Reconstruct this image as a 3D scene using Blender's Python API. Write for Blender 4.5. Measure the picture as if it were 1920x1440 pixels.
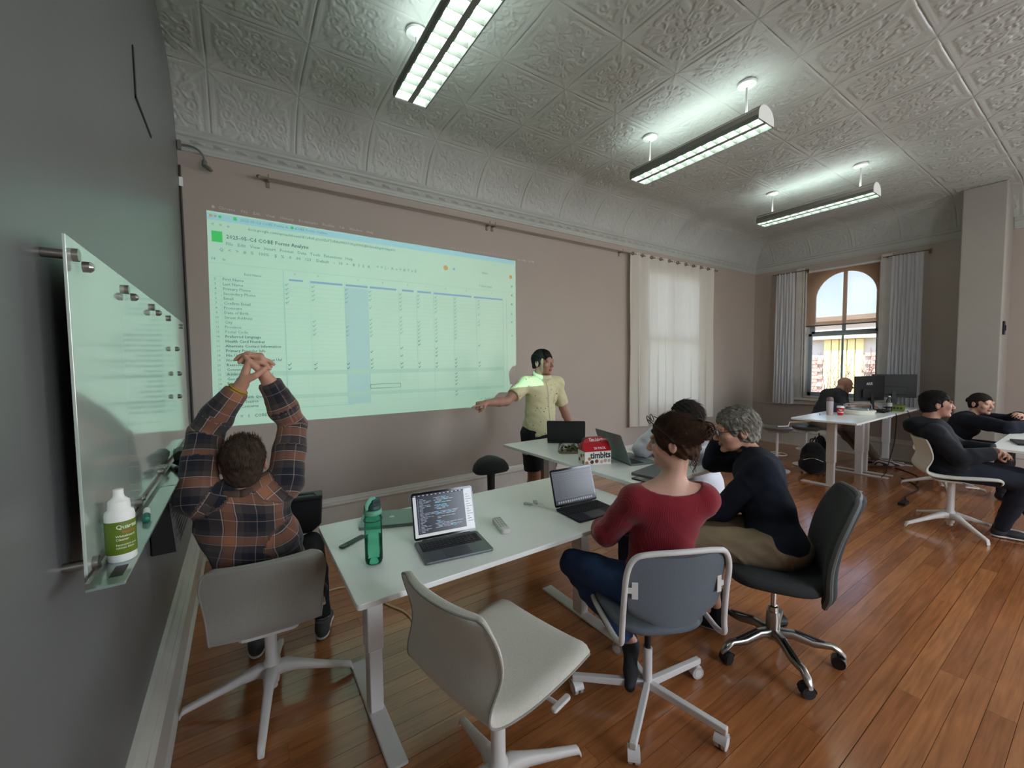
import bpy, math, random
import numpy as np
from mathutils import Vector, Matrix, Euler
PI = math.pi
for _o in list(bpy.data.objects):
    bpy.data.objects.remove(_o)
SC = bpy.context.scene
COL = SC.collection
# ---------------------------------------------------------------- camera
EYE = 1.58
def _camera():
    yaw, pit, rol = 0.58644, -0.05267, -0.01089
    f = Vector((math.sin(yaw)*math.cos(pit), math.cos(yaw)*math.cos(pit), math.sin(pit)))
    r = f.cross(Vector((0, 0, 1))).normalized()
    u = r.cross(f)
    r2 = r*math.cos(rol)+u*math.sin(rol)
    u2 = u*math.cos(rol)-r*math.sin(rol)
    m = Matrix(((r2.x, u2.x, -f.x, 0), (r2.y, u2.y, -f.y, 0), (r2.z, u2.z, -f.z, EYE), (0, 0, 0, 1)))
    cd = bpy.data.cameras.new('camera')
    cd.sensor_width = 36
    cd.lens = 767.58/1920*36
    cd.clip_start = 0.05
    cd.clip_end = 200
    co = bpy.data.objects.new('camera', cd)
    COL.objects.link(co)
    co.matrix_world = m
    SC.camera = co
_camera()
# ---------------------------------------------------------------- world, sun, daylight, exposure
SC.view_settings.view_transform = 'Standard'
SC.view_settings.look = 'None'
SC.view_settings.gamma = 1.0
SC.view_settings.use_curve_mapping = False
SC.view_settings.exposure = 0.55
SC.cycles.max_bounces = 8
SC.cycles.diffuse_bounces = 4
SC.cycles.glossy_bounces = 3
SC.cycles.transmission_bounces = 6
SC.cycles.transparent_max_bounces = 8
SC.cycles.caustics_reflective = False
SC.cycles.caustics_refractive = False
SC.cycles.sample_clamp_indirect = 4.0
def _world():
    w = bpy.data.worlds.new('sky')
    SC.world = w
    w.use_nodes = True
    nt = w.node_tree
    nt.nodes.clear()
    out = nt.nodes.new('ShaderNodeOutputWorld')
    bg = nt.nodes.new('ShaderNodeBackground')
    tc = nt.nodes.new('ShaderNodeTexCoord')
    sky = nt.nodes.new('ShaderNodeTexSky')
    sky.sky_type = 'NISHITA'
    sky.sun_disc = False
    sky.sun_elevation = math.radians(48)
    sky.sun_rotation = math.radians(200)
    sky.altitude = 100
    nz = nt.nodes.new('ShaderNodeTexNoise')
    nz.inputs['Scale'].default_value = 2.2
    nz.inputs['Detail'].default_value = 6
    mp = nt.nodes.new('ShaderNodeMapping')
    mp.inputs['Scale'].default_value = (1, 1, 3.0)
    rp = nt.nodes.new('ShaderNodeValToRGB')
    rp.color_ramp.elements[0].position = 0.60
    rp.color_ramp.elements[1].position = 0.85
    mx = nt.nodes.new('ShaderNodeMixRGB')
    mx.inputs[2].default_value = (6, 6.4, 7, 1)
    nt.links.new(tc.outputs['Generated'], mp.inputs[0])
    nt.links.new(mp.outputs[0], nz.inputs['Vector'])
    nt.links.new(nz.outputs[0], rp.inputs[0])
    nt.links.new(rp.outputs[0], mx.inputs[0])
    nt.links.new(sky.outputs[0], mx.inputs[1])
    nt.links.new(mx.outputs[0], bg.inputs[0])
    bg.inputs[1].default_value = 0.52
    nt.links.new(bg.outputs[0], out.inputs[0])
_world()
def _light(name, kind, loc, energy, color, rot=None, to=None, **kw):
    d = bpy.data.lights.new(name, kind)
    d.energy = energy
    d.color = color
    for k, v in kw.items():
        setattr(d, k, v)
    o = bpy.data.objects.new(name, d)
    COL.objects.link(o)
    o.location = loc
    if to is not None:
        o.rotation_euler = (Vector(to)-Vector(loc)).to_track_quat('-Z', 'Y').to_euler()
    elif rot is not None:
        o.rotation_euler = rot
    return o
_light('sun', 'SUN', (0, 0, 20), 11.0, (1.0, 0.95, 0.86), to=(11, 2.5, 0), angle=0.01)
# area fill lamps added at unseen windows behind and to the right, for daylight
_light('fill_behind', 'AREA', (2.2, -3.36, 1.95), 58, (0.93, 0.97, 1.0), to=(2.2, 0, 1.75), shape='RECTANGLE', size=1.3, size_y=2.2)
_light('fill_behind', 'AREA', (5.6, -3.36, 1.95), 58, (0.93, 0.97, 1.0), to=(5.6, 0, 1.75), shape='RECTANGLE', size=1.3, size_y=2.2)
_light('fill_right', 'AREA', (8.62, -1.2, 2.0), 95, (0.92, 0.96, 1.0), to=(0, -1.2, 1.7), shape='RECTANGLE', size=1.2, size_y=2.2)
_light('daylight_curtain', 'AREA', (5.85, 4.5, 2.0), 6, (0.84, 0.92, 1.0), to=(5.85, 0, 1.6), shape='RECTANGLE', size=1.3, size_y=2.0)
PROJ = Vector((1.00, -1.0, 2.53))
_light('projector_lamp', 'POINT', PROJ, 800, (0.42, 1.0, 0.84), shadow_soft_size=0.0)

# ---------------------------------------------------------------- materials
MATS = {}
def srgb(r, g, b):
    def c(v):
        v /= 255.0
        return v/12.92 if v <= 0.04045 else ((v+0.055)/1.055)**2.4
    return (c(r), c(g), c(b), 1)
def mat(name, col, rough=0.5, metal=0.0, bump=0.0, bscale=60.0, var=0.0, vscale=6.0, emit=None, es=0.0, alpha=1.0,
        trans=0.0, ior=1.45, coat=0.0, sheen=0.0, spec=0.5, stretch=None, objvar=0.0):
    if name in MATS:
        return MATS[name]
    m = bpy.data.materials.new(name)
    m.use_nodes = True
    nt = m.node_tree
    b = nt.nodes['Principled BSDF']
    b.inputs['Base Color'].default_value = col
    b.inputs['Roughness'].default_value = rough
    b.inputs['Metallic'].default_value = metal
    b.inputs['IOR'].default_value = ior
    b.inputs['Specular IOR Level'].default_value = spec
    b.inputs['Transmission Weight'].default_value = trans
    b.inputs['Coat Weight'].default_value = coat
    b.inputs['Coat Roughness'].default_value = 0.12
    b.inputs['Sheen Weight'].default_value = sheen
    b.inputs['Alpha'].default_value = alpha
    if emit is not None:
        b.inputs['Emission Color'].default_value = emit
        b.inputs['Emission Strength'].default_value = es
    vec = None
    if bump or var:
        tc = nt.nodes.new('ShaderNodeTexCoord')
        vec = tc.outputs['Object']
        if stretch:
            mp = nt.nodes.new('ShaderNodeMapping')
            mp.inputs['Scale'].default_value = stretch
            nt.links.new(vec, mp.inputs[0])
            vec = mp.outputs[0]
    last = None
    if var:
        n = nt.nodes.new('ShaderNodeTexNoise')
        n.inputs['Scale'].default_value = vscale
        n.inputs['Detail'].default_value = 5
        nt.links.new(vec, n.inputs['Vector'])
        mr = nt.nodes.new('ShaderNodeMapRange')
        mr.inputs['From Min'].default_value = 0.3
        mr.inputs['From Max'].default_value = 0.7
        mr.inputs['To Min'].default_value = 1-var
        mr.inputs['To Max'].default_value = 1+var
        nt.links.new(n.outputs[0], mr.inputs[0])
        last = mr.outputs[0]
    if objvar:
        oi = nt.nodes.new('ShaderNodeObjectInfo')
        mr = nt.nodes.new('ShaderNodeMapRange')
        mr.inputs['To Min'].default_value = 1-objvar
        mr.inputs['To Max'].default_value = 1+objvar
        nt.links.new(oi.outputs['Random'], mr.inputs[0])
        if last is not None:
            mm = nt.nodes.new('ShaderNodeMath')
            mm.operation = 'MULTIPLY'
            nt.links.new(last, mm.inputs[0])
            nt.links.new(mr.outputs[0], mm.inputs[1])
            last = mm.outputs[0]
        else:
            last = mr.outputs[0]
    if last is not None:
        mx = nt.nodes.new('ShaderNodeVectorMath')
        mx.operation = 'SCALE'
        mx.inputs[0].default_value = col[:3]
        nt.links.new(last, mx.inputs['Scale'])
        nt.links.new(mx.outputs[0], b.inputs['Base Color'])
    if bump:
        n = nt.nodes.new('ShaderNodeTexNoise')
        n.inputs['Scale'].default_value = bscale
        n.inputs['Detail'].default_value = 4
        nt.links.new(vec, n.inputs['Vector'])
        bp = nt.nodes.new('ShaderNodeBump')
        bp.inputs['Strength'].default_value = min(1.0, bump)
        bp.inputs['Distance'].default_value = 0.004
        nt.links.new(n.outputs[0], bp.inputs['Height'])
        nt.links.new(bp.outputs[0], b.inputs['Normal'])
    MATS[name] = m
    return m

M_wall = mat('taupe wall paint', srgb(174, 163, 154), 0.62, bump=0.12, bscale=9, var=0.03, vscale=1.5)
M_wallL = mat('slate grey wall paint', srgb(112, 114, 115), 0.36, bump=0.1, bscale=14, var=0.03, vscale=2)
M_col = mat('column paint', srgb(160, 155, 148), 0.6, var=0.02)
M_tin = mat('painted pressed tin', srgb(180, 184, 179), 0.42, bump=0.25, bscale=45, var=0.03, vscale=3)
M_trim = mat('white trim paint', srgb(205, 200, 193), 0.4, var=0.05, vscale=9)
M_white = mat('white lacquer', srgb(246, 248, 245), 0.28)
M_edge = mat('grey table edge', srgb(170, 168, 165), 0.4)
M_wmetal = mat('white powder coated steel', srgb(214, 212, 210), 0.38)
M_wplastic = mat('white plastic', srgb(215, 212, 208), 0.4)
M_black = mat('black plastic', srgb(22, 23, 25), 0.45)
M_blackfab = mat('black fabric', srgb(20, 21, 23), 0.9, bump=0.4, bscale=300, sheen=0.1)
M_steel = mat('brushed steel', srgb(170, 168, 162), 0.3, metal=1.0)
M_chrome = mat('chrome', srgb(200, 200, 200), 0.12, metal=1.0)
M_brass = mat('aged brass', srgb(120, 95, 70), 0.4, metal=0.8)
M_darkscreen = mat('dark glossy glass', srgb(10, 11, 13), 0.08)

# ---------------------------------------------------------------- mesh helpers
def link(name, me, parent=None, m=None, smooth=None):
    o = bpy.data.objects.new(name, me)
    COL.objects.link(o)
    if parent is not None:
        o.parent = parent
    if m is not None and me is not None and len(me.materials) == 0:
        for q in (m if isinstance(m, (list, tuple)) else [m]):
            me.materials.append(q)
    if smooth and me is not None:
        me.polygons.foreach_set('use_smooth', [True]*len(me.polygons))
    return o
def tag(o, label=None, cat=None, group=None, kind=None):
    if label: o['label'] = label
    if cat: o['category'] = cat
    if group: o['group'] = group
    if kind: o['kind'] = kind
    return o
def thing(name, label, cat, loc=(0, 0, 0), rz=0.0, group=None):
    o = bpy.data.objects.new(name, None)
    COL.objects.link(o)
    o.location = loc
    o.rotation_euler = (0, 0, rz)
    o.empty_display_size = 0.1
    return tag(o, label, cat, group)
def copy_tree(o, parent=None):
    c = o.copy()
    COL.objects.link(c)
    c.parent = parent
    for ch in list(o.children):
        copy_tree(ch, c)
    return c
def basis(d, up=(0, 0, 1)):
    d = Vector(d).normalized()
    u = Vector(up)
    if abs(d.dot(u.normalized())) > 0.98:
        u = Vector((0, 1, 0)) if abs(d.y) < 0.9 else Vector((1, 0, 0))
    s = d.cross(u).normalized()
    t = s.cross(d)
    return s, t, d
class MB:
    def __init__(self):
        self.v = []; self.f = []; self.mi = []; self.cur = 0
    def add(self, vs, fs):
        n = len(self.v)
        self.v += [tuple(p) for p in vs]
        self.f += [tuple(i+n for i in q) for q in fs]
        self.mi += [self.cur]*len(fs)
        return self
    def box(self, x0, x1, y0, y1, z0, z1, M=None):
        vs = [Vector((x, y, z)) for z in (z0, z1) for y in (y0, y1) for x in (x0, x1)]
        if M is not None: vs = [M @ p for p in vs]
        return self.add(vs, [(0, 2, 3, 1), (4, 5, 7, 6), (0, 1, 5, 4), (2, 6, 7, 3), (0, 4, 6, 2), (1, 3, 7, 5)])
    def bar(self, a, b, w, h=None, up=(0, 0, 1), w2=None, h2=None):
        h = w if h is None else h
        w2 = w if w2 is None else w2; h2 = h if h2 is None else h2
        a = Vector(a); b = Vector(b)
        s, t, d = basis(b-a, up)
        vs = []
        for p, ww, hh in ((a, w, h), (b, w2, h2)):
            for sx, sy in ((-1, -1), (1, -1), (1, 1), (-1, 1)):
                vs.append(p+s*sx*ww/2+t*sy*hh/2)
        return self.add(vs, [(0, 1, 2, 3), (7, 6, 5, 4), (0, 4, 5, 1), (1, 5, 6, 2), (2, 6, 7, 3), (3, 7, 4, 0)])
    def tube(self, pts, r, n=10, closed=False, caps=True, rs=None, flat=1.0, up=(0, 0, 1)):
        pts = [Vector(p) for p in pts]
        m = len(pts)
        vs = []
        prev = None
        for i, p in enumerate(pts):
            if closed:
                d = pts[(i+1) % m]-pts[i-1]
            else:
                d = pts[min(i+1, m-1)]-pts[max(i-1, 0)]
            if d.length < 1e-9: d = Vector((0, 0, 1))
            d.normalize()
            if prev is None:
                s, t, _ = basis(d, up)
            else:
                s = prev-d*prev.dot(d)
                if s.length < 1e-6: s, _, _ = basis(d, up)
                s.normalize()
                t = s.cross(d)
            prev = s
            rr = rs[i] if rs is not None else r
            for k in range(n):
                a = 2*PI*k/n
                vs.append(p+s*math.cos(a)*rr+t*math.sin(a)*rr*flat)
        fs = []
        for i in range(m if closed else m-1):
            j = (i+1) % m
            for k in range(n):
                l = (k+1) % n
                fs.append((i*n+k, i*n+l, j*n+l, j*n+k))
        if caps and not closed:
            fs.append(tuple(range(n-1, -1, -1)))
            fs.append(tuple((m-1)*n+k for k in range(n)))
        return self.add(vs, fs)
    def cyl(self, a, b, r, r2=None, n=20):
        return self.tube([a, b], r, n, rs=[r, r if r2 is None else r2])
    def lathe(self, prof, c=(0, 0, 0), n=28, M=None, close=True):
        vs = []
        for (r, z) in prof:
            for k in range(n):
                a = 2*PI*k/n
                p = Vector((c[0]+r*math.cos(a), c[1]+r*math.sin(a), c[2]+z))
                vs.append(M @ p if M is not None else p)
        fs = []
        for i in range(len(prof)-1):
            for k in range(n):
                l = (k+1) % n
                fs.append((i*n+k, i*n+l, (i+1)*n+l, (i+1)*n+k))
        if close:
            if prof[0][0] > 1e-4: fs.append(tuple(range(n-1, -1, -1)))
            if prof[-1][0] > 1e-4: fs.append(tuple((len(prof)-1)*n+k for k in range(n)))
        return self.add(vs, fs)
    def prism(self, poly, z0, z1, M=None):
        n = len(poly)
        vs = [Vector((p[0], p[1], z0)) for p in poly]+[Vector((p[0], p[1], z1)) for p in poly]
        if M is not None: vs = [M @ p for p in vs]
        fs = [tuple(range(n-1, -1, -1)), tuple(range(n, 2*n))]
        for i in range(n):
            j = (i+1) % n
            fs.append((i, j, n+j, n+i))
        return self.add(vs, fs)
    def grid(self, P, closed_u=False):
        # P[i][j] points
        nu = len(P); nv = len(P[0])
        vs = [p for row in P for p in row]
        fs = []
        for i in range(nu if closed_u else nu-1):
            for j in range(nv-1):
                i2 = (i+1) % nu
                fs.append((i*nv+j, i2*nv+j, i2*nv+j+1, i*nv+j+1))
        return self.add(vs, fs)
    def mesh(self, name='mesh'):
        me = bpy.data.meshes.new(name)
        me.from_pydata(self.v, [], self.f)
        if any(self.mi):
            me.polygons.foreach_set('material_index', self.mi)
        me.update()
        return me
    def build(self, name, m, parent=None, bevel=0.0, smooth=False, seg=2, sub=0, solid=0.0, angle=40):
        me = self.mesh(name)
        o = link(name, me, parent, m)
        if solid:
            md = o.modifiers.new('solid', 'SOLIDIFY'); md.thickness = solid; md.offset = 0
        if bevel:
            md = o.modifiers.new('bevel', 'BEVEL'); md.width = bevel; md.segments = seg; md.limit_method = 'ANGLE'
            md.angle_limit = math.radians(angle); md.harden_normals = False
        if sub:
            md = o.modifiers.new('sub', 'SUBSURF'); md.levels = sub; md.render_levels = sub
        if smooth:
            me.polygons.foreach_set('use_smooth', [True]*len(me.polygons))
            try:
                me.set_sharp_from_angle(angle=math.radians(angle))
            except Exception:
                pass
        return o
def rrect(w, h, r, n=5, cx=0, cy=0):
    out = []
    for (sx, sy, a0) in ((1, 1, 0), (-1, 1, 90), (-1, -1, 180), (1, -1, 270)):
        for i in range(n+1):
            a = math.radians(a0+90*i/n)
            out.append((cx+sx*(w/2-r)+r*math.cos(a), cy+sy*(h/2-r)+r*math.sin(a)))
    return out
def circle(c, r, n=24, ax='z'):
    out = []
    for i in range(n):
        a = 2*PI*i/n
        if ax == 'z': out.append((c[0]+r*math.cos(a), c[1]+r*math.sin(a), c[2]))
        elif ax == 'x': out.append((c[0], c[1]+r*math.cos(a), c[2]+r*math.sin(a)))
        else: out.append((c[0]+r*math.cos(a), c[1], c[2]+r*math.sin(a)))
    return out
def spline(pts, n=8):
    P = [Vector(p) for p in pts]
    P = [P[0]*2-P[1]]+P+[P[-1]*2-P[-2]]
    out = []
    for i in range(1, len(P)-2):
        for k in range(n):
            t = k/n
            a, b, c, d = P[i-1], P[i], P[i+1], P[i+2]
            out.append(0.5*((2*b)+(c-a)*t+(2*a-5*b+4*c-d)*t*t+(3*b-a-3*c+d)*t**3))
    out.append(P[-2])
    return out
def text_geo(s, size, ext=0.0, bold=0.0, align='LEFT', res=2):
    cu = bpy.data.curves.new('t', 'FONT')
    cu.body = s
    cu.size = size
    cu.extrude = ext
    cu.offset = bold
    cu.align_x = align
    cu.resolution_u = res
    o = bpy.data.objects.new('t', cu)
    COL.objects.link(o)
    bpy.context.view_layer.update()
    dg = bpy.context.evaluated_depsgraph_get()
    me = o.evaluated_get(dg).to_mesh()
    vs = [v.co.copy() for v in me.vertices]
    fs = [tuple(p.vertices) for p in me.polygons]
    o.evaluated_get(dg).to_mesh_clear()
    bpy.data.objects.remove(o)
    bpy.data.curves.remove(cu)
    return vs, fs
_TC = {}
def add_text(mb, s, size, M, bold=0.0, align='LEFT', res=2, sx=1.0):
    k = (s, bold, align, res)
    if k not in _TC:
        _TC[k] = text_geo(s, 1.0, 0.0, bold, align, res)
    vs, fs = _TC[k]
    mb.add([M @ Vector((p.x*size*sx, p.y*size, 0)) for p in vs], fs)
def frame(o, x, y):
    """matrix with local x along x, local y along y, origin o"""
    x = Vector(x).normalized(); y = Vector(y).normalized(); z = x.cross(y)
    return Matrix(((x.x, y.x, z.x, o[0]), (x.y, y.y, z.y, o[1]), (x.z, y.z, z.z, o[2]), (0, 0, 0, 1)))
# ================================================================ ROOM
XL, XR, YF, YB = -0.335, 8.45, 4.10, -3.30
def struct(name, mb, m, parent=None, **kw):
    o = mb.build(name, m, parent, **kw)
    if parent is None: o['kind'] = 'structure'
    return o
# ---- floor: sub floor and planks
def wood_material():
    m = bpy.data.materials.new('varnished fir planks')
    m.use_nodes = True
    nt = m.node_tree
    b = nt.nodes['Principled BSDF']
    L = nt.links.new
    tc = nt.nodes.new('ShaderNodeTexCoord')
    geo = nt.nodes.new('ShaderNodeNewGeometry')
    oi = nt.nodes.new('ShaderNodeObjectInfo')
    add = nt.nodes.new('ShaderNodeMath'); add.operation = 'ADD'
    L(oi.outputs['Random'], add.inputs[0]); L(geo.outputs['Random Per Island'], add.inputs[1])
    fr = nt.nodes.new('ShaderNodeMath'); fr.operation = 'FRACT'
    L(add.outputs[0], fr.inputs[0])
    # grain in world space, offset by plank
    off = nt.nodes.new('ShaderNodeCombineXYZ')
    ml = nt.nodes.new('ShaderNodeMath'); ml.operation = 'MULTIPLY'; ml.inputs[1].default_value = 37.0
    L(fr.outputs[0], ml.inputs[0]); L(ml.outputs[0], off.inputs[0]); L(ml.outputs[0], off.inputs[2])
    va = nt.nodes.new('ShaderNodeVectorMath'); va.operation = 'ADD'
    L(geo.outputs['Position'], va.inputs[0]); L(off.outputs[0], va.inputs[1])
    mp = nt.nodes.new('ShaderNodeMapping'); mp.inputs['Scale'].default_value = (1.6, 26, 1)
    L(va.outputs[0], mp.inputs[0])
    n1 = nt.nodes.new('ShaderNodeTexNoise'); n1.inputs['Scale'].default_value = 2.2; n1.inputs['Detail'].default_value = 7
    n1.inputs['Distortion'].default_value = 0.4
    L(mp.outputs[0], n1.inputs['Vector'])
    n2 = nt.nodes.new('ShaderNodeTexNoise'); n2.inputs['Scale'].default_value = 1.4; n2.inputs['Detail'].default_value = 5
    L(geo.outputs['Position'], n2.inputs['Vector'])
    r1 = nt.nodes.new('ShaderNodeValToRGB')
    e = r1.color_ramp.elements
    e[0].position = 0.0; e[0].color = srgb(154, 95, 56)
    e[1].position = 1.0; e[1].color = srgb(180, 118, 72)
    x = e.new(0.5); x.color = srgb(166, 104, 60)
    L(fr.outputs[0], r1.inputs[0])
    mr = nt.nodes.new('ShaderNodeMapRange')
    mr.inputs['From Min'].default_value = 0.3; mr.inputs['From Max'].default_value = 0.72
    mr.inputs['To Min'].default_value = 0.72; mr.inputs['To Max'].default_value = 1.15
    L(n1.outputs[0], mr.inputs[0])
    mr2 = nt.nodes.new('ShaderNodeMapRange')
    mr2.inputs['From Min'].default_value = 0.35; mr2.inputs['From Max'].default_value = 0.65
    mr2.inputs['To Min'].default_value = 0.86; mr2.inputs['To Max'].default_value = 1.08
    L(n2.outputs[0], mr2.inputs[0])
    mm = nt.nodes.new('ShaderNodeMath'); mm.operation = 'MULTIPLY'
    L(mr.outputs[0], mm.inputs[0]); L(mr2.outputs[0], mm.inputs[1])
    sc = nt.nodes.new('ShaderNodeVectorMath'); sc.operation = 'SCALE'
    L(r1.outputs[0], sc.inputs[0]); L(mm.outputs[0], sc.inputs['Scale'])
    L(sc.outputs[0], b.inputs['Base Color'])
    n3 = nt.nodes.new('ShaderNodeTexNoise'); n3.inputs['Scale'].default_value = 5; n3.inputs['Detail'].default_value = 6
    L(geo.outputs['Position'], n3.inputs['Vector'])
    rr = nt.nodes.new('ShaderNodeMapRange'); rr.inputs['To Min'].default_value = 0.10; rr.inputs['To Max'].default_value = 0.30; b.inputs['Coat Weight'].default_value = 0.35; b.inputs['Coat Roughness'].default_value = 0.14
    L(n3.outputs[0], rr.inputs[0]); L(rr.outputs[0], b.inputs['Roughness'])
    bp = nt.nodes.new('ShaderNodeBump'); bp.inputs['Strength'].default_value = 0.15; bp.inputs['Distance'].default_value = 0.003
    L(n1.outputs[0], bp.inputs['Height']); L(bp.outputs[0], b.inputs['Normal'])
    b.inputs['Specular IOR Level'].default_value = 0.75
    return m
M_wood = wood_material()
mb = MB(); mb.box(XL-0.15, XR+0.15, YB-0.15, YF+0.15, -0.12, -0.02)
floor = struct('floor', mb, mat('dark gap between planks', srgb(40, 24, 14), 0.9))
def floor_planks():
    rnd = random.Random(4)
    PW = 0.0885
    pm = MB(); pm.box(0, 1, 0.0008, PW-0.0008, -0.02, 0)
    me = pm.mesh('plank'); me.materials.append(M_wood)
    rows = []
    y = 4.10-PW
    k = 0
    while y > YB:
        x = XL-rnd.uniform(0, 1.6)
        gap = rnd.random() < 0.25
        while x < XR:
            L = rnd.uniform(1.2, 3.2)
            a = max(x, XL); b = min(x+L, XR)
            if b-a > 0.02: rows.append((a, b, y, gap))
            x += L
        y -= PW
    dist = lambda r: math.hypot((r[0]+r[1])/2-1.6, r[2]-0.9) + (3 if r[2] < -0.3 else 0)
    rows.sort(key=dist)
    rest = MB()
    for i, (a, b, y, gap) in enumerate(rows):
        if i < 285:
            o = link('plank', me, floor)
            o.location = (a+0.0006, y+(0.0012 if gap else 0), rnd.uniform(-0.0006, 0))
            o.scale = (b-a-0.0012, 1-(0.02 if gap else 0), 1)
        else:
            rest.box(a+0.0006, b-0.0006, y+0.0008, y+PW-0.0008, -0.02, 0)
    o = rest.build('plank', M_wood, floor); o['kind'] = 'stuff'
floor_planks()

# ---- walls
mb = MB(); mb.box(XL-0.15, XL, YB, YF, 0, 3.75)
struct('wall_left', mb, M_wallL)
# projection wall with the curtained window opening x 5.1..6.55, z .85..3.0
mb = MB()
mb.box(XL-0.15, 5.1, YF, YF+0.2, 0, 3.9); mb.box(6.55, XR+0.15, YF, YF+0.2, 0, 3.9)
mb.box(5.1, 6.55, YF, YF+0.2, 0, 0.85); mb.box(5.1, 6.55, YF, YF+0.2, 3.0, 3.9)
struct('wall_back', mb, M_wall)
W0, W1, WZ0, WZ1 = 2.20, 3.24, 0.90, 3.13
mb = MB()
X2 = XR+0.28
mb.box(XR, X2, W1, YF, 0, 3.9)
mb.box(XR, X2, W0, W1, 0, WZ0); mb.box(XR, X2, W0, W1, WZ1, 3.9)
mb.box(XR, X2, -0.6, W0, 0, 3.9)
mb.box(XR, X2, -1.8, -0.6, 0, WZ0); mb.box(XR, X2, -1.8, -0.6, WZ1, 3.9)
mb.box(XR, X2, YB, -1.8, 0, 3.9)
struct('wall_right', mb, M_wall)
mb = MB()
for a, b in ((XL-0.15, 1.55), (2.85, 4.95), (6.25, XR+0.28)): mb.box(a, b, YB-0.2, YB, 0, 3.9)
for a, b in ((1.55, 2.85), (4.95, 6.25)):
    mb.box(a, b, YB-0.2, YB, 0, WZ0); mb.box(a, b, YB-0.2, YB, WZ1, 3.9)
struct('wall_front', mb, M_wall)
mb = MB(); mb.box(7.90, XR, 0.89, 1.27, 0, 3.745)
struct('column', mb, M_col, bevel=0.012)
mb = MB(); mb.box(7.97, 8.05, 0.872, 0.889, 1.86, 2.03); mb.box(8.0, 8.02, 0.862, 0.872, 1.91, 1.98)
o = mb.build('wall_switch', M_black, bevel=0.004); tag(o, 'small dark switch box high on the side of the grey column', 'switch')

# ---- ceiling of pressed tin tiles
ZC = 3.75; S = 0.59; X00 = -0.117; Y00 = 3.16; RC = 0.5; TH = 1.305
XC = XR-0.05-RC*math.sin(TH); YC = YF-0.05-RC*math.sin(TH)
UEND = XC+RC*TH; VEND = YC+RC*TH
def _relief_curves():
    rid = []
    def rot(p, k):
        x, y = p[0]-0.5, p[1]-0.5
        for _ in range(k): x, y = -y, x
        return (x+0.5, y+0.5)
    def ell(cx, cy, a, b, r, n=26, vein=True):
        r = math.radians(r)
        pts = [(cx+a*math.cos(t)*math.cos(r)-b*math.sin(t)*math.sin(r), cy+a*math.cos(t)*math.sin(r)+b*math.sin(t)*math.cos(r)) for t in [2*PI*i/n for i in range(n+1)]]
        out = [pts]
        if vein: out.append([(cx-a*0.7*math.cos(r), cy-a*0.7*math.sin(r)), (cx+a*0.7*math.cos(r), cy+a*0.7*math.sin(r))])
        return out
    def spir(cx, cy, r0, r1, a0, turns, n=26, sgn=1):
        return [[(cx+(r0+(r1-r0)*i/n)*math.cos(math.radians(a0)+sgn*turns*2*PI*i/n), cy+(r0+(r1-r0)*i/n)*math.sin(math.radians(a0)+sgn*turns*2*PI*i/n)) for i in range(n+1)]]
    base = []
    base += ell(0.30, 0.22, 0.085, 0.03, 65) + ell(0.21, 0.33, 0.075, 0.028, 15)
    base += spir(0.50, 0.185, 0.085, 0.015, 200, 1.3) + spir(0.40, 0.34, 0.06, 0.012, 100, 1.2, sgn=-1)
    base += ell(0.62, 0.15, 0.05, 0.02, -35, vein=False) + ell(0.385, 0.125, 0.045, 0.017, 160, vein=False)
    base += [[(0.12, 0.12), (0.2, 0.17), (0.3, 0.3), (0.36, 0.42), (0.43, 0.47)]]
    base += [[(0.3, 0.3), (0.38, 0.27), (0.43, 0.22), (0.42, 0.17)]]
    base += ell(0.5, 0.38, 0.055, 0.022, 90) + ell(0.58, 0.30, 0.05, 0.02, 40, vein=False)
    base += ell(0.445, 0.445, 0.04, 0.018, 45, vein=False)
    base += ell(0.18, 0.20, 0.05, 0.02, 40, vein=False) + ell(0.66, 0.22, 0.055, 0.022, 100) + ell(0.72, 0.115, 0.04, 0.016, 10, vein=False)
    base += ell(0.27, 0.42, 0.05, 0.02, 120, vein=False) + spir(0.13, 0.42, 0.05, 0.012, 300, 1.1) + ell(0.12, 0.57, 0.045, 0.018, 80, vein=False)
    base += [[(0.5, 0.10), (0.56, 0.13), (0.60, 0.2), (0.57, 0.27)]]
    for k in range(4):
        for c in base: rid.append([rot(p, k) for p in c])
    return rid
_RID = None
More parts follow.
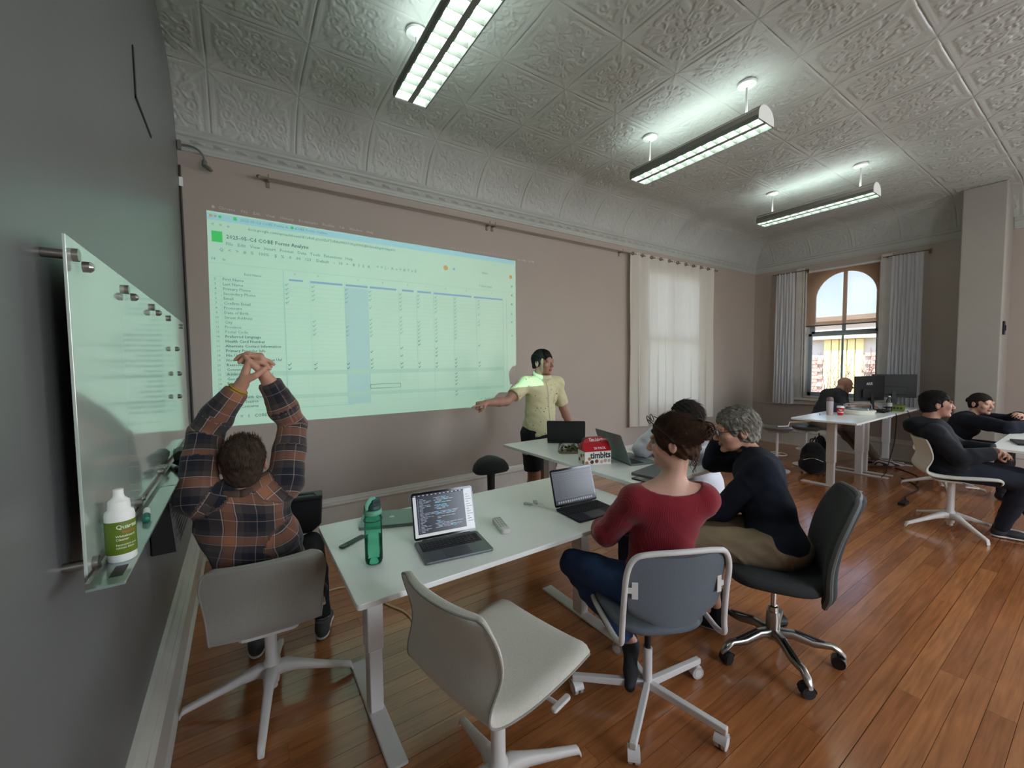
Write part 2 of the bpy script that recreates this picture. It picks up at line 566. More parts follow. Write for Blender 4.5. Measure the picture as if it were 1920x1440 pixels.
def relief(s, t):
    """height 0..1 for arrays s, t in tile units"""
    global _RID
    if _RID is None:
        pts = []
        for c in _relief_curves():
            for (a, b) in zip(c[:-1], c[1:]):
                n = max(1, int(math.hypot(a[0]-b[0], a[1]-b[1])/0.008))
                for i in range(n): pts.append((a[0]+(b[0]-a[0])*i/n, a[1]+(b[1]-a[1])*i/n))
        P = np.array(pts)
        n = 300
        g = (np.arange(n)+0.5)/n
        G = np.stack(np.meshgrid(g, g, indexing='ij'), -1).reshape(-1, 2)
        d = np.full(len(G), 9.0)
        for i in range(0, len(P), 200):
            q = P[i:i+200]
            d = np.minimum(d, np.sqrt(((G[:, None, :]-q[None])**2).sum(-1)).min(1))
        h = np.exp(-(d/0.0125)**2)*1.0
        x, y = G[:, 0], G[:, 1]
        ex = np.minimum(x, 1-x); ey = np.minimum(y, 1-y)
        e = np.minimum(ex, ey); al = np.where(ex < ey, y, x)
        h = np.where(e < 0.095, 0, h)
        h += 1.1*np.exp(-((e-0.018)/0.010)**2) + 0.9*np.exp(-((e-0.046)/0.010)**2)
        h += 0.7*np.exp(-((e-0.083)/0.014)**2)*(0.5+0.5*np.cos(al*2*PI*26))
        r = np.hypot(ex, ey); th = np.arctan2(ey, ex)
        st = np.clip(1-r/0.25, 0, 1)*np.abs(np.cos(4*th))**2
        h = np.where(r < 0.25, np.maximum(h*0.5, 1.1*st), h)
        h -= 0.8*np.exp(-(e/0.006)**2)
        r2 = np.hypot(x-0.5, y-0.5)
        h += 0.8*np.exp(-((r2-0.03)/0.015)**2)
        _RID = h.reshape(n, n)
    n = _RID.shape[0]
    i = np.clip((s*n).astype(int), 0, n-1); j = np.clip((t*n).astype(int), 0, n-1)
    return _RID[i, j]
def tile_mesh(u0, u1, v0, v1, typ, amp=0.0068, res=76):
    nu = max(2, int(round((u1-u0)/S*res)))+1; nv = max(2, int(round((v1-v0)/S*res)))+1
    U, V = np.meshgrid(np.linspace(u0, u1, nu), np.linspace(v0, v1, nv), indexing='ij')
    s = ((U-X00)/S) % 1.0; t = ((V-Y00)/S) % 1.0
    eps = 1e-6
    s = np.where((s < eps) & (U > u0+1e-4), 1-eps, s); t = np.where((t < eps) & (V > v0+1e-4), 1-eps, t)
    h = relief(s, t)*amp
    if typ == 'V':
        a = np.clip((V-YC)/RC, 0, None)
        x = U; y = np.where(V > YC, YC+RC*np.sin(a), V); z = ZC-RC*(1-np.cos(a))
        nx = 0*U; ny = -np.sin(a); nz = -np.cos(a)
    else:
        a = np.clip((U-XC)/RC, 0, None)
        y = V; x = np.where(U > XC, XC+RC*np.sin(a), U); z = ZC-RC*(1-np.cos(a))
        ny = 0*U; nx = -np.sin(a); nz = -np.cos(a)
    P = np.stack([x+nx*h, y+ny*h, z+nz*h], -1).reshape(-1, 3)
    idx = np.arange(nu*nv).reshape(nu, nv)
    F = np.stack([idx[:-1, :-1], idx[:-1, 1:], idx[1:, 1:], idx[1:, :-1]], -1).reshape(-1, 4)
    cx = (x[:-1, :-1]+x[1:, 1:])/2; cy = (y[:-1, :-1]+y[1:, 1:])/2
    if typ == 'V': keep = (cx-XC) <= (cy-YC)+0.004 if v1 > YC and u1 > XC else np.ones_like(cx, bool)
    else: keep = (cy-YC) <= (cx-XC)+0.004 if v1 > YC else np.ones_like(cx, bool)
    F = F[keep.reshape(-1)]
    return P, F
def np_mesh(name, P, F, m=None, smooth=True):
    me = bpy.data.meshes.new(name)
    P = np.asarray(P, dtype=np.float32); F = np.asarray(F, dtype=np.int32)
    me.vertices.add(len(P)); me.vertices.foreach_set('co', P.ravel())
    k = F.shape[1]
    me.loops.add(len(F)*k); me.loops.foreach_set('vertex_index', F.ravel())
    me.polygons.add(len(F)); me.polygons.foreach_set('loop_start', np.arange(0, len(F)*k, k, dtype=np.int32))
    me.polygons.foreach_set('loop_total', np.full(len(F), k, dtype=np.int32))
    me.update(calc_edges=True)
    if smooth: me.polygons.foreach_set('use_smooth', np.ones(len(F), dtype=bool))
    if m is not None: me.materials.append(m)
    return me
def build_ceiling():
    mb = MB(); mb.box(XL-0.15, XR+0.28, YB-0.2, YF+0.2, ZC+0.03, ZC+0.15)
    ceil = struct('ceiling', mb, M_tin)
    us = [XL]+[X00+S*k for k in range(0, 14)]+[XC]
    vs = [Y00+S*k for k in range(-11, 2)]; vs[0] = max(vs[0], YB)
    vs = [YB]+[v for v in vs if v > YB+0.05]+[VEND]
    cache = {}
    def place(u0, u1, v0, v1, typ):
        full = abs(u1-u0-S) < 1e-4
        flat = v1 <= YC and u1 <= XC+1e-6
        if typ == 'V' and full:
            key = ('V', round(v0, 3) if not flat else 'flat', round(v1-v0, 3))
            if key not in cache: cache[key] = (np_mesh('ceiling_tile', *tile_mesh(u0, u1, v0, v1, typ), M_tin), u0, v0)
        elif flat or (typ == 'U' and v1 <= YC):
            key = (typ, round(u0, 3), round(u1, 3), round(v1-v0, 3))
            if key not in cache: cache[key] = (np_mesh('ceiling_tile', *tile_mesh(u0, u1, v0, v1, typ), M_tin), u0, v0)
        else:
            key = (typ, u0, u1, v0, v1)
            cache[key] = (np_mesh('ceiling_tile', *tile_mesh(u0, u1, v0, v1, typ), M_tin), u0, v0)
        me, cu, cv = cache[key]
        if len(me.polygons) == 0: return
        o = link('ceiling_tile', me, ceil)
        o.location = (u0-cu, v0-cv, 0)
    for i in range(len(us)-1):
        for j in range(len(vs)-1):
            place(us[i], us[i+1], vs[j], vs[j+1], 'V')
    ucut = [XC, X00+S*14, UEND]
    yend = YC+RC*math.sin(TH)
    for i in range(2):
        for j in range(len(vs)-1):
            if vs[j] < yend: place(ucut[i], ucut[i+1], vs[j], min(vs[j+1], yend), 'U')
    xend = XC+RC*math.sin(TH)
    for (a, b) in ((XC, X00+S*14), (X00+S*14, xend)):
        for j in range(len(vs)-1):
            if vs[j+1] > YC: place(a, b, max(vs[j], YC), vs[j+1], 'V')
    return ceil
build_ceiling()

# ---- cornice, picture rail and baseboards: profiles (offset from wall, z) swept along a wall
def sweep_y(prof, xw, y0, y1, sgn, mb):   # wall plane x = xw, runs along y, profile grows to sgn
    n = len(prof)
    vs = [(xw+sgn*d, y, z) for y in (y0, y1) for (d, z) in prof]
    fs = [(i, i+1, n+i+1, n+i) for i in range(n-1)]+[tuple(range(n)), tuple(range(2*n-1, n-1, -1))]
    mb.add(vs, fs)
def sweep_x(prof, yw, x0, x1, sgn, mb):
    n = len(prof)
    vs = [(x, yw+sgn*d, z) for x in (x0, x1) for (d, z) in prof]
    fs = [(i, i+1, n+i+1, n+i) for i in range(n-1)]+[tuple(range(n)), tuple(range(2*n-1, n-1, -1))]
    mb.add(vs, fs)
zc0 = ZC-RC*(1-math.cos(TH))
CORN = [(0, 3.235), (0.012, 3.24), (0.016, 3.255), (0.01, 3.265), (0.014, 3.285), (0.026, 3.30), (0.038, 3.325), (0.034, 3.335), (0.05, 3.345), (0.056, 3.36), (0.05, 3.375), (0.062, zc0+0.012), (0, zc0+0.03)]
mb = MB(); sweep_x(CORN, YF, XL, XR, -1, mb)
for k in range(60):      # egg band on the cornice
    x = XL+0.08+k*0.147
    if x < XR-0.1: mb.add([(x+a, YF-0.02-b, z) for (a, b, z) in ((0, 0.0, 3.295), (0.1, 0, 3.295), (0.1, 0.016, 3.318), (0, 0.016, 3.318), (0.05, 0.03, 3.305))], [(0, 1, 4), (1, 2, 4), (2, 3, 4), (3, 0, 4)])
struct('trim_1', mb, M_tin)
mb = MB(); sweep_y(CORN, XR, 1.275, YF, -1, mb); sweep_y(CORN, XR, YB, 0.885, -1, mb)
struct('trim_2', mb, M_tin)
BB = [(0, 0), (0.03, 0), (0.032, 0.02), (0.022, 0.035), (0.022, 0.245), (0.034, 0.255), (0.036, 0.268), (0.026, 0.278), (0.026, 0.29), (0.014, 0.305), (0.010, 0.32), (0, 0.325)]
mb = MB(); sweep_x(BB, YF, XL, XR, -1, mb); struct('baseboard_back', mb, M_trim)
mb = MB(); sweep_y([(d*1.6, z*1.12) for d, z in BB], XL, YB, YF, 1, mb); struct('baseboard_left', mb, M_trim)
mb = MB(); sweep_y(BB, XR, 1.27, YF, -1, mb); sweep_y(BB, XR, YB, 0.89, -1, mb); struct('baseboard_right', mb, M_trim)
mb = MB(); sweep_y([(0, 0.735), (0.012, 0.737), (0.012, 0.75), (0, 0.752)], XR, 1.27, YF, -1, mb); struct('trim_3', mb, M_wall)

# ---- glass and window
def glass_mat(name, tint=(1, 1, 1, 1), refl=1.0):
    m = bpy.data.materials.new(name); m.use_nodes = True
    nt = m.node_tree; nt.nodes.clear()
    out = nt.nodes.new('ShaderNodeOutputMaterial'); tr = nt.nodes.new('ShaderNodeBsdfTransparent'); gl = nt.nodes.new('ShaderNodeBsdfGlossy')
    fr = nt.nodes.new('ShaderNodeFresnel'); mx = nt.nodes.new('ShaderNodeMixShader')
    tr.inputs[0].default_value = tint; gl.inputs['Roughness'].default_value = 0.02; fr.inputs[0].default_value = 1.45
    nt.links.new(fr.outputs[0], mx.inputs[0]); nt.links.new(tr.outputs[0], mx.inputs[1]); nt.links.new(gl.outputs[0], mx.inputs[2]); nt.links.new(mx.outputs[0], out.inputs[0])
    return m
M_pane = glass_mat('window glass')
def cloth_mat(name, col, transp=0.0, transl=0.4, rough=0.9):
    m = bpy.data.materials.new(name); m.use_nodes = True
    nt = m.node_tree; nt.nodes.clear(); L = nt.links.new
    out = nt.nodes.new('ShaderNodeOutputMaterial'); df = nt.nodes.new('ShaderNodeBsdfDiffuse'); tl = nt.nodes.new('ShaderNodeBsdfTranslucent')
    tr = nt.nodes.new('ShaderNodeBsdfTransparent'); m1 = nt.nodes.new('ShaderNodeMixShader'); m2 = nt.nodes.new('ShaderNodeMixShader')
    df.inputs[0].default_value = col; tl.inputs[0].default_value = col
    m1.inputs[0].default_value = transl; m2.inputs[0].default_value = transp
    L(df.outputs[0], m1.inputs[1]); L(tl.outputs[0], m1.inputs[2]); L(m1.outputs[0], m2.inputs[1]); L(tr.outputs[0], m2.inputs[2]); L(m2.outputs[0], out.inputs[0])
    return m
M_linen = cloth_mat('linen curtain', srgb(228, 224, 215), 0.0, 0.25)
M_sheer = cloth_mat('sheer curtain', srgb(238, 240, 244), 0.12, 0.5)
M_shade = cloth_mat('tan solar shade', srgb(196, 160, 130), 0.5, 0.5)
M_sash = mat('grey painted sash', srgb(150, 165, 172), 0.4)
def window_unit(name, y0, y1, full=True):
    mb = MB(); xs = XR+0.16
    fy = 0.05
    # jambs and outer frame
    mb.box(XR-0.0, xs+0.06, y0-0.001, y0+0.02, WZ0, WZ1); mb.box(XR, xs+0.06, y1-0.02, y1+0.001, WZ0, WZ1)
    mb.box(XR, xs+0.06, y0, y1, WZ1-0.02, WZ1+0.001); mb.box(XR-0.0, xs+0.06, y0, y1, WZ0-0.001, WZ0+0.025)
    w = struct(name, mb, M_trim, bevel=0.003)
    # casing
    c = MB()
    c.box(XR-0.03, XR, y0-0.135, y0, WZ0-0.05, 3.2); c.box(XR-0.03, XR, y1, y1+0.135, WZ0-0.05, 3.2)
    c.box(XR-0.042, XR, y0-0.02, y0, WZ0, 3.19); c.box(XR-0.042, XR, y1, y1+0.02, WZ0, 3.19)
    c.build('casing', M_trim, w, bevel=0.006)
    s = MB(); s.box(XR-0.11, XR+0.02, y0-0.2, y1+0.2, WZ0-0.05, WZ0-0.015); s.box(XR-0.035, XR, y0-0.16, y1+0.16, WZ0-0.13, WZ0-0.05)
    s.build('sill', M_trim, w, bevel=0.008)
    yc = (y0+y1)/2
    # lower sash
    l = MB()
    zl1 = 2.03
    l.box(xs-0.02, xs+0.02, y0+0.02, y0+0.075, WZ0+0.02, zl1); l.box(xs-0.02, xs+0.02, y1-0.075, y1-0.02, WZ0+0.02, zl1)
    l.box(xs-0.02, xs+0.02, y0+0.02, y1-0.02, WZ0+0.02, WZ0+0.09); l.box(xs-0.02, xs+0.02, y0+0.02, y1-0.02, zl1-0.045, zl1)
    l.box(xs-0.012, xs+0.012, yc-0.014, yc+0.014, WZ0+0.02, zl1)
    ls = l.build('lower_sash', M_sash, w, bevel=0.004)
    for a, b in ((y0+0.07, yc-0.012), (yc+0.012, y1-0.07)):
        g = MB(); g.box(xs-0.002, xs+0.002, a, b, WZ0+0.085, zl1-0.04); g.build('pane', M_pane, ls)
    # upper sash with arched opening
    u = MB(); xu = xs+0.045
    r = (y1-y0)/2-0.095; zs = 3.07-r
    n = 24
    arc = [(yc+r*math.cos(PI*i/n), zs+r*math.sin(PI*i/n)) for i in range(n+1)]
    out = [(y1-0.02, zs)]+[(y1-0.02 if i < n/2 else y0+0.02, WZ1-0.02) if False else None for i in range(0)]
    for i in range(n):
        (a, za), (b, zb) = arc[i], arc[i+1]
        vs = []
        for xx in (xu-0.02, xu+0.02):
            vs += [(xx, a, za), (xx, b, zb), (xx, b, WZ1-0.01), (xx, a, WZ1-0.01)]
        u.add(vs, [(0, 1, 2, 3), (7, 6, 5, 4), (0, 4, 5, 1), (3, 2, 6, 7), (0, 3, 7, 4), (1, 5, 6, 2)])
    u.box(xu-0.02, xu+0.02, y1-0.097, y1-0.015, zl1-0.04, WZ1-0.01); u.box(xu-0.02, xu+0.02, y0+0.015, y0+0.097, zl1-0.04, WZ1-0.01)
    u.box(xu-0.02, xu+0.02, y0+0.05, y1-0.05, zl1-0.045, zl1+0.04)
    u.box(xu-0.015, xu+0.015, yc-0.026, yc+0.026, zl1, 3.08)
    us = u.build('upper_sash', M_sash, w)
    for a, b in ((y0+0.09, yc-0.02), (yc+0.02, y1-0.09)):
        g = MB(); g.box(xu-0.002, xu+0.002, a, b, zl1+0.03, WZ1-0.03); g.build('pane', M_pane, us)
    return w
window_unit('window_1', W0, W1)
window_unit('window_2', -1.8, -0.6)
for i, (a, b) in enumerate(((1.55, 2.85), (4.95, 6.25))):
    mb = MB(); yq = YB-0.12
    for (p, q, r, s_) in ((a, a+0.07, WZ0, WZ1), (b-0.07, b, WZ0, WZ1), (a, b, WZ0, WZ0+0.07), (a, b, WZ1-0.07, WZ1), (a, b, 1.98, 2.04), ((a+b)/2-0.02, (a+b)/2+0.02, WZ0, WZ1)):
        mb.box(p, q, yq-0.02, yq+0.02, r, s_)
    w = struct('window_%d' % (i+3), mb, M_sash)
    g = MB(); g.box(a+0.02, b-0.02, yq-0.003, yq+0.003, WZ0+0.02, WZ1-0.02); g.build('pane', M_pane, w)
mb = MB(); yq = YF+0.12
for (p, q, r, s_) in ((5.1, 5.17, 0.85, 3.0), (6.48, 6.55, 0.85, 3.0), (5.1, 6.55, 0.85, 0.92), (5.1, 6.55, 2.93, 3.0), (5.1, 6.55, 1.9, 1.96), (5.8, 5.85, 0.85, 3.0)):
    mb.box(p, q, yq-0.02, yq+0.02, r, s_)
w = struct('window_5', mb, M_sash)
g = MB(); g.box(5.12, 6.53, yq-0.003, yq+0.003, 0.87, 2.98); g.build('pane', M_pane, w)
# roller shade on the visible window
rt = thing('roller_shade', 'tan see-through roller shade pulled halfway down the arched window', 'window shade', (8.47, 2.72, 3.1))
mb = MB(); mb.box(-0.0008, 0.0008, -0.505, 0.505, -0.93, 0.0); mb.build('shade_cloth', M_shade, rt)
mb = MB(); mb.cyl((0, -0.515, 0.02), (0, 0.515, 0.02), 0.022); mb.build('roller', M_wmetal, rt, smooth=True)
mb = MB(); mb.box(-0.006, 0.006, -0.507, 0.507, -0.948, -0.928); mb.build('hem_bar', mat('grey brown hem bar', srgb(95, 85, 80), 0.5), rt, bevel=0.002)

# ---- curtains
M_rod = mat('painted taupe rod', srgb(134, 120, 106), 0.5)
def curtain(name, label, cat, a, b, fixed, z0, z1, axis, folds, amp, m, seed=0, group=None, taper=0.0, side=1):
    rnd = np.random.RandomState(seed)
    nu = folds*14; nv = 26
    ph = rnd.uniform(-0.5, 0.5, folds+2); am = rnd.uniform(0.7, 1.25, folds+2)
    P = []
    for i in range(nu+1):
        u = i/nu; fi = u*folds; k = int(min(fi, folds-1)); w = fi-k
        A = am[k]*(1-w)+am[k+1]*w; p = ph[k]*(1-w)+ph[k+1]*w
        row = []
        for j in range(nv+1):
            v = j/nv
            ang = 2*PI*fi+p*(v*1.8)
            off = amp*A*(0.75+0.5*v)*math.sin(ang)
            along = a+(b-a)*u+amp*0.45*math.sin(2*ang)*(0.4+v)
            along = (a+b)/2+(along-(a+b)/2)*(1+taper*v)
            off += 0.006*math.sin(9*v+3*u*folds)
            z = z1+(z0-z1)*v+(0.006*math.sin(fi*3.1) if j == nv else 0)
            row.append((along, fixed+side*off, z) if axis == 'x' else (fixed+side*off, along, z))
        P.append(row)
    mb = MB(); mb.grid(P)
    t = thing(name, label, cat, (0, 0, 0), group=group)
    o = mb.build('cloth', m, t, smooth=True, angle=80)
    h = MB()
    Q = [[(p[0], p[1], p[2]) for p in (r[-1], r[-2])] for r in P]
    return t
rod = thing('curtain_rod', 'long thin taupe painted curtain rod on the projection wall under the cornice', 'curtain rod', (0, 0, 0))
mb = MB(); mb.cyl((0.19, 4.02, 3.13), (6.98, 4.02, 3.13), 0.0085, n=12); mb.build('rod', M_rod, rod, smooth=True)
for x in (0.19, 6.98):
    mb = MB(); mb.lathe([(0.0, -0.02), (0.012, -0.012), (0.017, 0), (0.012, 0.012), (0, 0.02)], M=Matrix.Translation((x, 4.02, 3.13)) @ Matrix.Rotation(PI/2, 4, 'Y'), n=12); mb.build('finial', M_rod, rod, smooth=True)
for x in (0.26, 2.40, 2.47, 4.58, 6.93):
    mb = MB(); mb.box(x-0.008, x+0.008, 4.015, 4.1, 3.122, 3.134); mb.box(x-0.012, x+0.012, 4.09, 4.1, 3.08, 3.16); mb.cyl((x, 4.02, 3.105), (x, 4.02, 3.165), 0.004, n=8)
    mb.build('bracket', M_rod, rod)
c = curtain('curtain', 'wide closed cream linen curtain with brass rings on the projection wall', 'curtain', 4.74, 6.88, 4.02, 0.60, 3.15, 'x', 10, 0.038, M_linen, 3)
for k in range(20):
    x = 4.79+k*0.1065
    mb = MB(); mb.tube(circle((x, 4.02, 3.13), 0.021, 14, 'x'), 0.0045, 6, closed=True); mb.build('curtain_ring', M_brass, c, smooth=True)
curtain('curtain', 'white sheer curtain left of the arched window', 'curtain', 3.35, 3.66, 8.33, 0.77, 3.14, 'y', 7, 0.022, M_sheer, 5, taper=0.10)
curtain('curtain', 'white sheer curtain right of the arched window beside the monitors', 'curtain', 1.70, 2.05, 8.33, 0.78, 3.13, 'y', 8, 0.022, M_sheer, 6, taper=0.06)
for (a, b, lab) in ((3.16, 3.72, 'short brass rod holding the sheer curtain left of the arched window'), (1.62, 2.16, 'short brass rod holding the sheer curtain right of the arched window')):
    r_ = thing('curtain_rod', lab, 'curtain rod')
    mb = MB(); mb.cyl((8.33, a, 3.135), (8.33, b, 3.135), 0.007, n=10); mb.build('rod', M_brass, r_, smooth=True)
    for y in (a+0.04, b-0.04):
        mb = MB(); mb.box(8.33, XR, y-0.006, y+0.006, 3.13, 3.142); mb.box(8.435, XR, y-0.012, y+0.012, 3.1, 3.17); mb.build('bracket', M_brass, r_)

# ---- outside: buildings across the street, ground, bare tree
M_yel = mat('yellow cladding', srgb(232, 214, 150), 0.7, var=0.06, vscale=2)
M_brick = mat('red brick', srgb(188, 140, 128), 0.9, objvar=0.2)
M_mortar = mat('mortar', srgb(200, 190, 180), 0.9)
mb = MB(); mb.box(9.5, 60, -30, 40, -3.6, -3.5); struct('ground', mb, mat('pale asphalt', srgb(150, 148, 145), 0.9))
bld = thing('apartment_building', 'yellow clad building with brick ends seen through the arched window', 'building', (17, 5, -3.5))
mb = MB(); mb.box(0.05, 8, -6, 12, 0, 5.75); mb.build('wall', M_mortar, bld)
mb = MB(); mb.box(-0.25, 8.2, -6.2, 12.2, 5.75, 6.35); mb.box(-0.4, 8.3, -6.3, 12.3, 6.35, 6.5); mb.build('parapet', mat('tan fascia', srgb(190, 170, 150), 0.8), bld)
for k in range(5):
    y = -0.2+k*0.22
    mb = MB(); mb.box(-0.04, 0.05, y+0.012, y+0.208, 0.6, 5.74); mb.build('cladding_panel', M_yel, bld, bevel=0.01)
def bricks(y0, y1, z0, z1):
    bm_ = MB(); bm_.box(-0.02, 0.05, 0, 0.31, 0, 0.115); me = bm_.mesh('brick'); me.materials.append(M_brick)
    r = 0
    z = z0
    while z < z1:
        y = y0+(0.16 if r % 2 else 0)
        while y < y1:
            o = link('brick', me, bld); o.location = (0, y, z); y += 0.325
        z += 0.13; r += 1
bricks(-1.2, -0.52, 3.6, 5.2)
bricks(0.92, 2.15, 3.6, 5.1)
tr = thing('bare_tree', 'bare branching tree outside the arched window', 'tree', (13.2, 4.55, -3.5))
def tree():
    rnd = random.Random(8)
    m = mat('dark bark', srgb(92, 78, 72), 0.9)
    mb = MB()
    def br(p, d, L, r, depth):
        pts = [p]; q = Vector(p); dd = Vector(d).normalized()
        for i in range(3):
            dd = (dd+Vector((rnd.uniform(-.25, .25), rnd.uniform(-.25, .25), rnd.uniform(-.12, .18)))).normalized()
            q = q+dd*L/3; pts.append(q.copy())
        mb.tube(pts, r, 5, rs=[r, r*0.85, r*0.7, r*0.5])
        if depth > 0:
            for k in range(3 if depth > 1 else 4):
                nd = (dd+Vector((rnd.uniform(-.8, .8), rnd.uniform(-.9, .9), rnd.uniform(-.3, .8)))).normalized()
                br(q if k else pts[2], nd, L*0.72, r*0.55, depth-1)
    t0 = MB(); t0.tube([(0, 0, 0), (0.05, 0, 1.3), (0, 0.05, 2.6)], 0.14, 8, rs=[0.16, 0.12, 0.1]); t0.build('trunk', m, tr, smooth=True)
    for k in range(7):
        a = k*0.9
        br(Vector((0, 0.05, 2.3+0.12*k)), (math.cos(a)*0.5, math.sin(a), 0.6), 0.95, 0.035, 4)
    o = mb.build('branches', m, tr, smooth=True)
tree()

# ================================================================ LIGHT FIXTURES
M_tubeE = mat('lit fluorescent tube', srgb(235, 255, 248), 0.5, emit=(0.86, 1.0, 0.95, 1), es=20.0)
M_up = mat('lit uplight lens', srgb(235, 255, 248), 0.5, emit=(0.86, 1.0, 0.97, 1), es=8.5)
M_louv = mat('white louvre', srgb(236, 240, 234), 0.6)
M_blade = mat('grey louvre blade', srgb(122, 126, 119), 0.7)
M_house = mat('beige grey fixture housing', srgb(176, 172, 162), 0.45)
def fixture():
    t = thing('pendant_light', 'x', 'light fixture')
    w, y0, y1, zb, zt = 0.115, -0.6, 0.6, 3.37, 3.495
    n = 14
    prof = [(-w, zb)]+[(-w*math.cos(PI*i/n), zb+0.028+(zt-zb-0.028)*math.sin(PI*i/n)**0.8) for i in range(n+1)]+[(w, zb)]
    left = [p for p in prof if p[0] < -0.035]+[(-0.035, zt-0.002)]
    mb = MB()
    for side in (-1, 1):
        P = [[(side*(-x), y, z) for y in (y0, y1)] for x, z in left] if side < 0 else [[(x, y, z) for y in (y0, y1)] for x, z in left]
        mb.grid(P)
    mb.build('housing', M_house, t, smooth=True, solid=0.004, angle=60)
    for y in (y0, y1):
        c = MB(); c.add([(x, y-0.006, z) for x, z in prof]+[(x, y+0.006, z) for x, z in prof],
                        [tuple(range(len(prof))), tuple(range(2*len(prof)-1, len(prof)-1, -1))]+[(i, i+1, len(prof)+i+1, len(prof)+i) for i in range(len(prof)-1)])
        c.build('end_cap', M_louv, t)
    mb = MB(); mb.box(-0.034, 0.034, y0+0.01, y1-0.01, zt-0.012, zt-0.004); mb.build('uplight_lens', M_up, t)
    for x in (-0.055, 0.055):
        mb = MB(); mb.cyl((x, y0+0.02, zb+0.060), (x, y1-0.02, zb+0.060), 0.010, n=12); mb.build('tube_lamp', M_tubeE, t, smooth=True)
    mb = MB(); mb.box(-w+0.006, w-0.006, y0+0.01, y1-0.01, zb+0.076, zb+0.080); 
    for q in (-1, 1): mb.add([(q*(w-0.008), y0+0.01, zb+0.03), (q*(w-0.008), y1-0.01, zb+0.03), (q*(w-0.035), y1-0.01, zb+0.078), (q*(w-0.035), y0+0.01, zb+0.078)], [(0, 1, 2, 3)])
    mb.build('reflector', M_louv, t)
    mb = MB()
    for x in (-w+0.002, w-0.002): mb.box(x-0.004, x+0.004, y0, y1, zb-0.004, zb+0.03)
    mb.add([(-0.018, y0, zb), (0.018, y0, zb), (0.003, y0, zb+0.05), (-0.003, y0, zb+0.05), (-0.018, y1, zb), (0.018, y1, zb), (0.003, y1, zb+0.05), (-0.003, y1, zb+0.05)],
           [(0, 1, 2, 3), (7, 6, 5, 4), (0, 4, 5, 1), (1, 5, 6, 2), (3, 2, 6, 7), (0, 3, 7, 4)])
    mb.build('louvre_frame', M_blade, t)
    bl = MB()
    a0, a1 = 0.012, w-0.006
    pts = [(a0, 0), (a1, 0), (a1, 0.035), (a0+0.03, 0.046), (a0, 0.04)]
    bl.add([(x, -0.0015, zb+z) for x, z in pts]+[(x, 0.0015, zb+z) for x, z in pts], [(0, 1, 2, 3, 4), (9, 8, 7, 6, 5)]+[(i, (i+1) % 5, 5+(i+1) % 5, 5+i) for i in range(5)])
    me = bl.mesh('louvre_blade'); me.materials.append(M_blade)
    for k in range(1, 13):
        y = y0+k*1.2/13
        for s in (1, -1):
            o = link('louvre_blade', me, t); o.location = (0, y, 0)
            if s < 0: o.rotation_euler = (0, 0, PI)
    for y in (-0.455, 0.455):
        mb = MB(); mb.cyl((0, y, zt-0.01), (0, y, ZC-0.03), 0.009, 0.007, n=12); mb.build('stem', M_wmetal, t, smooth=True)
        mb = MB(); mb.lathe([(0.062, 0), (0.07, -0.008), (0.066, -0.02), (0.03, -0.026), (0.012, -0.04), (0, -0.04)], (0, y, ZC-0.005), 28); mb.build('canopy', M_wmetal, t, smooth=True)
    return t
fx = fixture()
tag(fx, 'near pendant fluorescent fixture, cut by the top edge, above the projected spreadsheet', 'light fixture', 'hanging fluorescent fixtures')
fx.location = (1.045, 2.20, 0)
for x, lab in ((3.39, 'middle pendant fluorescent fixture of the row of three'), (5.86, 'farthest pendant fluorescent fixture, nearest the arched window')):
    c = copy_tree(fx); c.location = (x, 2.19, 0); tag(c, lab)
# ================================================================ PROJECTOR AND PROJECTED SHEET
def projector():
    t = thing('projector', 'white ceiling projector hanging behind the viewer, casting the spreadsheet', 'projector', (PROJ.x, PROJ.y, PROJ.z))
    k = 0.05/(YF-PROJ.y)
    corners = [(-0.194, 1.075), (2.79, 1.075), (2.797, 2.79), (-0.174, 2.815)]
    hole = [((x-PROJ.x)*k, (z-PROJ.z)*k) for x, z in corners]
    outer = [(-0.13, -0.05), (0.13, -0.05), (0.13, 0.05), (-0.13, 0.05)]
    mb = MB()
    vs = [(x, 0.05, z) for x, z in outer+hole]+[(x, 0.052, z) for x, z in outer]+[(x, 0.0501, z) for x, z in hole]
    fs = []
    for i in range(4):
        j = (i+1) % 4
        fs += [(i, j, 4+j, 4+i), (8+j, 8+i, 12+i, 12+j)]
    mb.add(vs, fs)
    mb.box(-0.13, 0.13, -0.22, -0.215, -0.05, 0.05); mb.box(-0.13, 0.13, -0.22, 0.05, 0.045, 0.05); mb.box(-0.13, 0.13, -0.22, 0.05, -0.05, -0.045)
    mb.box(-0.13, -0.125, -0.22, 0.05, -0.05, 0.05); mb.box(0.125, 0.13, -0.22, 0.05, -0.05, 0.05)
    mb.build('housing', M_wplastic, t)
    mb = MB(); mb.cyl((0, -0.1, 0.05), (0, -0.1, ZC-PROJ.z-0.01), 0.018); mb.lathe([(0.0, 0), (0.07, 0), (0.07, 0.015), (0, 0.015)], (0, -0.1, ZC-PROJ.z-0.02)); mb.build('ceiling_mount', M_wmetal, t)
projector()
M_ink = mat('projected dark text', srgb(70, 84, 84), 0.7)
M_ink2 = mat('projected blurred text', srgb(112, 124, 120), 0.7)
M_line = mat('projected grid line', srgb(150, 158, 152), 0.7)
M_shadec = mat('projected grey fill', srgb(163, 157, 149), 0.7)
M_blue = mat('projected blue grey fill', srgb(160, 154, 158), 0.7)
M_band = mat('projected blue band', srgb(126, 128, 158), 0.7)
M_lite = mat('projected white letters', srgb(215, 215, 212), 0.7)  # pale paint stands in for projector light on letters above the beam
M_grn = mat('projected green icon', srgb(60, 150, 75), 0.7)
M_org = mat('projected orange icon', srgb(190, 120, 80), 0.7)
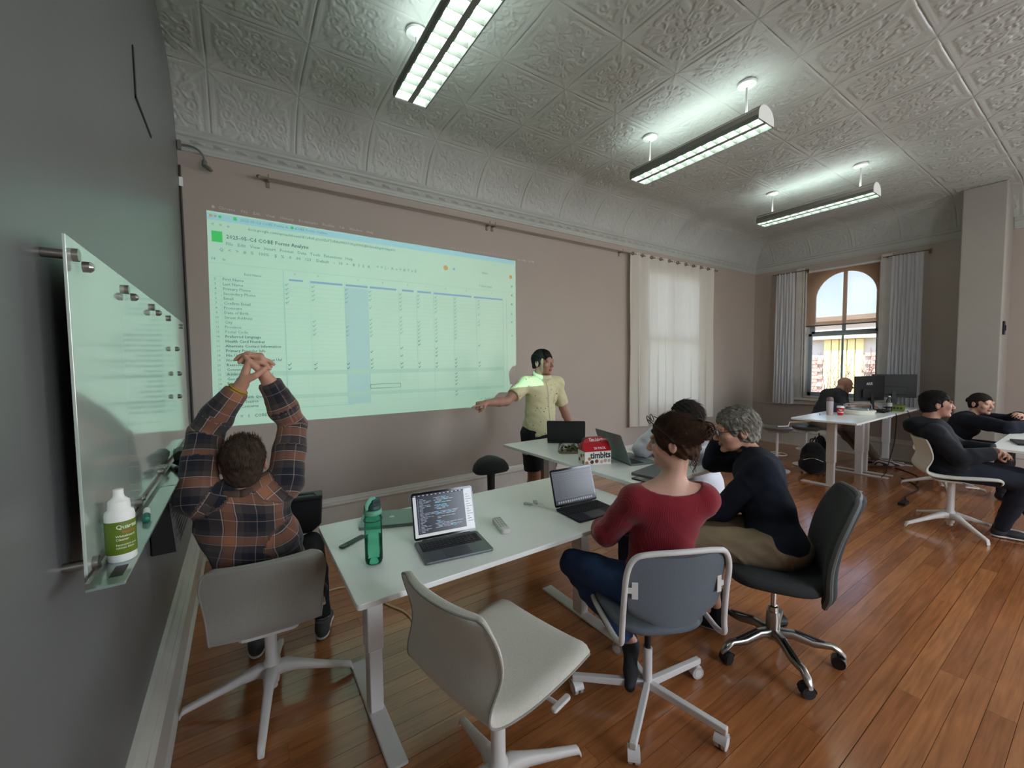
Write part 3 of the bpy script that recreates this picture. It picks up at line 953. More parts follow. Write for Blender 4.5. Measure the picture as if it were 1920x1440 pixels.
def sheet():
    t = thing('projected_spreadsheet', 'large pale green projected spreadsheet with tick marks on the wall', 'projection', (0, YF-0.002, 0))
    def rz(k): return 1.74+(16-k)*0.0387
    yb = 0.0
    # lit sheet area (same paint as the wall), with the bounds of the projection
    mb = MB(); mb.box(-0.175, 2.775, yb, yb+0.0016, 1.095, 2.80); mb.build('sheet_area', M_wall, t)
    L = [-0.0006]
    def plate(name, rects, m, lay=1, kind=None):
        mb = MB()
        for (x0, x1, z0, z1) in rects: mb.box(x0, x1, yb-0.0006*lay, yb-0.0006*(lay-1), z0, z1)
        o = mb.build(name, m, t)
        if kind: o['kind'] = kind
        return o
    plate('shaded_column', [(0.849, 1.06, 1.20, 2.30)], M_blue, 1)
    plate('shaded_row', [(-0.1, 2.605, rz(22)-0.019, rz(22)+0.019), (-0.1, 2.605, rz(27)-0.036, rz(27)+0.0)], M_shadec, 2)
    plate('menu_bar_tint', [(-0.174, 2.77, 2.745, 2.80)], mat('projected pale blue bar', srgb(150, 156, 170), 0.7), 1)
    plate('header_band', [(0.39, 0.50, 2.315, 2.33), (0.56, 0.83, 2.312, 2.33), (0.86, 1.06, 2.312, 2.33), (1.08, 1.34, 2.312, 2.33), (1.40, 1.52, 2.312, 2.33), (1.56, 1.71, 2.312, 2.33), (1.74, 2.19, 2.31, 2.328), (2.22, 2.60, 2.308, 2.325)], M_band, 3)
    lines = []
    for k in range(2, 30): lines.append((-0.178, 2.61, rz(k)-0.0199, rz(k)-0.0184))
    for x in (-0.1, 0.555, 0.849, 1.06, 1.36, 1.55, 1.735, 1.97, 2.25, 2.607, 2.655): lines.append((x-0.0008, x+0.0008, 1.2, 2.335))
    lines.append((0.345, 0.35, 1.2, 2.40)); lines.append((-0.17, 2.7, 2.405, 2.408)); lines.append((-0.17, 0.34, 2.30, 2.302)); lines.append((0.1, 0.9, 1.195, 1.203))
    plate('grid_line', lines, M_line, 4, 'stuff')
    z = 1.362
    plate('selected_cell', [(1.06, 1.36, z-0.021, z-0.018), (1.06, 1.36, z+0.018, z+0.021), (1.06, 1.063, z-0.02, z+0.02), (1.357, 1.36, z-0.02, z+0.02)], M_ink, 5)
    labels = {2: 'First Name', 3: 'Last Name', 4: 'Primary Phone', 5: 'Secondary Phone', 6: 'Email', 7: 'Confirm Email', 8: 'Pronouns', 9: 'Date of Birth',
              10: 'Street Address', 11: 'City', 12: 'Province', 13: 'Postal Code', 14: 'Preferred Language', 15: 'Health Card Number', 16: 'Alternate Contact Information',
              17: 'Primary Provider Info', 18: 'File Upload', 19: 'How Did You Hear About Us?', 20: 'Reasonment / Free Text', 21: 'Consent', 22: 'Additional Demographics',
              23: 'Gender', 24: 'Ethnicity', 25: 'Citizenship', 26: 'Disability', 27: 'Mental Health Questions', 28: 'Goal for Session', 29: 'Safety Concerns'}
    def T(mb, s, x, z, size, bold=0.0, align='LEFT', res=1, lay=3.5):
        add_text(mb, s, size, frame((x, yb-0.0006*lay, z), (1, 0, 0), (0, 0, 1)), bold, align, res)
    m1, m2, m3 = MB(), MB(), MB()
    for k, s in labels.items():
        T(m1 if k > 13 else m2, s, -0.088, rz(k)-0.011, 0.032, 0.012)
        T(m3, str(k), -0.137, rz(k)-0.010, 0.025, 0.01, 'CENTER')
    for mm, m in ((m1, M_ink), (m2, M_ink2)): mm.build('row_label', m, t)['kind'] = 'stuff'
    m3.build('row_number', M_ink2, t)['kind'] = 'stuff'
    cols = {0.37: [2, 3, 4, 5, 6, 20, 21], 0.578: [2, 3, 4, 5, 10, 11, 12, 13, 20, 21], 0.862: [2, 3, 4, 5, 11, 12, 13, 20, 21], 1.08: [2, 3, 4, 6, 9, 10, 11, 12, 13, 17, 19, 20, 21],
            1.38: [2, 3, 4, 5, 6, 8, 9, 10, 11, 12, 16, 18, 20, 21], 1.567: [2, 3, 4, 5, 9, 10, 11, 12, 13, 14, 15, 20, 21], 1.76: [2, 3, 4, 5, 6, 8, 9, 10, 11, 12, 13, 14, 16, 17, 18, 20, 21],
            1.987: [2, 3, 4, 5, 6, 7, 8, 9, 10, 11, 12, 13, 19, 20, 21, 23, 24, 25, 26, 28, 29], 2.28: [2, 3, 4, 6, 8, 9, 15, 20, 21]}
    a, b = MB(), MB()
    for x, ks in cols.items():
        for k in ks:
            zz = rz(k)-0.004
            mm = a if k > 13 else b
            y = yb-0.0006*4.2
            mm.add([(x-0.013, y, zz+0.003), (x-0.009, y, zz+0.006), (x-0.004, y, zz-0.010), (x-0.003, y, zz-0.003), (x+0.012, y, zz+0.014), (x+0.016, y, zz+0.012)], [(0, 2, 3, 1), (2, 5, 4, 3)])
    o = a.build('check_mark', M_ink, t); o['kind'] = 'stuff'
    o = b.build('check_mark', M_ink2, t); o['kind'] = 'stuff'
    mm = MB()
    T(mm, 'Chrome    File    Edit    View    History    Bookmarks    Profiles    Tab    Window    Help', -0.095, 2.838, 0.034, 0.006, lay=1)
    T(mm, '●', -0.14, 2.838, 0.03, 0.0, lay=1)
    for i in range(22): T(mm, '•-▪·'[i % 4] if False else '·', 1.95+i*0.04, 2.81, 0.05, 0.02, lay=1)
    T(mm, 'Thu 8 May  1:42 PM', 2.82, 2.80, 0.03, 0.004, lay=1)
    mm.build('menu_text', M_lite, t)
    mm = MB()
    T(mm, '2025-05-Cd COBE Forms Analysis', -0.05, 2.612, 0.043, 0.01)
    mm2 = MB()
    T(mm2, 'File   Edit   View   Insert   Format   Data   Tools   Extensions   Help', -0.055, 2.557, 0.036, 0.006)
    T(mm2, '2025-05-Cd COBE Forms A...    x', 0.052, 2.765, 0.03, 0.004)
    T(mm2, 'COBE Forms Outline', 0.45, 2.765, 0.03, 0.004)
    T(mm2, 'docs.google.com/spreadsheets/d/1a8xKq2m0Zs7TnR4uWb5Yc9Lp3VhEdJf6Gi/edit?gid=0#gid=0', 0.10, 2.70, 0.032, 0.008)
    T(mm2, '<   >   o', -0.145, 2.70, 0.036, 0.01)
    T(mm2, 'Field Name', 0.06, 2.325, 0.027, 0.01)
    T(mm2, 'F4      fx', -0.155, 2.43, 0.028, 0.004)
    T(mm2, 'Q   <   >   #   %   100%    $   %   .0   .00   123    Default    -   10   +    B   I   S   A', -0.10, 2.505, 0.036, 0.01)
    T(mm2, '=  =  |  -  A  o  +  #  Y  v  E', 1.15, 2.515, 0.036, 0.01)
    T(mm2, 'Share', 2.33, 2.588, 0.034, 0.01)
    T(mm2, '5 Client Intake', 2.29, 2.44, 0.028, 0.01)
    for x, z in ((0.62, 2.37), (0.97, 2.37), (1.2, 2.37), (1.45, 2.37), (1.65, 2.37), (1.87, 2.37), (2.12, 2.37), (2.45, 2.37), (0.43, 2.37)): T(mm2, 'ABCDEFGHI'[int(x*9) % 9], x, z, 0.022, 0.0)
    T(mm2, '+', 2.715, 1.88, 0.05, 0.01)
    T(mm2, '+    Analyze this data    :', 2.29, 1.158, 0.030, 0.006)
    mm.build('title_text', M_ink, t); mm2.build('toolbar_text', M_ink2, t)
    mm = MB(); T(mm, '+   =   1   COBE Forms  v', -0.06, 1.142, 0.036, 0.006); mm.build('tab_text', M_ink, t)
    def disc(nm, x, z, r, m):
        n = 14; y = yb-0.0006*4; mb = MB()
        mb.add([(x+r*math.cos(2*PI*i/n), y, z+r*math.sin(2*PI*i/n)) for i in range(n)], [tuple(range(n-1, -1, -1))]); mb.build(nm, m, t)
    for q in ((-0.145, -0.075, 2.575, 2.66), (0.005, 0.028, 2.765, 2.79)):
        g = MB(); g.box(q[0], q[1], yb-0.0024, yb, q[2], q[3]); g.build('green_icon', M_grn, t)
    for x, z, r in ((0.43, 2.777, 0.013), (-0.085, 2.777, 0.011)): disc('green_icon', x, z, r, M_grn)
    for x, z, r in ((1.884, 2.602, 0.026), (2.72, 2.592, 0.022), (-0.145, 2.777, 0.011), (2.732, 2.376, 0.012), (-0.115, 2.777, 0.009)): disc('orange_icon', x, z, r, M_org)
    for x, z, r in ((2.733, 2.48, 0.012), (2.73, 2.27, 0.012), (2.729, 2.156, 0.01), (2.727, 2.06, 0.01), (1.98, 2.60, 0.012)): disc('side_icon', x, z, r, M_band)
    # mobile faint glints of light right of the sheet: none built
sheet()

# ================================================================ LEFT WALL: glass board etc.
def tray_board():
    t = thing('glass_whiteboard', 'frosted glass whiteboard standing off the left grey wall with steel pins', 'whiteboard', (XL, 2.28, 1.12))
    M_board = mat('back painted glass', srgb(192, 206, 198), 0.05, coat=1.0)
    xb = 0.045
    mb = MB(); mb.box(xb-0.004, xb+0.002, -1.06, 1.07, 0, 0.735); mb.build('glass_pane', M_board, t, bevel=0.001)
    for z in (0.025, 0.70):
        for y in (-1.02, -0.54, -0.07, 0.40, 0.93):
            p = MB(); p.cyl((0, y, z), (xb-0.004, y, z), 0.010, n=14); p.cyl((xb+0.002, y, z), (xb+0.012, y, z), 0.014, n=16)
            p.build('standoff_pin', M_steel, t, smooth=True)
    for (y, z) in ((-1.0, 0.68), (-0.52, 0.68), (-0.05, 0.68), (0.5, 0.55), (0.55, 0.42), (0.5, 0.30)):
        m = MB(); m.lathe([(0, 0), (0.012, 0), (0.012, 0.012), (0.006, 0.018), (0, 0.018)], M=Matrix.Translation((xb+0.012, y, z)) @ Matrix.Rotation(PI/2, 4, 'Y'), n=14)
        m.build('magnet', M_steel, t, smooth=True)
    return t
tray_board()
M_traym = mat('pale glass tray', srgb(132, 150, 144), 0.12, coat=1.0)
tr_ = thing('pen_tray', 'narrow glass pen tray along the bottom of the whiteboard', 'pen tray', (XL+0.055, 2.2, 1.125))
mb = MB()
for a, b in ((-1.04, -0.20), (-0.19, 0.55), (0.56, 1.05)): mb.box(0, 0.062, a, b, -0.006, 0.0)
mb.build('shelf', M_traym, tr_, bevel=0.0015)
mb = MB(); mb.box(0.0, 0.008, -1.04, 1.05, 0.0, 0.012); mb.build('rail', M_steel, tr_)
for y in (-0.5, -0.45, 0.03, 0.07):
    p = MB(); p.cyl((-0.008, y, 0.028), (0.010, y, 0.028), 0.007, n=12); p.build('clip', M_chrome, tr_, smooth=True)
lb = MB(); lb.box(0.028, 0.05, -1.0, -0.94, 0.0002, 0.001); o = lb.build('maker_label', M_black, tr_)
# spray bottle
def marker(y, label, cap, rz, x=XL+0.085):
    t = thing('marker', label, 'marker', (x, y, 1.1353), rz)
    mb = MB(); mb.cyl((0, -0.045, 0), (0, 0.05, 0), 0.0088, n=16); mb.build('barrel', M_white, t, smooth=True)
    mb = MB(); mb.lathe([(0.0, -0.004), (0.008, -0.002), (0.0098, 0.003), (0.0098, 0.04), (0, 0.04)], M=Matrix.Translation((0, -0.055, 0)) @ Matrix.Rotation(-PI/2, 4, 'X'), n=16); mb.build('cap', cap, t, smooth=True)
marker(1.62, 'green capped whiteboard marker lying in the pen tray behind the spray bottle', mat('green marker cap', srgb(20, 110, 90), 0.4), 0.12)
marker(2.30, 'black capped whiteboard marker at the end of the pen tray beside the eraser', M_black, 0.3)
t = thing('whiteboard_eraser', 'dark grey felt eraser standing in the pen tray', 'eraser', (XL+0.088, 2.48, 1.1255), 0.1)
mb = MB(); mb.box(-0.022, 0.022, -0.06, 0.06, 0.0, 0.02); mb.build('felt_pad', M_blackfab, t, bevel=0.003)
mb = MB(); mb.prism([(-0.026, 0.02), (0.026, 0.02), (0.03, 0.045), (0.012, 0.062), (-0.012, 0.062), (-0.03, 0.045)], -0.064, 0.064, Matrix.Rotation(PI/2, 4, 'X')); mb.build('grip', mat('charcoal plastic', srgb(60, 62, 64), 0.5), t, bevel=0.004)
def spray():
    t = thing('spray_bottle', 'white cleaner bottle with olive green label standing on the pen tray', 'bottle', (XL+0.086, 1.305, 1.1255), math.radians(8))
    t.scale = (0.86, 0.86, 0.86)
    g = mat('olive green label', srgb(98, 122, 28), 0.4)
    mb = MB(); mb.lathe([(0.0, 0), (0.029, 0), (0.032, 0.004), (0.032, 0.122), (0.030, 0.134), (0.022, 0.142), (0.0, 0.143)]); mb.build('bottle_body', M_white, t, smooth=True)
    mb = MB(); mb.lathe([(0.0325, 0.022), (0.0327, 0.023), (0.0327, 0.110), (0.0325, 0.111)], close=False, n=40); mb.build('label', g, t, smooth=True)
    mb = MB(); mb.lathe([(0.0, 0.142), (0.024, 0.142), (0.023, 0.163), (0.013, 0.172), (0.011, 0.180), (0.011, 0.194), (0.0, 0.195)]); mb.build('spray_cap', M_white, t, smooth=True)
    def wrap(s, size, a0, z, m, name, bold=0.01):
        vs, fs = text_geo(s, size, 0, bold*size*2)
        mb = MB(); r = 0.0331
        mb.add([(r*math.cos(a0+p.x/r), r*math.sin(a0+p.x/r), z+p.y) for p in vs], fs); mb.build(name, m, t)
    wm = mat('label lettering', srgb(225, 232, 205), 0.5)
    a0 = math.radians(-103)
    wrap('Quartet', 0.0155, a0, 0.092, wm, 'lettering')
    wrap('boards', 0.011, a0+0.35, 0.080, mat('red lettering', srgb(200, 90, 60), 0.5), 'lettering')
    wrap('Whiteboard', 0.0085, a0-0.05, 0.069, wm, 'lettering'); wrap('Cleaner', 0.0085, a0-0.05, 0.060, wm, 'lettering')
    wrap('Nettoyant pour', 0.0075, a0-0.05, 0.046, wm, 'lettering', 0.006); wrap('tableau blanc', 0.0075, a0-0.05, 0.038, wm, 'lettering', 0.006)
spray()
t = thing('magazine_rack', 'perforated dark metal rack hanging on the left wall below the pen tray', 'rack', (XL, 2.2, 0.80))
def rack():
    m = mat('grey perforated metal', srgb(112, 112, 114), 0.5)
    mb = MB(); ny, nz = 20, 12
    P = []
    y0, y1, z0, z1 = 0.0, 0.62, 0.0, 0.26
    def X(z): return 0.085-0.02*z/0.26
    a = MB()
    for i in range(ny+1):
        y = y0+(y1-y0)*i/ny
        a.bar((X(0), y, 0), (X(z1), y, z1), 0.009, 0.003, up=(1, 0, 0))
    for j in range(nz+1):
        z = z1*j/nz
        a.bar((X(z), y0, z), (X(z), y1, z), 0.008, 0.003, up=(1, 0, 0))
    o = a.build('perforated_front', m, t); 
    b = MB(); b.box(0.001, 0.005, y0, y1, -0.0, 0.26); b.box(0.003, 0.083, y0, y1, -0.004, 0.0)
    b.add([(0, y0, 0), (0.083, y0, 0), (0.063, y0, 0.26), (0, y0, 0.26), (0, y0+0.003, 0), (0.083, y0+0.003, 0), (0.063, y0+0.003, 0.26), (0, y0+0.003, 0.26)], [(0, 1, 2, 3), (7, 6, 5, 4), (0, 4, 5, 1), (1, 5, 6, 2), (2, 6, 7, 3)])
    b.build('back_plate', M_black, t)
rack()
t = thing('wall_hatch', 'flush square access hatch high on the left grey wall', 'hatch', (XL, 2.63, 2.86))
mb = MB(); mb.box(0.0, 0.008, -0.185, 0.185, -0.105, 0.105); mb.build('panel', M_wallL, t, bevel=0.001)
mb = MB(); mb.box(0.0, 0.005, -0.191, -0.184, -0.111, 0.111); mb.box(0.0, 0.005, -0.191, 0.191, -0.111, -0.104); mb.build('shadow_gap', M_black, t)
# conduit in the corner and gooseneck lamp
t = thing('wall_conduit', 'dark cable conduit running down the corner beside the whiteboard', 'conduit', (XL+0.012, YF-0.012, 0))
mb = MB(); mb.cyl((0, 0, 0.40), (0, 0, 3.12), 0.007, n=10); mb.build('pipe', mat('dark grey conduit', srgb(70, 68, 66), 0.5), t, smooth=True)
mb = MB(); mb.box(-0.01, 0.014, -0.012, 0.012, 2.96, 3.03); mb.build('clip', M_white, t, bevel=0.002)
t = thing('gooseneck_lamp', 'small grey gooseneck lamp curling out of the upper left corner', 'lamp', (-0.31, 4.07, 3.27))
gm = mat('grey lamp metal', srgb(120, 118, 112), 0.4)
mb = MB(); mb.tube(spline([(0, 0, 0), (0.05, -0.01, 0.0), (0.10, -0.03, -0.02), (0.135, -0.04, -0.06), (0.145, -0.045, -0.10)], 5), 0.007, 8); mb.build('neck', gm, t, smooth=True)
mb = MB(); mb.lathe([(0.0, 0.0), (0.014, 0.002), (0.02, 0.012), (0.016, 0.05), (0.008, 0.06), (0, 0.06)], M=Matrix.Translation((0.145, -0.045, -0.155)), n=16); mb.build('shade', gm, t, smooth=True)
mb = MB(); mb.lathe([(0.0, 0.0), (0.028, -0.004), (0.034, 0.008), (0.018, 0.02), (0, 0.02)], M=Matrix.Translation((0.165, -0.06, -0.165)) @ Matrix.Rotation(0.5, 4, 'Y'), n=16); mb.build('lamp_head', gm, t, smooth=True)
mb = MB(); mb.box(-0.02, 0.004, -0.012, 0.012, -0.04, 0.03); mb.build('bracket', gm, t, bevel=0.003)

# ================================================================ TABLES
def desk(label, x0, x1, y0, y1, z, long_axis, legs, group=None, foot=0.66, crank=None, mirror=False):
    """legs: positions along the long axis; local coordinates around the table centre"""
    cx, cy = (x0+x1)/2, (y0+y1)/2
    t = thing('desk', label, 'table', (cx, cy, 0), group=group)
    w, d = x1-x0, y1-y0
    mb = MB(); mb.prism(rrect(w, d, 0.012, 3), z-0.022, z); mb.build('tabletop', M_white, t, bevel=0.0025)
    R = Matrix.Identity(4) if long_axis == 'x' else Matrix.Rotation(PI/2, 4, 'Z')
    L = w if long_axis == 'x' else d
    ends = []
    for p in legs:
        q = p-(cx if long_axis == 'x' else cy)
        if long_axis == 'y': q = q
        ends.append(q)
    def tf(mb_): mb_.v = [tuple(R @ Vector(v)) for v in mb_.v]; return mb_
    for q in ends:
        s = 1 if q > 0 else -1
        lg = MB(); lg.box(q-0.035, q+0.035, -0.045, 0.045, 0.30, z-0.06); tf(lg).build('leg', M_wmetal, t, bevel=0.006)
        lg = MB(); lg.box(q-0.029, q+0.029, -0.039, 0.039, 0.012, 0.30); tf(lg).build('leg_inner', M_wmetal, t, bevel=0.005)
        ft = MB(); ft.box(q-0.038, q+0.038, -foot/2, foot/2, 0.0, 0.014); tf(ft).build('foot', M_wmetal, t, bevel=0.005)
        br = MB(); br.box(q-0.03, q+0.03, -0.28, 0.28, z-0.06, z-0.0225); tf(br).build('bracket', M_wmetal, t, bevel=0.003)
    rl = MB()
    for yy in (-0.16, 0.16): rl.box(min(ends), max(ends), yy-0.015, yy+0.015, z-0.055, z-0.03)
    tf(rl).build('frame_rail', M_wmetal, t)
    if crank:
        c = MB(); c.tube([(crank[0]-cx, crank[1]-cy, z-0.06), (crank[0]-cx-0.22, crank[1]-cy+0.14, z-0.06), (crank[0]-cx-0.235, crank[1]-cy+0.15, z-0.11), (crank[0]-cx-0.35, crank[1]-cy+0.22, z-0.115)], 0.007, 8)
        c.build('crank_handle', M_wmetal, t, smooth=True)
    return t
desk('white desk nearest the whiteboard, with the green bottle and two open laptops', 0.305, 1.915, 1.435, 2.275, 0.75, 'x', (0.46, 1.73), foot=0.68)
desk('white desk nearest the standing presenter, with the red and white snack box', 1.937, 2.635, 1.52, 3.07, 0.85, 'y', (1.74, 2.84), foot=0.62)
desk('white raised desk below the arched window, the one with the cup and cake carrier', 5.755, 7.11, 1.66, 2.33, 0.85, 'x', (6.06, 7.02), crank=(5.98, 2.2), foot=0.62)
desk('white raised desk holding the monitors, against the arched window wall', 7.125, 8.36, 1.66, 2.33, 0.85, 'x', (7.21, 8.13), foot=0.62)
desk('white desk at the right frame edge under the woman leaning on her arms', 5.50, 7.10, -0.12, 0.66, 0.78, 'x', (5.78, 6.9), foot=0.62)

# ================================================================ CHAIRS
M_felt = mat('oatmeal felt', srgb(204, 200, 188), 0.95, bump=0.5, bscale=420, var=0.07, vscale=240, sheen=0.3)
M_felt2 = mat('grey felt', srgb(146, 142, 134), 0.95, bump=0.5, bscale=420, var=0.07, vscale=240, sheen=0.3)
M_bluegrey = mat('blue grey chair fabric', srgb(104, 112, 120), 0.95, bump=0.4, bscale=350, var=0.05, vscale=200)
def shell_chair(label, loc, rz, rzbase, dz, m, group):
    t = thing('shell_chair', label, 'chair', (loc[0], loc[1], 0), rz, group)
    prof = [(0.245, 0.425), (0.24, 0.452), (0.21, 0.464), (0.10, 0.458), (-0.04, 0.448), (-0.13, 0.445), (-0.19, 0.455), (-0.228, 0.485), (-0.240, 0.53), (-0.232, 0.585), (-0.232, 0.65), (-0.25, 0.72), (-0.274, 0.785), (-0.279, 0.797)]
    wid = [0.38, 0.44, 0.465, 0.47, 0.455, 0.43, 0.415, 0.415, 0.42, 0.435, 0.455, 0.465, 0.43, 0.36]
    pr = spline([(0, y, z+dz) for y, z in prof], 3); wd = [v.x for v in spline([(w, 0, 0) for w in wid], 3)]
    nv = len(pr); nu = 22
    thick = 0.030
    def surf(off):
        P = []
        for i in range(nu+1):
            u = -1+2*i/nu
            row = []
            for j in range(nv):
                d = (pr[min(j+1, nv-1)]-pr[max(j-1, 0)]).normalized()
                nrm = Vector((0, d.z, -d.y))      # pointing down / backwards
                p = pr[j].copy(); w = wd[j]/2
                back = max(0, min(1, (p.z-dz-0.47)/0.15))
                p.x = u*w
                p.y += back*0.035*abs(u)**2.2         # wraps around the sitter
                p.z += (1-back)*0.012*abs(u)**2.5
                e = min(1, (1-abs(u))*6, j*0.6, (nv-1-j)*0.6)
                row.append(p+nrm*(off*thick*(0.35+0.65*max(0, e)**0.5)))
            P.append(row)
        return P
    A = surf(0.0); B = surf(1.0)
    mb = MB(); mb.grid(A)
    n0 = len(mb.v)
    vb = [p for r in B for p in r]
    mb.v += [tuple(p) for p in vb]
    for i in range(nu):
        for j in range(nv-1):
            a = n0+i*nv+j; mb.f.append((a, a+1, a+nv+1, a+nv)); mb.mi.append(0)
    rim = [(i, 0) for i in range(nu+1)]+[(nu, j) for j in range(1, nv)]+[(i, nv-1) for i in range(nu-1, -1, -1)]+[(0, j) for j in range(nv-2, 0, -1)]
    ids = [i*nv+j for i, j in rim]
    for a, b in zip(ids, ids[1:]+ids[:1]): mb.f.append((b, a, n0+a, n0+b)); mb.mi.append(0)
    mb.build('seat_shell', m, t, smooth=True, angle=70)
    pp = MB(); pp.tube([(Vector(A[i][j])+Vector(B[i][j]))/2*0.3+Vector(A[i][j])*0.7 for i, j in rim], 0.0042, 6, closed=True); pp.build('piping', M_felt2, t, smooth=True)
    mb = MB(); mb.prism(rrect(0.24, 0.26, 0.03, 3), 0.405+dz, 0.42+dz); mb.build('seat_plate', M_wplastic, t, bevel=0.003)
    mb = MB(); mb.tube([(0.10, 0.04, 0.408+dz), (0.225, 0.05, 0.405+dz)], 0.007, 8); mb.build('lever', M_wplastic, t, smooth=True)
    mb = MB(); mb.prism(rrect(0.085, 0.022, 0.009, 4), -0.006, 0.006, Matrix.Translation((0.235, 0.06, 0.405+dz)) @ Matrix.Rotation(PI/2, 4, 'Z')); mb.build('lever_grip', M_wplastic, t, bevel=0.003)
    b = MB()
    b.lathe([(0.030, 0.06), (0.036, 0.10), (0.034, 0.165), (0.026, 0.18), (0.026, 0.40+dz), (0, 0.40+dz)], n=24); b.build('post', M_wplastic, t, smooth=True, angle=50)
    st = MB(); st.cyl((0, 0, 0.035), (0, 0, 0.075), 0.022); st.build('post_foot', M_wplastic, t, smooth=True)
    for k in range(4):
        a = rzbase-rz+k*PI/2
        c, s = math.cos(a), math.sin(a)
        lg = MB()
        pts = [(0.0, 0.118), (0.06, 0.128), (0.12, 0.112), (0.22, 0.078), (0.33, 0.042), (0.352, 0.034), (0.362, 0.012)]
        ws = [0.07, 0.062, 0.042, 0.036, 0.032, 0.030, 0.026]; hs = [0.06, 0.058, 0.046, 0.034, 0.028, 0.030, 0.024]
        vs = []; n = 10
        for (r, z), w, h in zip(pts, ws, hs):
            for q in range(n):
                an = 2*PI*q/n
                ex = math.copysign(abs(math.cos(an))**0.6, math.cos(an))*w/2; ez = math.copysign(abs(math.sin(an))**0.6, math.sin(an))*h/2
                vs.append((c*r-s*ex, s*r+c*ex, z+ez))
        m_ = len(pts)
        fs = [(i*n+q, i*n+(q+1) % n, (i+1)*n+(q+1) % n, (i+1)*n+q) for i in range(m_-1) for q in range(n)]+[tuple(range(n-1, -1, -1)), tuple((m_-1)*n+q for q in range(n))]
        lg.add(vs, fs); lg.build('leg', M_wplastic, t, smooth=True, angle=60)
    return t
G1 = 'felt shell chairs on four-star bases'
shell_chair('empty oatmeal felt shell chair in the foreground, facing right', (0.715, 1.19), math.radians(-78), math.radians(-5), 0.075, M_felt, None)
shell_chair('grey felt shell chair carrying the man in the plaid shirt', (0.075, 2.225), math.radians(-4), math.radians(-10), -0.045, M_felt2, None)
shell_chair('white shell chair carrying the man in the black hoodie', (5.42, 0.86), math.radians(-155), math.radians(48), 0.05, M_felt, None)
shell_chair('white shell chair under the woman leaning on her folded arms', (7.02, 1.19), math.radians(178), math.radians(20), -0.02, M_felt, None)
def caster(t, x, y, a, m, mw, r=0.03, group=None):
    c, s = math.cos(a), math.sin(a)
    p = lambda u, v, z: (x+c*u-s*v, y+s*u+c*v, z)
    mb = MB()
    for v in (-0.013, 0.013): mb.cyl(p(0, v-0.008, r), p(0, v+0.008, r), r, n=18)
    w = mb.build('caster', mw, t, smooth=True, angle=40)
    h = MB()
    pts = [(0.033*math.cos(q), r+0.034*math.sin(q)) for q in [math.radians(g) for g in range(10, 200, 19)]]
    vs = []
    for v in (-0.024, 0.024):
        vs += [p(u, v, z) for u, z in pts]
    n = len(pts)
    h.add(vs, [(i, i+1, n+i+1, n+i) for i in range(n-1)]); h.cyl(p(0, 0, r+0.03), p(0, 0, 0.095), 0.008, n=8)
    h.build('caster_hood', m, w, smooth=True)
    for v in (-0.0215, 0.0215):
        k = MB(); k.cyl(p(0, v-0.0008, r), p(0, v+0.0008, r), r*0.62, n=16); k.build('hub_cap', m, w, smooth=True)
def star_base(t, phase, R, m, mw, z0=0.10, n=5, metal=False, hubz=0.13):
    for k in range(n):
        a = phase+k*2*PI/n
        c, s = math.cos(a), math.sin(a)
        P = lambda r, z: Vector((c*r, s*r, z))
        lg = MB()
        if metal:
            pts = [(0.02, hubz+0.02), (0.09, hubz+0.025), (0.18, hubz+0.0), (0.26, 0.105), (R+0.01, 0.082), (R+0.03, 0.062)]
            vs = []; nn = 10
            for (r, z), w, h in zip(pts, [0.05, 0.042, 0.036, 0.034, 0.036, 0.02], [0.05, 0.044, 0.036, 0.03, 0.03, 0.02]):
                for q in range(nn):
                    an = 2*PI*q/nn
                    ex = math.copysign(abs(math.cos(an))**0.6, math.cos(an))*w/2; ez = math.copysign(abs(math.sin(an))**0.6, math.sin(an))*h/2
                    vs.append((c*r-s*ex, s*r+c*ex, z+ez))
            mm = len(pts)
            lg.add(vs, [(i*nn+q, i*nn+(q+1) % nn, (i+1)*nn+(q+1) % nn, (i+1)*nn+q) for i in range(mm-1) for q in range(nn)]+[tuple(range(nn-1, -1, -1)), tuple((mm-1)*nn+q for q in range(nn))])
            o = lg.build('base_leg', m, t, smooth=True, angle=60)
            g = MB(); g.bar(P(0.10, hubz+0.0485), P(R-0.06, 0.117), 0.014, 0.006); g.build('inlay_strip', M_black, o)
        else:
            lg.bar(P(0.0, z0), P(R+0.02, z0-0.008), 0.028, 0.036, w2=0.028, h2=0.028); lg.build('base_leg', m, t, bevel=0.004)
        caster(t, c*R, s*R, a+0.8+k*1.3, m if not metal else M_black, mw)
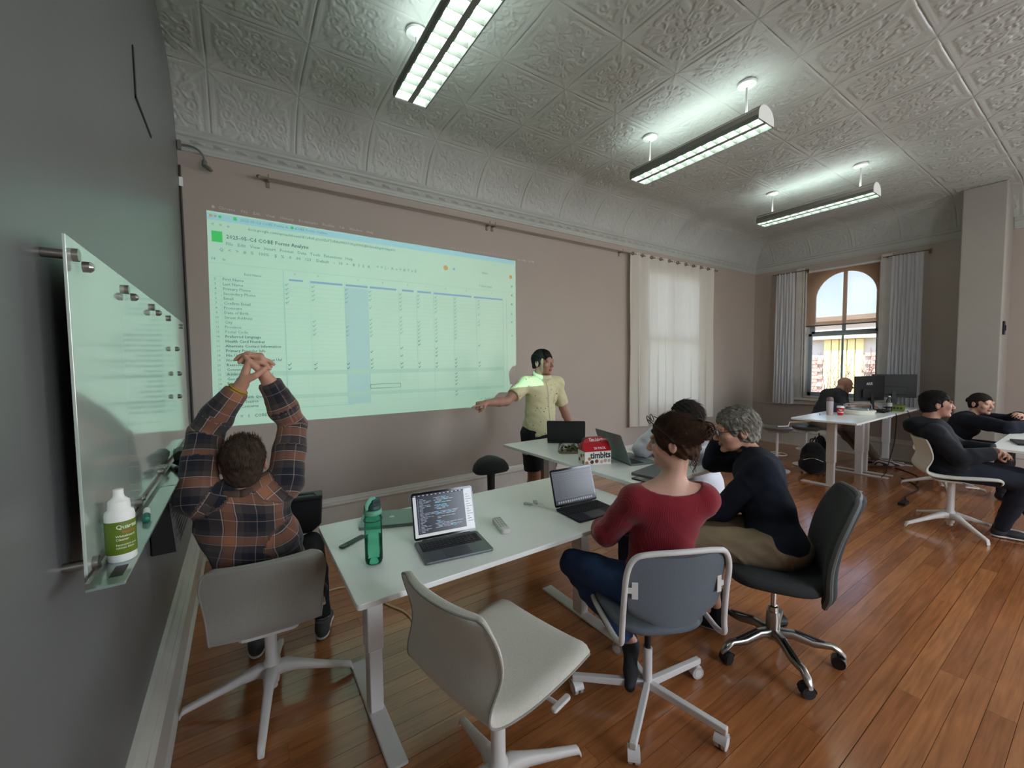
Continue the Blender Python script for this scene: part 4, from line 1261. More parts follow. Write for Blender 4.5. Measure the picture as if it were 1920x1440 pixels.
def tube_chair():
    rz = math.radians(-26)
    t = thing('tube_frame_chair', 'white tube frame swivel chair with blue grey fabric carrying the woman in red', 'chair', (1.52, 1.18, 0), rz)
    star_base(t, math.radians(65)-rz, 0.325, M_wmetal, mat('pale grey wheel', srgb(188, 182, 178), 0.4), z0=0.088)
    mb = MB(); mb.lathe([(0.021, 0.07), (0.021, 0.26), (0.019, 0.262), (0.0, 0.262)]); mb.build('post', M_wmetal, t, smooth=True, angle=40)
    mb = MB(); mb.cyl((0, 0, 0.26), (0, 0, 0.44), 0.014); mb.build('gas_spring', M_black, t, smooth=True)
    mb = MB(); mb.box(-0.09, 0.09, -0.10, 0.10, 0.425, 0.445); mb.build('seat_plate', M_black, t, bevel=0.004)
    n = 36; P = []
    out = []
    for i in range(n):
        a = 2*PI*i/n; cx = math.copysign(abs(math.cos(a))**0.62, math.cos(a)); sy = math.copysign(abs(math.sin(a))**0.62, math.sin(a))
        out.append((0.215*cx*(1+0.04*sy), 0.205*sy+0.01))
    mb = MB()
    vs = []
    rings = [(0.3, 0.446), (0.97, 0.446), (1.0, 0.456), (1.0, 0.468), (0.96, 0.480), (0.7, 0.478), (0.3, 0.474)]
    for s, z in rings: vs += [(x*s, y*s, z+0.010*(abs(x)/0.215)**2*min(1, s)) for x, y in out]
    m_ = len(rings)
    fs = [(i*n+q, i*n+(q+1) % n, (i+1)*n+(q+1) % n, (i+1)*n+q) for i in range(m_-1) for q in range(n)]+[tuple(range(n-1, -1, -1)), tuple((m_-1)*n+q for q in range(n))]
    mb.add(vs, fs); mb.build('seat', M_bluegrey, t, smooth=True, angle=60)
    # backrest panel, bowed
    W, z0, z1 = 0.205, 0.545, 0.825
    def bp(u, v, off):
        w = W*(0.93+0.07*v)
        if v < 0.2: w *= 1-0.25*((0.2-v)/0.2)**2
        if v > 0.85: w *= 1-0.22*((v-0.85)/0.15)**2
        x = u*w
        zz = z0+(z1-z0)*v+(-0.03*(1-abs(u)**2) if v < 0.5 else 0)*(1-2*v if v < 0.5 else 0)
        y = -0.205-0.05*v-0.035*(1-u*u)+off
        return (x, y, zz)
    nu, nv = 20, 14
    mb = MB(); A = [[bp(-1+2*i/nu, j/nv, 0.009) for j in range(nv+1)] for i in range(nu+1)]; B = [[bp(-1+2*i/nu, j/nv, -0.009) for j in range(nv+1)] for i in range(nu+1)]
    mb.grid(A); n0 = len(mb.v); mb.v += [p for r in B for p in r]
    q = nv+1
    for i in range(nu):
        for j in range(nv):
            a = n0+i*q+j; mb.f.append((a, a+1, a+q+1, a+q)); mb.mi.append(0)
    rim = [(i, 0) for i in range(nu+1)]+[(nu, j) for j in range(1, nv+1)]+[(i, nv) for i in range(nu-1, -1, -1)]+[(0, j) for j in range(nv-1, 0, -1)]
    ids = [i*q+j for i, j in rim]
    for a, b in zip(ids, ids[1:]+ids[:1]): mb.f.append((b, a, n0+a, n0+b)); mb.mi.append(0)
    mb.build('backrest', M_bluegrey, t, smooth=True, angle=60)
    pts = [(-0.19, 0.18, 0.458), (-0.225, 0.10, 0.458), (-0.228, -0.08, 0.452), (-0.224, -0.17, 0.445), (-0.222, -0.225, 0.462), (-0.219, -0.228, 0.52), (-0.217, -0.24, 0.64), (-0.214, -0.26, 0.76), (-0.19, -0.272, 0.822), (-0.14, -0.285, 0.842), (0, -0.297, 0.848)]
    full = pts+[(-x, y, z) for x, y, z in pts[-2::-1]]
    mb = MB(); mb.tube(spline(full, 5), 0.0115, 10); mb.build('tube_frame', M_wmetal, t, smooth=True)
    for s in (-1, 1):
        mb = MB(); mb.prism([(-0.012, -0.034), (0.012, -0.034), (0.012, -0.012), (0.03, -0.012), (0.03, 0.012), (0.012, 0.012), (0.012, 0.034), (-0.012, 0.034)], -0.0015, 0.0015,
                            Matrix.Translation((s*0.178, -0.252, 0.685)) @ Matrix.Rotation(s*0.30, 4, 'Z') @ Matrix.Rotation(PI/2, 4, 'X') @ Matrix.Scale(s, 4, (1, 0, 0)))
        mb.build('back_bracket', M_wmetal, t, bevel=0.002)
tube_chair()
def task_chair():
    rz = math.radians(30)
    t = thing('task_chair', 'dark grey high back office chair on a polished five-star base', 'chair', (2.335, 1.005, 0), rz)
    star_base(t, math.radians(16)-rz, 0.29, M_steel, M_black, metal=True, hubz=0.10)
    mb = MB(); mb.lathe([(0.034, 0.09), (0.034, 0.20), (0.030, 0.235), (0.0, 0.236)]); mb.build('post', M_steel, t, smooth=True, angle=40)
    mb = MB(); mb.lathe([(0.024, 0.235), (0.024, 0.262), (0.013, 0.264), (0.013, 0.42), (0, 0.42)]); mb.build('gas_spring', M_chrome, t, smooth=True, angle=40)
    mb = MB(); mb.box(-0.08, 0.08, -0.11, 0.13, 0.405, 0.44); mb.build('mechanism', M_black, t, bevel=0.01)
    mb = MB(); mb.tube([(0.08, 0.05, 0.42), (0.2, 0.06, 0.41)], 0.006, 8); mb.box(0.17, 0.235, 0.045, 0.075, 0.400, 0.415); mb.build('lever', M_black, t)
    M_g = mat('charcoal chair fabric', srgb(52, 55, 56), 0.85, bump=0.4, bscale=300, var=0.08, vscale=150)
    n = 36; out = []
    for i in range(n):
        a = 2*PI*i/n; cx = math.copysign(abs(math.cos(a))**0.6, math.cos(a)); sy = math.copysign(abs(math.sin(a))**0.6, math.sin(a))
        out.append((0.235*cx, 0.225*sy+0.01))
    rings = [(0.4, 0.438), (0.93, 0.438), (1.0, 0.455), (1.0, 0.478), (0.94, 0.498), (0.6, 0.50), (0.2, 0.498)]
    vs = []
    for s, z in rings: vs += [(x*s, y*s, z) for x, y in out]
    m_ = len(rings)
    mb = MB(); mb.add(vs, [(i*n+q, i*n+(q+1) % n, (i+1)*n+(q+1) % n, (i+1)*n+q) for i in range(m_-1) for q in range(n)]+[tuple(range(n-1, -1, -1)), tuple((m_-1)*n+q for q in range(n))])
    mb.build('seat', M_g, t, smooth=True, angle=60)
    prof = [(-0.215, 0.40), (-0.225, 0.46), (-0.222, 0.54), (-0.228, 0.62), (-0.25, 0.72), (-0.285, 0.82), (-0.325, 0.905), (-0.335, 0.925)]
    wd = [0.36, 0.42, 0.45, 0.455, 0.45, 0.43, 0.36, 0.30]
    pr = spline([(0, y, z) for y, z in prof], 3); ww = [v.x for v in spline([(w, 0, 0) for w in wd], 3)]
    nv = len(pr); nu = 18
    def S(off):
        return [[Vector(((-1+2*i/nu)*ww[j]/2, pr[j].y+0.03*abs(-1+2*i/nu)**2+off*(0.4+0.6*min(1, (1-abs(-1+2*i/nu))*5, j*0.5, (nv-1-j)*0.5)**0.5), pr[j].z)) for j in range(nv)] for i in range(nu+1)]
    A, B = S(0.028), S(-0.028)
    mb = MB(); mb.grid(A); n0 = len(mb.v); mb.v += [tuple(p) for r in B for p in r]
    for i in range(nu):
        for j in range(nv-1):
            a = n0+i*nv+j; mb.f.append((a, a+1, a+nv+1, a+nv)); mb.mi.append(0)
    rim = [(i, 0) for i in range(nu+1)]+[(nu, j) for j in range(1, nv)]+[(i, nv-1) for i in range(nu-1, -1, -1)]+[(0, j) for j in range(nv-2, 0, -1)]
    ids = [i*nv+j for i, j in rim]
    for a, b in zip(ids, ids[1:]+ids[:1]): mb.f.append((b, a, n0+a, n0+b)); mb.mi.append(0)
    mb.build('backrest', M_g, t, smooth=True, angle=60)
    pp = MB(); pp.tube([(Vector(A[i][j])+Vector(B[i][j]))/2 for i, j in rim], 0.013, 8, closed=True); pp.build('back_rim', mat('grey rim piping', srgb(92, 95, 95), 0.6), t, smooth=True)
    mb = MB(); mb.bar((0, -0.05, 0.425), (0, -0.245, 0.425), 0.06, 0.014); mb.bar((0, -0.24, 0.42), (0, -0.262, 0.56), 0.06, 0.012, up=(0, 1, 0)); mb.build('back_support', M_black, t, bevel=0.003)
task_chair()
# stools
t = thing('saddle_stool', 'black saddle shaped leaning stool standing against the projection wall', 'stool', (1.795, 3.05, 0))
P = []
for i in range(29):
    a = 2*PI*i/28
    P.append([(0.165*s*math.cos(a), 0.15*s*math.sin(a), z+0.02*s*math.cos(a)**2*(-1)+0.0) for s, z in ((0.0, 0.765), (0.4, 0.762), (0.75, 0.738), (0.95, 0.70), (1.0, 0.665), (0.9, 0.645), (0.5, 0.635), (0.0, 0.63))])
mb = MB(); mb.grid(P); mb.build('seat', M_blackfab, t, smooth=True)
mb = MB(); mb.lathe([(0.04, 0.62), (0.034, 0.58), (0.032, 0.30), (0.036, 0.06), (0.0, 0.06)]); mb.build('column', M_black, t, smooth=True)
mb = MB(); mb.lathe([(0.0, 0), (0.13, 0), (0.15, 0.02), (0.13, 0.045), (0.04, 0.07), (0, 0.07)]); mb.build('rocker_base', M_black, t, smooth=True)
def round_stool(label, loc, h, m):
    t = thing('round_stool', label, 'stool', (loc[0], loc[1], 0))
    mb = MB(); mb.lathe([(0.05, h-0.055), (0.15, h-0.05), (0.178, h-0.035), (0.182, h-0.012), (0.17, h-0.002), (0.12, h), (0.075, h-0.004), (0.05, h-0.012), (0, h-0.014)], n=32); mb.build('seat', m, t, smooth=True, angle=50)
    mb = MB(); mb.tube(circle((0, 0, h-0.066), 0.13, 24), 0.005, 6, closed=True); mb.build('seat_ring', M_steel, t, smooth=True)
    mb = MB(); mb.cyl((0, 0, 0.03), (0, 0, h-0.05), 0.016); mb.build('column', M_wmetal, t, smooth=True)
    mb = MB(); mb.lathe([(0.0, 0), (0.16, 0), (0.165, 0.008), (0.06, 0.022), (0.02, 0.04), (0, 0.04)], n=32); mb.build('base', M_wmetal, t, smooth=True, angle=50)
    mb = MB(); mb.tube(circle((0, 0, 0.24), 0.12, 24), 0.006, 6, closed=True)
    for k in range(3): a = k*2*PI/3; mb.cyl((0, 0, 0.24), (0.12*math.cos(a), 0.12*math.sin(a), 0.24), 0.004, n=6)
    mb.build('foot_ring', M_wmetal, t, smooth=True)
round_stool('round grey padded stool standing left of the desk under the arched window', (6.32, 2.72), 0.63, mat('grey stool vinyl', srgb(96, 88, 82), 0.35))
round_stool('low grey stool under the bald man in front of the arched window', (7.0, 2.62), 0.585, mat('dark stool vinyl', srgb(70, 64, 60), 0.5))
# ================================================================ PEOPLE: smooth implicit bodies meshed on a grid
def npv(a): return np.array(a, dtype=np.float64)
class Body:
    """list of primitives: round cones and ellipsoids joined by a smooth minimum; each has a material slot"""
    def __init__(self, k=0.02):
        self.p = []; self.k = k
    def cone(self, a, b, ra, rb, slot=0, k=None, flat=False, op='+'):
        self.p.append(('c', npv(a), npv(b), ra, rb, slot, k, flat, op)); return self
    def ell(self, c, r, R=None, slot=0, k=None, op='+'):
        self.p.append(('e', npv(c), npv(r), np.eye(3) if R is None else np.array(R, dtype=np.float64), 0, slot, k, False, op)); return self
    def plane(self, c, n, rad, slot=None):
        """keep only the side opposite to n, within rad of c"""
        n = npv(n); n = n/np.linalg.norm(n)
        self.p.append(('p', npv(c), n, rad, 0, slot, None, False, '-')); return self
    @staticmethod
    def dist(q, P):
        if q[0] == 'c':
            a, b, ra, rb = q[1], q[2], q[3], q[4]
            ab = b-a; L2 = max((ab**2).sum(), 1e-12)
            t = np.clip(((P-a)@ab)/L2, 0, 1)
            d = np.sqrt(((P-a-t[..., None]*ab)**2).sum(-1))-(ra+(rb-ra)*t)
            if q[7]:
                d = np.maximum(d, ((P-b)@ab)/math.sqrt(L2))
            return d
        if q[0] == 'e':
            c, r, R = q[1], q[2], q[3]
            x = (P-c)@R
            k0 = np.sqrt(((x/r)**2).sum(-1)); k1 = np.sqrt(((x/(r*r))**2).sum(-1))
            return np.where(k1 > 1e-9, k0*(k0-1)/np.maximum(k1, 1e-9), -r.min())
    @staticmethod
    def bbox(q, m):
        if q[0] == 'c':
            r = max(q[3], q[4])+m
            return np.minimum(q[1], q[2])-r, np.maximum(q[1], q[2])+r
        if q[0] == 'e':
            e = np.abs(q[3])@q[2]+m
            return q[1]-e, q[1]+e
        return q[1]-q[3], q[1]+q[3]
    def bounds(self):
        lo = np.min([self.bbox(q, 0.03)[0] for q in self.p if q[8] == '+'], 0); hi = np.max([self.bbox(q, 0.03)[1] for q in self.p if q[8] == '+'], 0)
        return lo, hi
    def field(self, lo, hi, vox, inflate=0.0, fold=None):
        n = np.maximum(3, np.ceil((hi-lo)/vox).astype(int)+1)
        D = np.full(n, 0.05, dtype=np.float32)
        ax = [lo[i]+np.arange(n[i])*vox for i in range(3)]
        for q in self.p:
            k = self.k if q[6] is None else q[6]
            bl, bh = self.bbox(q, k+vox*2+0.02)
            i0 = np.maximum(0, np.floor((bl-lo)/vox).astype(int)); i1 = np.minimum(n, np.ceil((bh-lo)/vox).astype(int)+1)
            if np.any(i1 <= i0): continue
            sl = tuple(slice(i0[i], i1[i]) for i in range(3))
            G = np.stack(np.meshgrid(*[ax[i][sl[i]] for i in range(3)], indexing='ij'), -1)
            cur = D[sl]
            if q[0] == 'p':
                s = (G-q[1])@q[2]
                m = ((G-q[1])**2).sum(-1) < q[3]**2
                D[sl] = np.where(m, np.maximum(cur, s), cur); continue
            d = self.dist(q, G)-(inflate if q[8] == '+' else 0)
            if q[8] == '+':
                h = np.clip(0.5+0.5*(cur-d)/k, 0, 1)
                D[sl] = cur*(1-h)+d*h-k*h*(1-h)
            else:
                h = np.clip(0.5-0.5*(cur+d)/k, 0, 1)
                D[sl] = cur*(1-h)-d*h+k*h*(1-h)
        if fold is not None:
            X, Y, Z = np.meshgrid(*ax, indexing='ij', sparse=True)
            D += fold(X, Y, Z).astype(np.float32)
        return D
def surface_nets(D, lo, vox):
    s = D < 0
    n = D.shape
    c = [s[i:n[0]-1+i, j:n[1]-1+j, k:n[2]-1+k] for i in (0, 1) for j in (0, 1) for k in (0, 1)]
    cnt = sum(x.astype(np.int8) for x in c)
    cell = (cnt > 0) & (cnt < 8)
    idx = -np.ones(cell.shape, dtype=np.int64)
    ci = np.argwhere(cell)
    if len(ci) == 0: return np.zeros((0, 3)), np.zeros((0, 4), int)
    idx[cell] = np.arange(len(ci))
    acc = np.zeros((len(ci), 3)); num = np.zeros(len(ci))
    corners = [(i, j, k) for i in (0, 1) for j in (0, 1) for k in (0, 1)]
    val = {cc: D[ci[:, 0]+cc[0], ci[:, 1]+cc[1], ci[:, 2]+cc[2]] for cc in corners}
    for a in corners:
        for ax in range(3):
            if a[ax] == 0:
                b = list(a); b[ax] = 1; b = tuple(b)
                va, vb = val[a], val[b]
                m = (va < 0) != (vb < 0)
                t = np.where(m, va/np.where(m, va-vb, 1), 0)
                p = np.tile(np.array(a, float), (len(ci), 1)); p[:, ax] += t
                acc += np.where(m[:, None], p, 0); num += m
    V = lo+(ci+acc/num[:, None])*vox
    F = []
    for ax in range(3):
        u, v = [(1, 2), (2, 0), (0, 1)][ax]
        sa = [slice(None)]*3; sb = [slice(None)]*3
        sa[ax] = slice(0, n[ax]-1); sb[ax] = slice(1, n[ax])
        e = s[tuple(sa)] != s[tuple(sb)]
        E = np.argwhere(e)
        E = E[(E[:, u] > 0) & (E[:, v] > 0) & (E[:, u] < n[u]-1) & (E[:, v] < n[v]-1)]
        if len(E) == 0: continue
        ins = s[E[:, 0], E[:, 1], E[:, 2]]
        def g(du, dv):
            q = E.copy(); q[:, u] -= du; q[:, v] -= dv
            return idx[q[:, 0], q[:, 1], q[:, 2]]
        Q = np.stack([g(1, 1), g(0, 1), g(0, 0), g(1, 0)], -1)
        Q[~ins] = Q[~ins][:, ::-1]
        F.append(Q)
    F = np.concatenate(F)
    F = F[(F >= 0).all(1)]
    return V, F
def relax(V, F, it=1, w=0.5):
    if len(V) == 0: return V
    for _ in range(it):
        S_ = np.zeros_like(V); C_ = np.zeros(len(V))
        for a, b in ((0, 1), (1, 2), (2, 3), (3, 0)):
            np.add.at(S_, F[:, a], V[F[:, b]]); np.add.at(S_, F[:, b], V[F[:, a]])
            np.add.at(C_, F[:, a], 1); np.add.at(C_, F[:, b], 1)
        C_ = np.maximum(C_, 1)
        V = V*(1-w)+S_/C_[:, None]*w
    return V
def mesh_body(name, B, mats, vox=0.009, fine=(), fvox=0.004, parent=None, inflate=0.0, fold=None, uv=False, smooth=1):
    """coarse grid everywhere, fine grid inside the given boxes; all in one mesh"""
    lo, hi = B.bounds()
    VV, FF = [], []
    off = 0
    D = B.field(lo, hi, vox, inflate, fold)
    V, F = surface_nets(D, lo, vox)
    V = relax(V, F, smooth)
    if len(fine):
        c = V[F].mean(1); keep = np.ones(len(F), bool)
        for (a, b) in fine:
            keep &= ~((c > npv(a)+vox*1.2) & (c < npv(b)-vox*1.2)).all(1)
        F = F[keep]
    VV.append(V); FF.append(F); off = len(V)
    for (a, b) in fine:
        D = B.field(npv(a), npv(b), fvox, inflate, fold)
        V, F = surface_nets(D, npv(a), fvox)
        V = relax(V, F, 1, 0.4)
        VV.append(V); FF.append(F+off); off += len(V)
    V = np.concatenate(VV); F = np.concatenate(FF)
    used = np.unique(F); rm = np.zeros(len(V), int); rm[used] = np.arange(len(used)); V = V[used]; F = rm[F]
    me = np_mesh(name, V, F)
    for m in mats: me.materials.append(m)
    if len(mats) > 1 or uv:
        C = V[F].mean(1) if not uv else V
        best = np.full(len(C), 9.0); sl = np.zeros(len(C), int); pid = np.zeros(len(C), int)
        for i, q in enumerate(B.p):
            if q[8] != '+': continue
            bl, bh = B.bbox(q, 0.06)
            m = ((C > bl) & (C < bh)).all(1)
            if not m.any(): continue
            d = Body.dist(q, C[m])
            j = np.where(m)[0]
            b = d < best[j]
            best[j[b]] = d[b]; sl[j[b]] = q[5]; pid[j[b]] = i
        if not uv:
            me.polygons.foreach_set('material_index', sl.astype(np.int32))
        else:
            A = np.zeros((len(V), 3), dtype=np.float32)
            for i, q in enumerate(B.p):
                m = pid == i
                if not m.any(): continue
                P = V[m]
                if q[0] == 'c' and q[7] is not None and q[3] < 0.09:
                    ab = q[2]-q[1]; L = np.linalg.norm(ab); d = ab/L
                    s_, t_, _ = basis(Vector(d)); s_ = npv(s_); t_ = npv(t_)
                    al = (P-q[1])@d; x = (P-q[1])@s_; y = (P-q[1])@t_
                    A[m, 0] = np.arctan2(y, x)*0.055+i*0.013; A[m, 1] = al+i*0.031
                else:
                    A[m, 0] = P[:, 0]*0.95+P[:, 1]*0.35; A[m, 1] = P[:, 2]+0.03*np.sin(P[:, 0]*9)
            at = me.attributes.new('cloth', 'FLOAT_VECTOR', 'POINT')
            at.data.foreach_set('vector', A.ravel())
    return link(name, me, parent)
def R3(fwd, up=(0, 0, 1)):
    """columns: right, forward, up"""
    f = npv(fwd); f = f/np.linalg.norm(f)
    r = np.cross(f, npv(up)); r = r/np.linalg.norm(r)
    u = np.cross(r, f)
    return np.stack([r, f, u], 1)
M_iris = mat('dark eye', srgb(40, 30, 24), 0.2)
M_eye = mat('eye white', srgb(158, 150, 144), 0.4)
def skin(name, c, lip=None):
    return mat(name, c, 0.5, bump=0.12, bscale=220, var=0.06, vscale=14)
def head(B, c, R, s=1.0, female=False, ears=True):
    """slots: 0 skin, 1 lips, 2 eye white, 3 iris; c = middle of the head, R from R3"""
    c = npv(c)
    L = lambda x, y, z: c+R@(npv((x, y, z))*s)
    r = lambda *a: npv(a)*s
    j = 0.92 if female else 1.0
    B.ell(L(0, -0.018, 0.032), r(0.076, 0.094, 0.082), R, 0, 0.015)
    B.ell(L(0, 0.028, -0.022), r(0.062*j, 0.066, 0.085), R, 0, 0.015)
    B.ell(L(0, 0.032, -0.078), r(0.048*j, 0.048, 0.032), R, 0, 0.02)
    B.ell(L(0, 0.076, -0.097), r(0.019, 0.018, 0.016), R, 0, 0.016)
    for x in (-1, 1):
        B.ell(L(x*0.030, 0.080, 0.027), r(0.027, 0.012, 0.009), R, 0, 0.008)
        B.ell(L(x*0.042, 0.062, -0.022), r(0.022, 0.022, 0.022), R, 0, 0.012)
        B.ell(L(x*0.031, 0.099, 0.006), r(0.018, 0.013, 0.010), R, 0, 0.007, op='-')
        B.ell(L(x*0.031, 0.0765, 0.005), r(0.0135, 0.0125, 0.0105), R, 2, 0.002)
        B.ell(L(x*0.032, 0.0855, 0.005), r(0.0058, 0.0045, 0.0058), R, 3, 0.001)
        B.ell(L(x*0.031, 0.083, 0.0145), r(0.016, 0.008, 0.0045), R, 0, 0.003)
        B.ell(L(x*0.009, 0.101, -0.036), r(0.008, 0.009, 0.006), R, 0, 0.005)
        if ears:
            B.ell(L(x*0.078, -0.012, -0.008), r(0.009, 0.019, 0.032), R, 0, 0.006)
            B.ell(L(x*0.086, -0.008, -0.004), r(0.006, 0.010, 0.019), R, 0, 0.004, op='-')
    B.cone(L(0, 0.088, 0.012), L(0, 0.110, -0.028), 0.0075*s, 0.0115*s, 0, 0.008)
    B.ell(L(0, 0.089, -0.058), r(0.021, 0.009, 0.0052), R, 1, 0.003)
    B.ell(L(0, 0.088, -0.067), r(0.019, 0.009, 0.0055), R, 1, 0.003)
    B.ell(L(0, 0.097, -0.0625), r(0.024, 0.006, 0.0014), R, 1, 0.002, op='-')
    return L
def hand(B, w, d, nrm, side, curl=(0.4, 0.45, 0.5, 0.55), thumb=0.5, spread=0.12, s=1.0, slot=0, bend2=1.0, nails=False):
    """w wrist, d direction to the knuckles, nrm = back-of-hand normal; side +1 thumb on the d x nrm side"""
    d = npv(d); d /= np.linalg.norm(d); nrm = npv(nrm); nrm -= d*(nrm@d); nrm /= np.linalg.norm(nrm)
    x = np.cross(d, nrm)*side      # towards the thumb
    w = npv(w)
    offs = [0.030, 0.010, -0.011, -0.030]; kl = [0.088, 0.092, 0.087, 0.078]; fl = [(0.040, 0.024, 0.020), (0.044, 0.028, 0.021), (0.041, 0.026, 0.020), (0.032, 0.020, 0.018)]
    for i in range(4):
        k = w+d*kl[i]*s+x*offs[i]*s
        B.cone(w+x*offs[i]*0.55*s+d*0.008*s, k, 0.0155*s, 0.0115*s, slot, 0.010)
        a = k; dd = d*math.cos(spread*(1.5-i)*0.5)+x*math.sin(spread*(1.5-i)*0.5)
        ang = 0
        for q in range(3):
            ang += curl[i]*(1.0 if q == 0 else bend2*(1.1 if q == 1 else 0.7))
            v = dd*math.cos(ang)-nrm*math.sin(ang)
            b = a+v*fl[i][q]*s
            B.cone(a, b, (0.0098-0.0009*q)*s, (0.0089-0.0011*q)*s, slot, 0.003)
            a = b
    B.ell(w+d*0.045*s, npv((0.036, 0.045, 0.014))*s, np.stack([x, d, nrm], 1), slot, 0.01)
    t0 = w+d*0.022*s+x*0.022*s-nrm*0.004*s
    v = d*0.62+x*(0.75-thumb*0.35)-nrm*(0.25+0.5*thumb); v /= np.linalg.norm(v)
    t1 = t0+v*0.042*s
    v2 = d*0.85+x*(0.35-thumb*0.5)-nrm*(0.3+0.4*thumb); v2 /= np.linalg.norm(v2)
    t2 = t1+v2*0.032*s
    v3 = d*0.9-x*(0.1+thumb*0.3)-nrm*(0.3+0.3*thumb); v3 /= np.linalg.norm(v3)
    t3 = t2+v3*0.024*s
    B.cone(t0, t1, 0.0165*s, 0.0125*s, slot, 0.010); B.cone(t1, t2, 0.0118*s, 0.0105*s, slot, 0.003); B.cone(t2, t3, 0.0105*s, 0.008*s, slot, 0.003)
def foldfn(amp=0.003, f=(38, 30, 55), seed=0, rough=1.0):
    r = np.random.RandomState(seed); p = r.uniform(0, 6.28, 8)
    def fn(X, Y, Z):
        w = 0.5*np.sin(7*X+p[0])+0.5*np.sin(8*Y+5*Z+p[1])
        a = np.sin(f[2]*Z+9*w+6*X+p[2])+0.7*np.sin(f[0]*X+f[1]*Y-18*Z+5*w+p[3])
        b = 0.5*np.sin(90*Z+40*X+p[4]+4*w)*np.sin(31*Y+p[5])
        c = 1-2*np.abs(np.sin(13*Z+11*X-9*Y+1.6*w+p[6])); e = 1-2*np.abs(np.sin(-10*Z+14*X+8*Y+2.0*w+p[7]))
        m = 0.5+0.5*np.sin(5*X+6*Y+9*Z+p[0])
        return amp*(a*0.5+b*0.5*rough-0.9*np.maximum(c, 0)**3*m-0.9*np.maximum(e, 0)**3*(1-m))
    return fn
HAIRN = [0]
def strands(name, c, R, s, allow, comb, m, parent, n=900, L=0.05, r=0.0022, lift=0.35, seed=0, rad=(0.078, 0.097, 0.086), off=(0, -0.018, 0.032), curl=0.0, th=0.004):
    """short tapered tufts rooted on the skull; allow(local unit dir)->bool, comb(local dir)->local direction"""
    rnd = np.random.RandomState(seed)
    c = npv(c); vs = []; fs = []
    k = 0
    while k < n:
        u = rnd.normal(size=3); u /= np.linalg.norm(u)
        if not allow(u): continue
        k += 1
        p = (u*npv(rad)+npv(off))*s*1.0
        nr = u/npv(rad); nr /= np.linalg.norm(nr)
        cd = npv(comb(u)); cd = cd-nr*(cd@nr); ln = np.linalg.norm(cd); cd = cd/ln if ln > 1e-6 else cd
        cd = cd+rnd.normal(size=3)*0.12
        LL = L*rnd.uniform(0.6, 1.2); pts = [p]; dv = cd*(1-lift)+nr*lift
        q = p.copy(); ph = rnd.uniform(0, 6.28)
        ns = 4
        for i in range(ns):
            e = (i+1)/ns
            dv2 = dv*(1-0.4*e)+(cd-nr*0.25)*0.4*e+npv((0, 0, -0.10*e))
            if curl: dv2 = dv2+curl*npv((math.sin(ph+5*e), math.cos(ph+5*e), math.sin(1.3*ph+4*e)))
            dv2 /= np.linalg.norm(dv2)
            q = q+dv2*LL/ns; 
            # keep outside the skull
            z = (q/s-npv(off))/npv(rad); zl = np.linalg.norm(z)
            if zl < 1.02: q = (z/zl*1.02*npv(rad)+npv(off))*s
            pts.append(q.copy())
        base = len(vs); rr = [r*1.0, r*1.15, r*0.95, r*0.6, r*0.08]
        sd = np.cross(cd, nr); sd /= max(np.linalg.norm(sd), 1e-6)
        for i, q in enumerate(pts):
            for a in (0, 2.094, 4.189):
                vs.append(tuple(c+R@(q+(sd*math.cos(a)+nr*math.sin(a)*0.6)*rr[i])))
        for i in range(len(pts)-1):
            for a in range(3):
                b = (a+1) % 3
                fs.append((base+i*3+a, base+i*3+b, base+(i+1)*3+b, base+(i+1)*3+a))
    me = np_mesh(name, np.array(vs), np.array(fs), m)
    return link(name, me, parent)
def glasses(parent, c, R, s, m, z=0.005, tilt=0.0, top=False):
    c = npv(c)
    g = MB()
    def P(x, y, zz):
        if top:   # pushed up on the hair
            y2 = y*0.9-0.015+0*x; z2 = zz+0.075+0.35*(y-0.0)*0.2
            return Vector(c+R@(npv((x*1.05, y2, z2))*s))
        return Vector(c+R@(npv((x, y, zz+z))*s))
    for sx in (-1, 1):
        ring = [P(sx*0.034+0.024*math.cos(a), 0.104-0.10*abs(sx*0.034+0.024*math.cos(a))*0.35, 0.017*math.copysign(abs(math.sin(a))**0.8, math.sin(a))) for a in [2*PI*i/20 for i in range(20)]]
        g.tube(ring, 0.0021*s, 6, closed=True)
        g.tube([P(sx*0.058, 0.100, 0.008), P(sx*0.073, 0.086, 0.008), P(sx*0.081, 0.03, 0.006), P(sx*0.082, -0.01, 0.004), P(sx*0.081, -0.03, -0.012)], 0.0021*s, 6)
    g.tube([P(-0.010, 0.104, 0.004), P(0, 0.107, 0.007), P(0.010, 0.104, 0.004)], 0.002*s, 6)
    o = g.build('glasses', m, parent, smooth=True)
    for sx in (-1, 1):
        l = MB(); l.add([P(sx*0.034+0.023*math.cos(a), 0.1035-0.10*abs(sx*0.034+0.023*math.cos(a))*0.35, 0.016*math.sin(a)) for a in [2*PI*i/16 for i in range(16)]], [tuple(range(16))]); l.build('lens', M_pane, o)
    return o
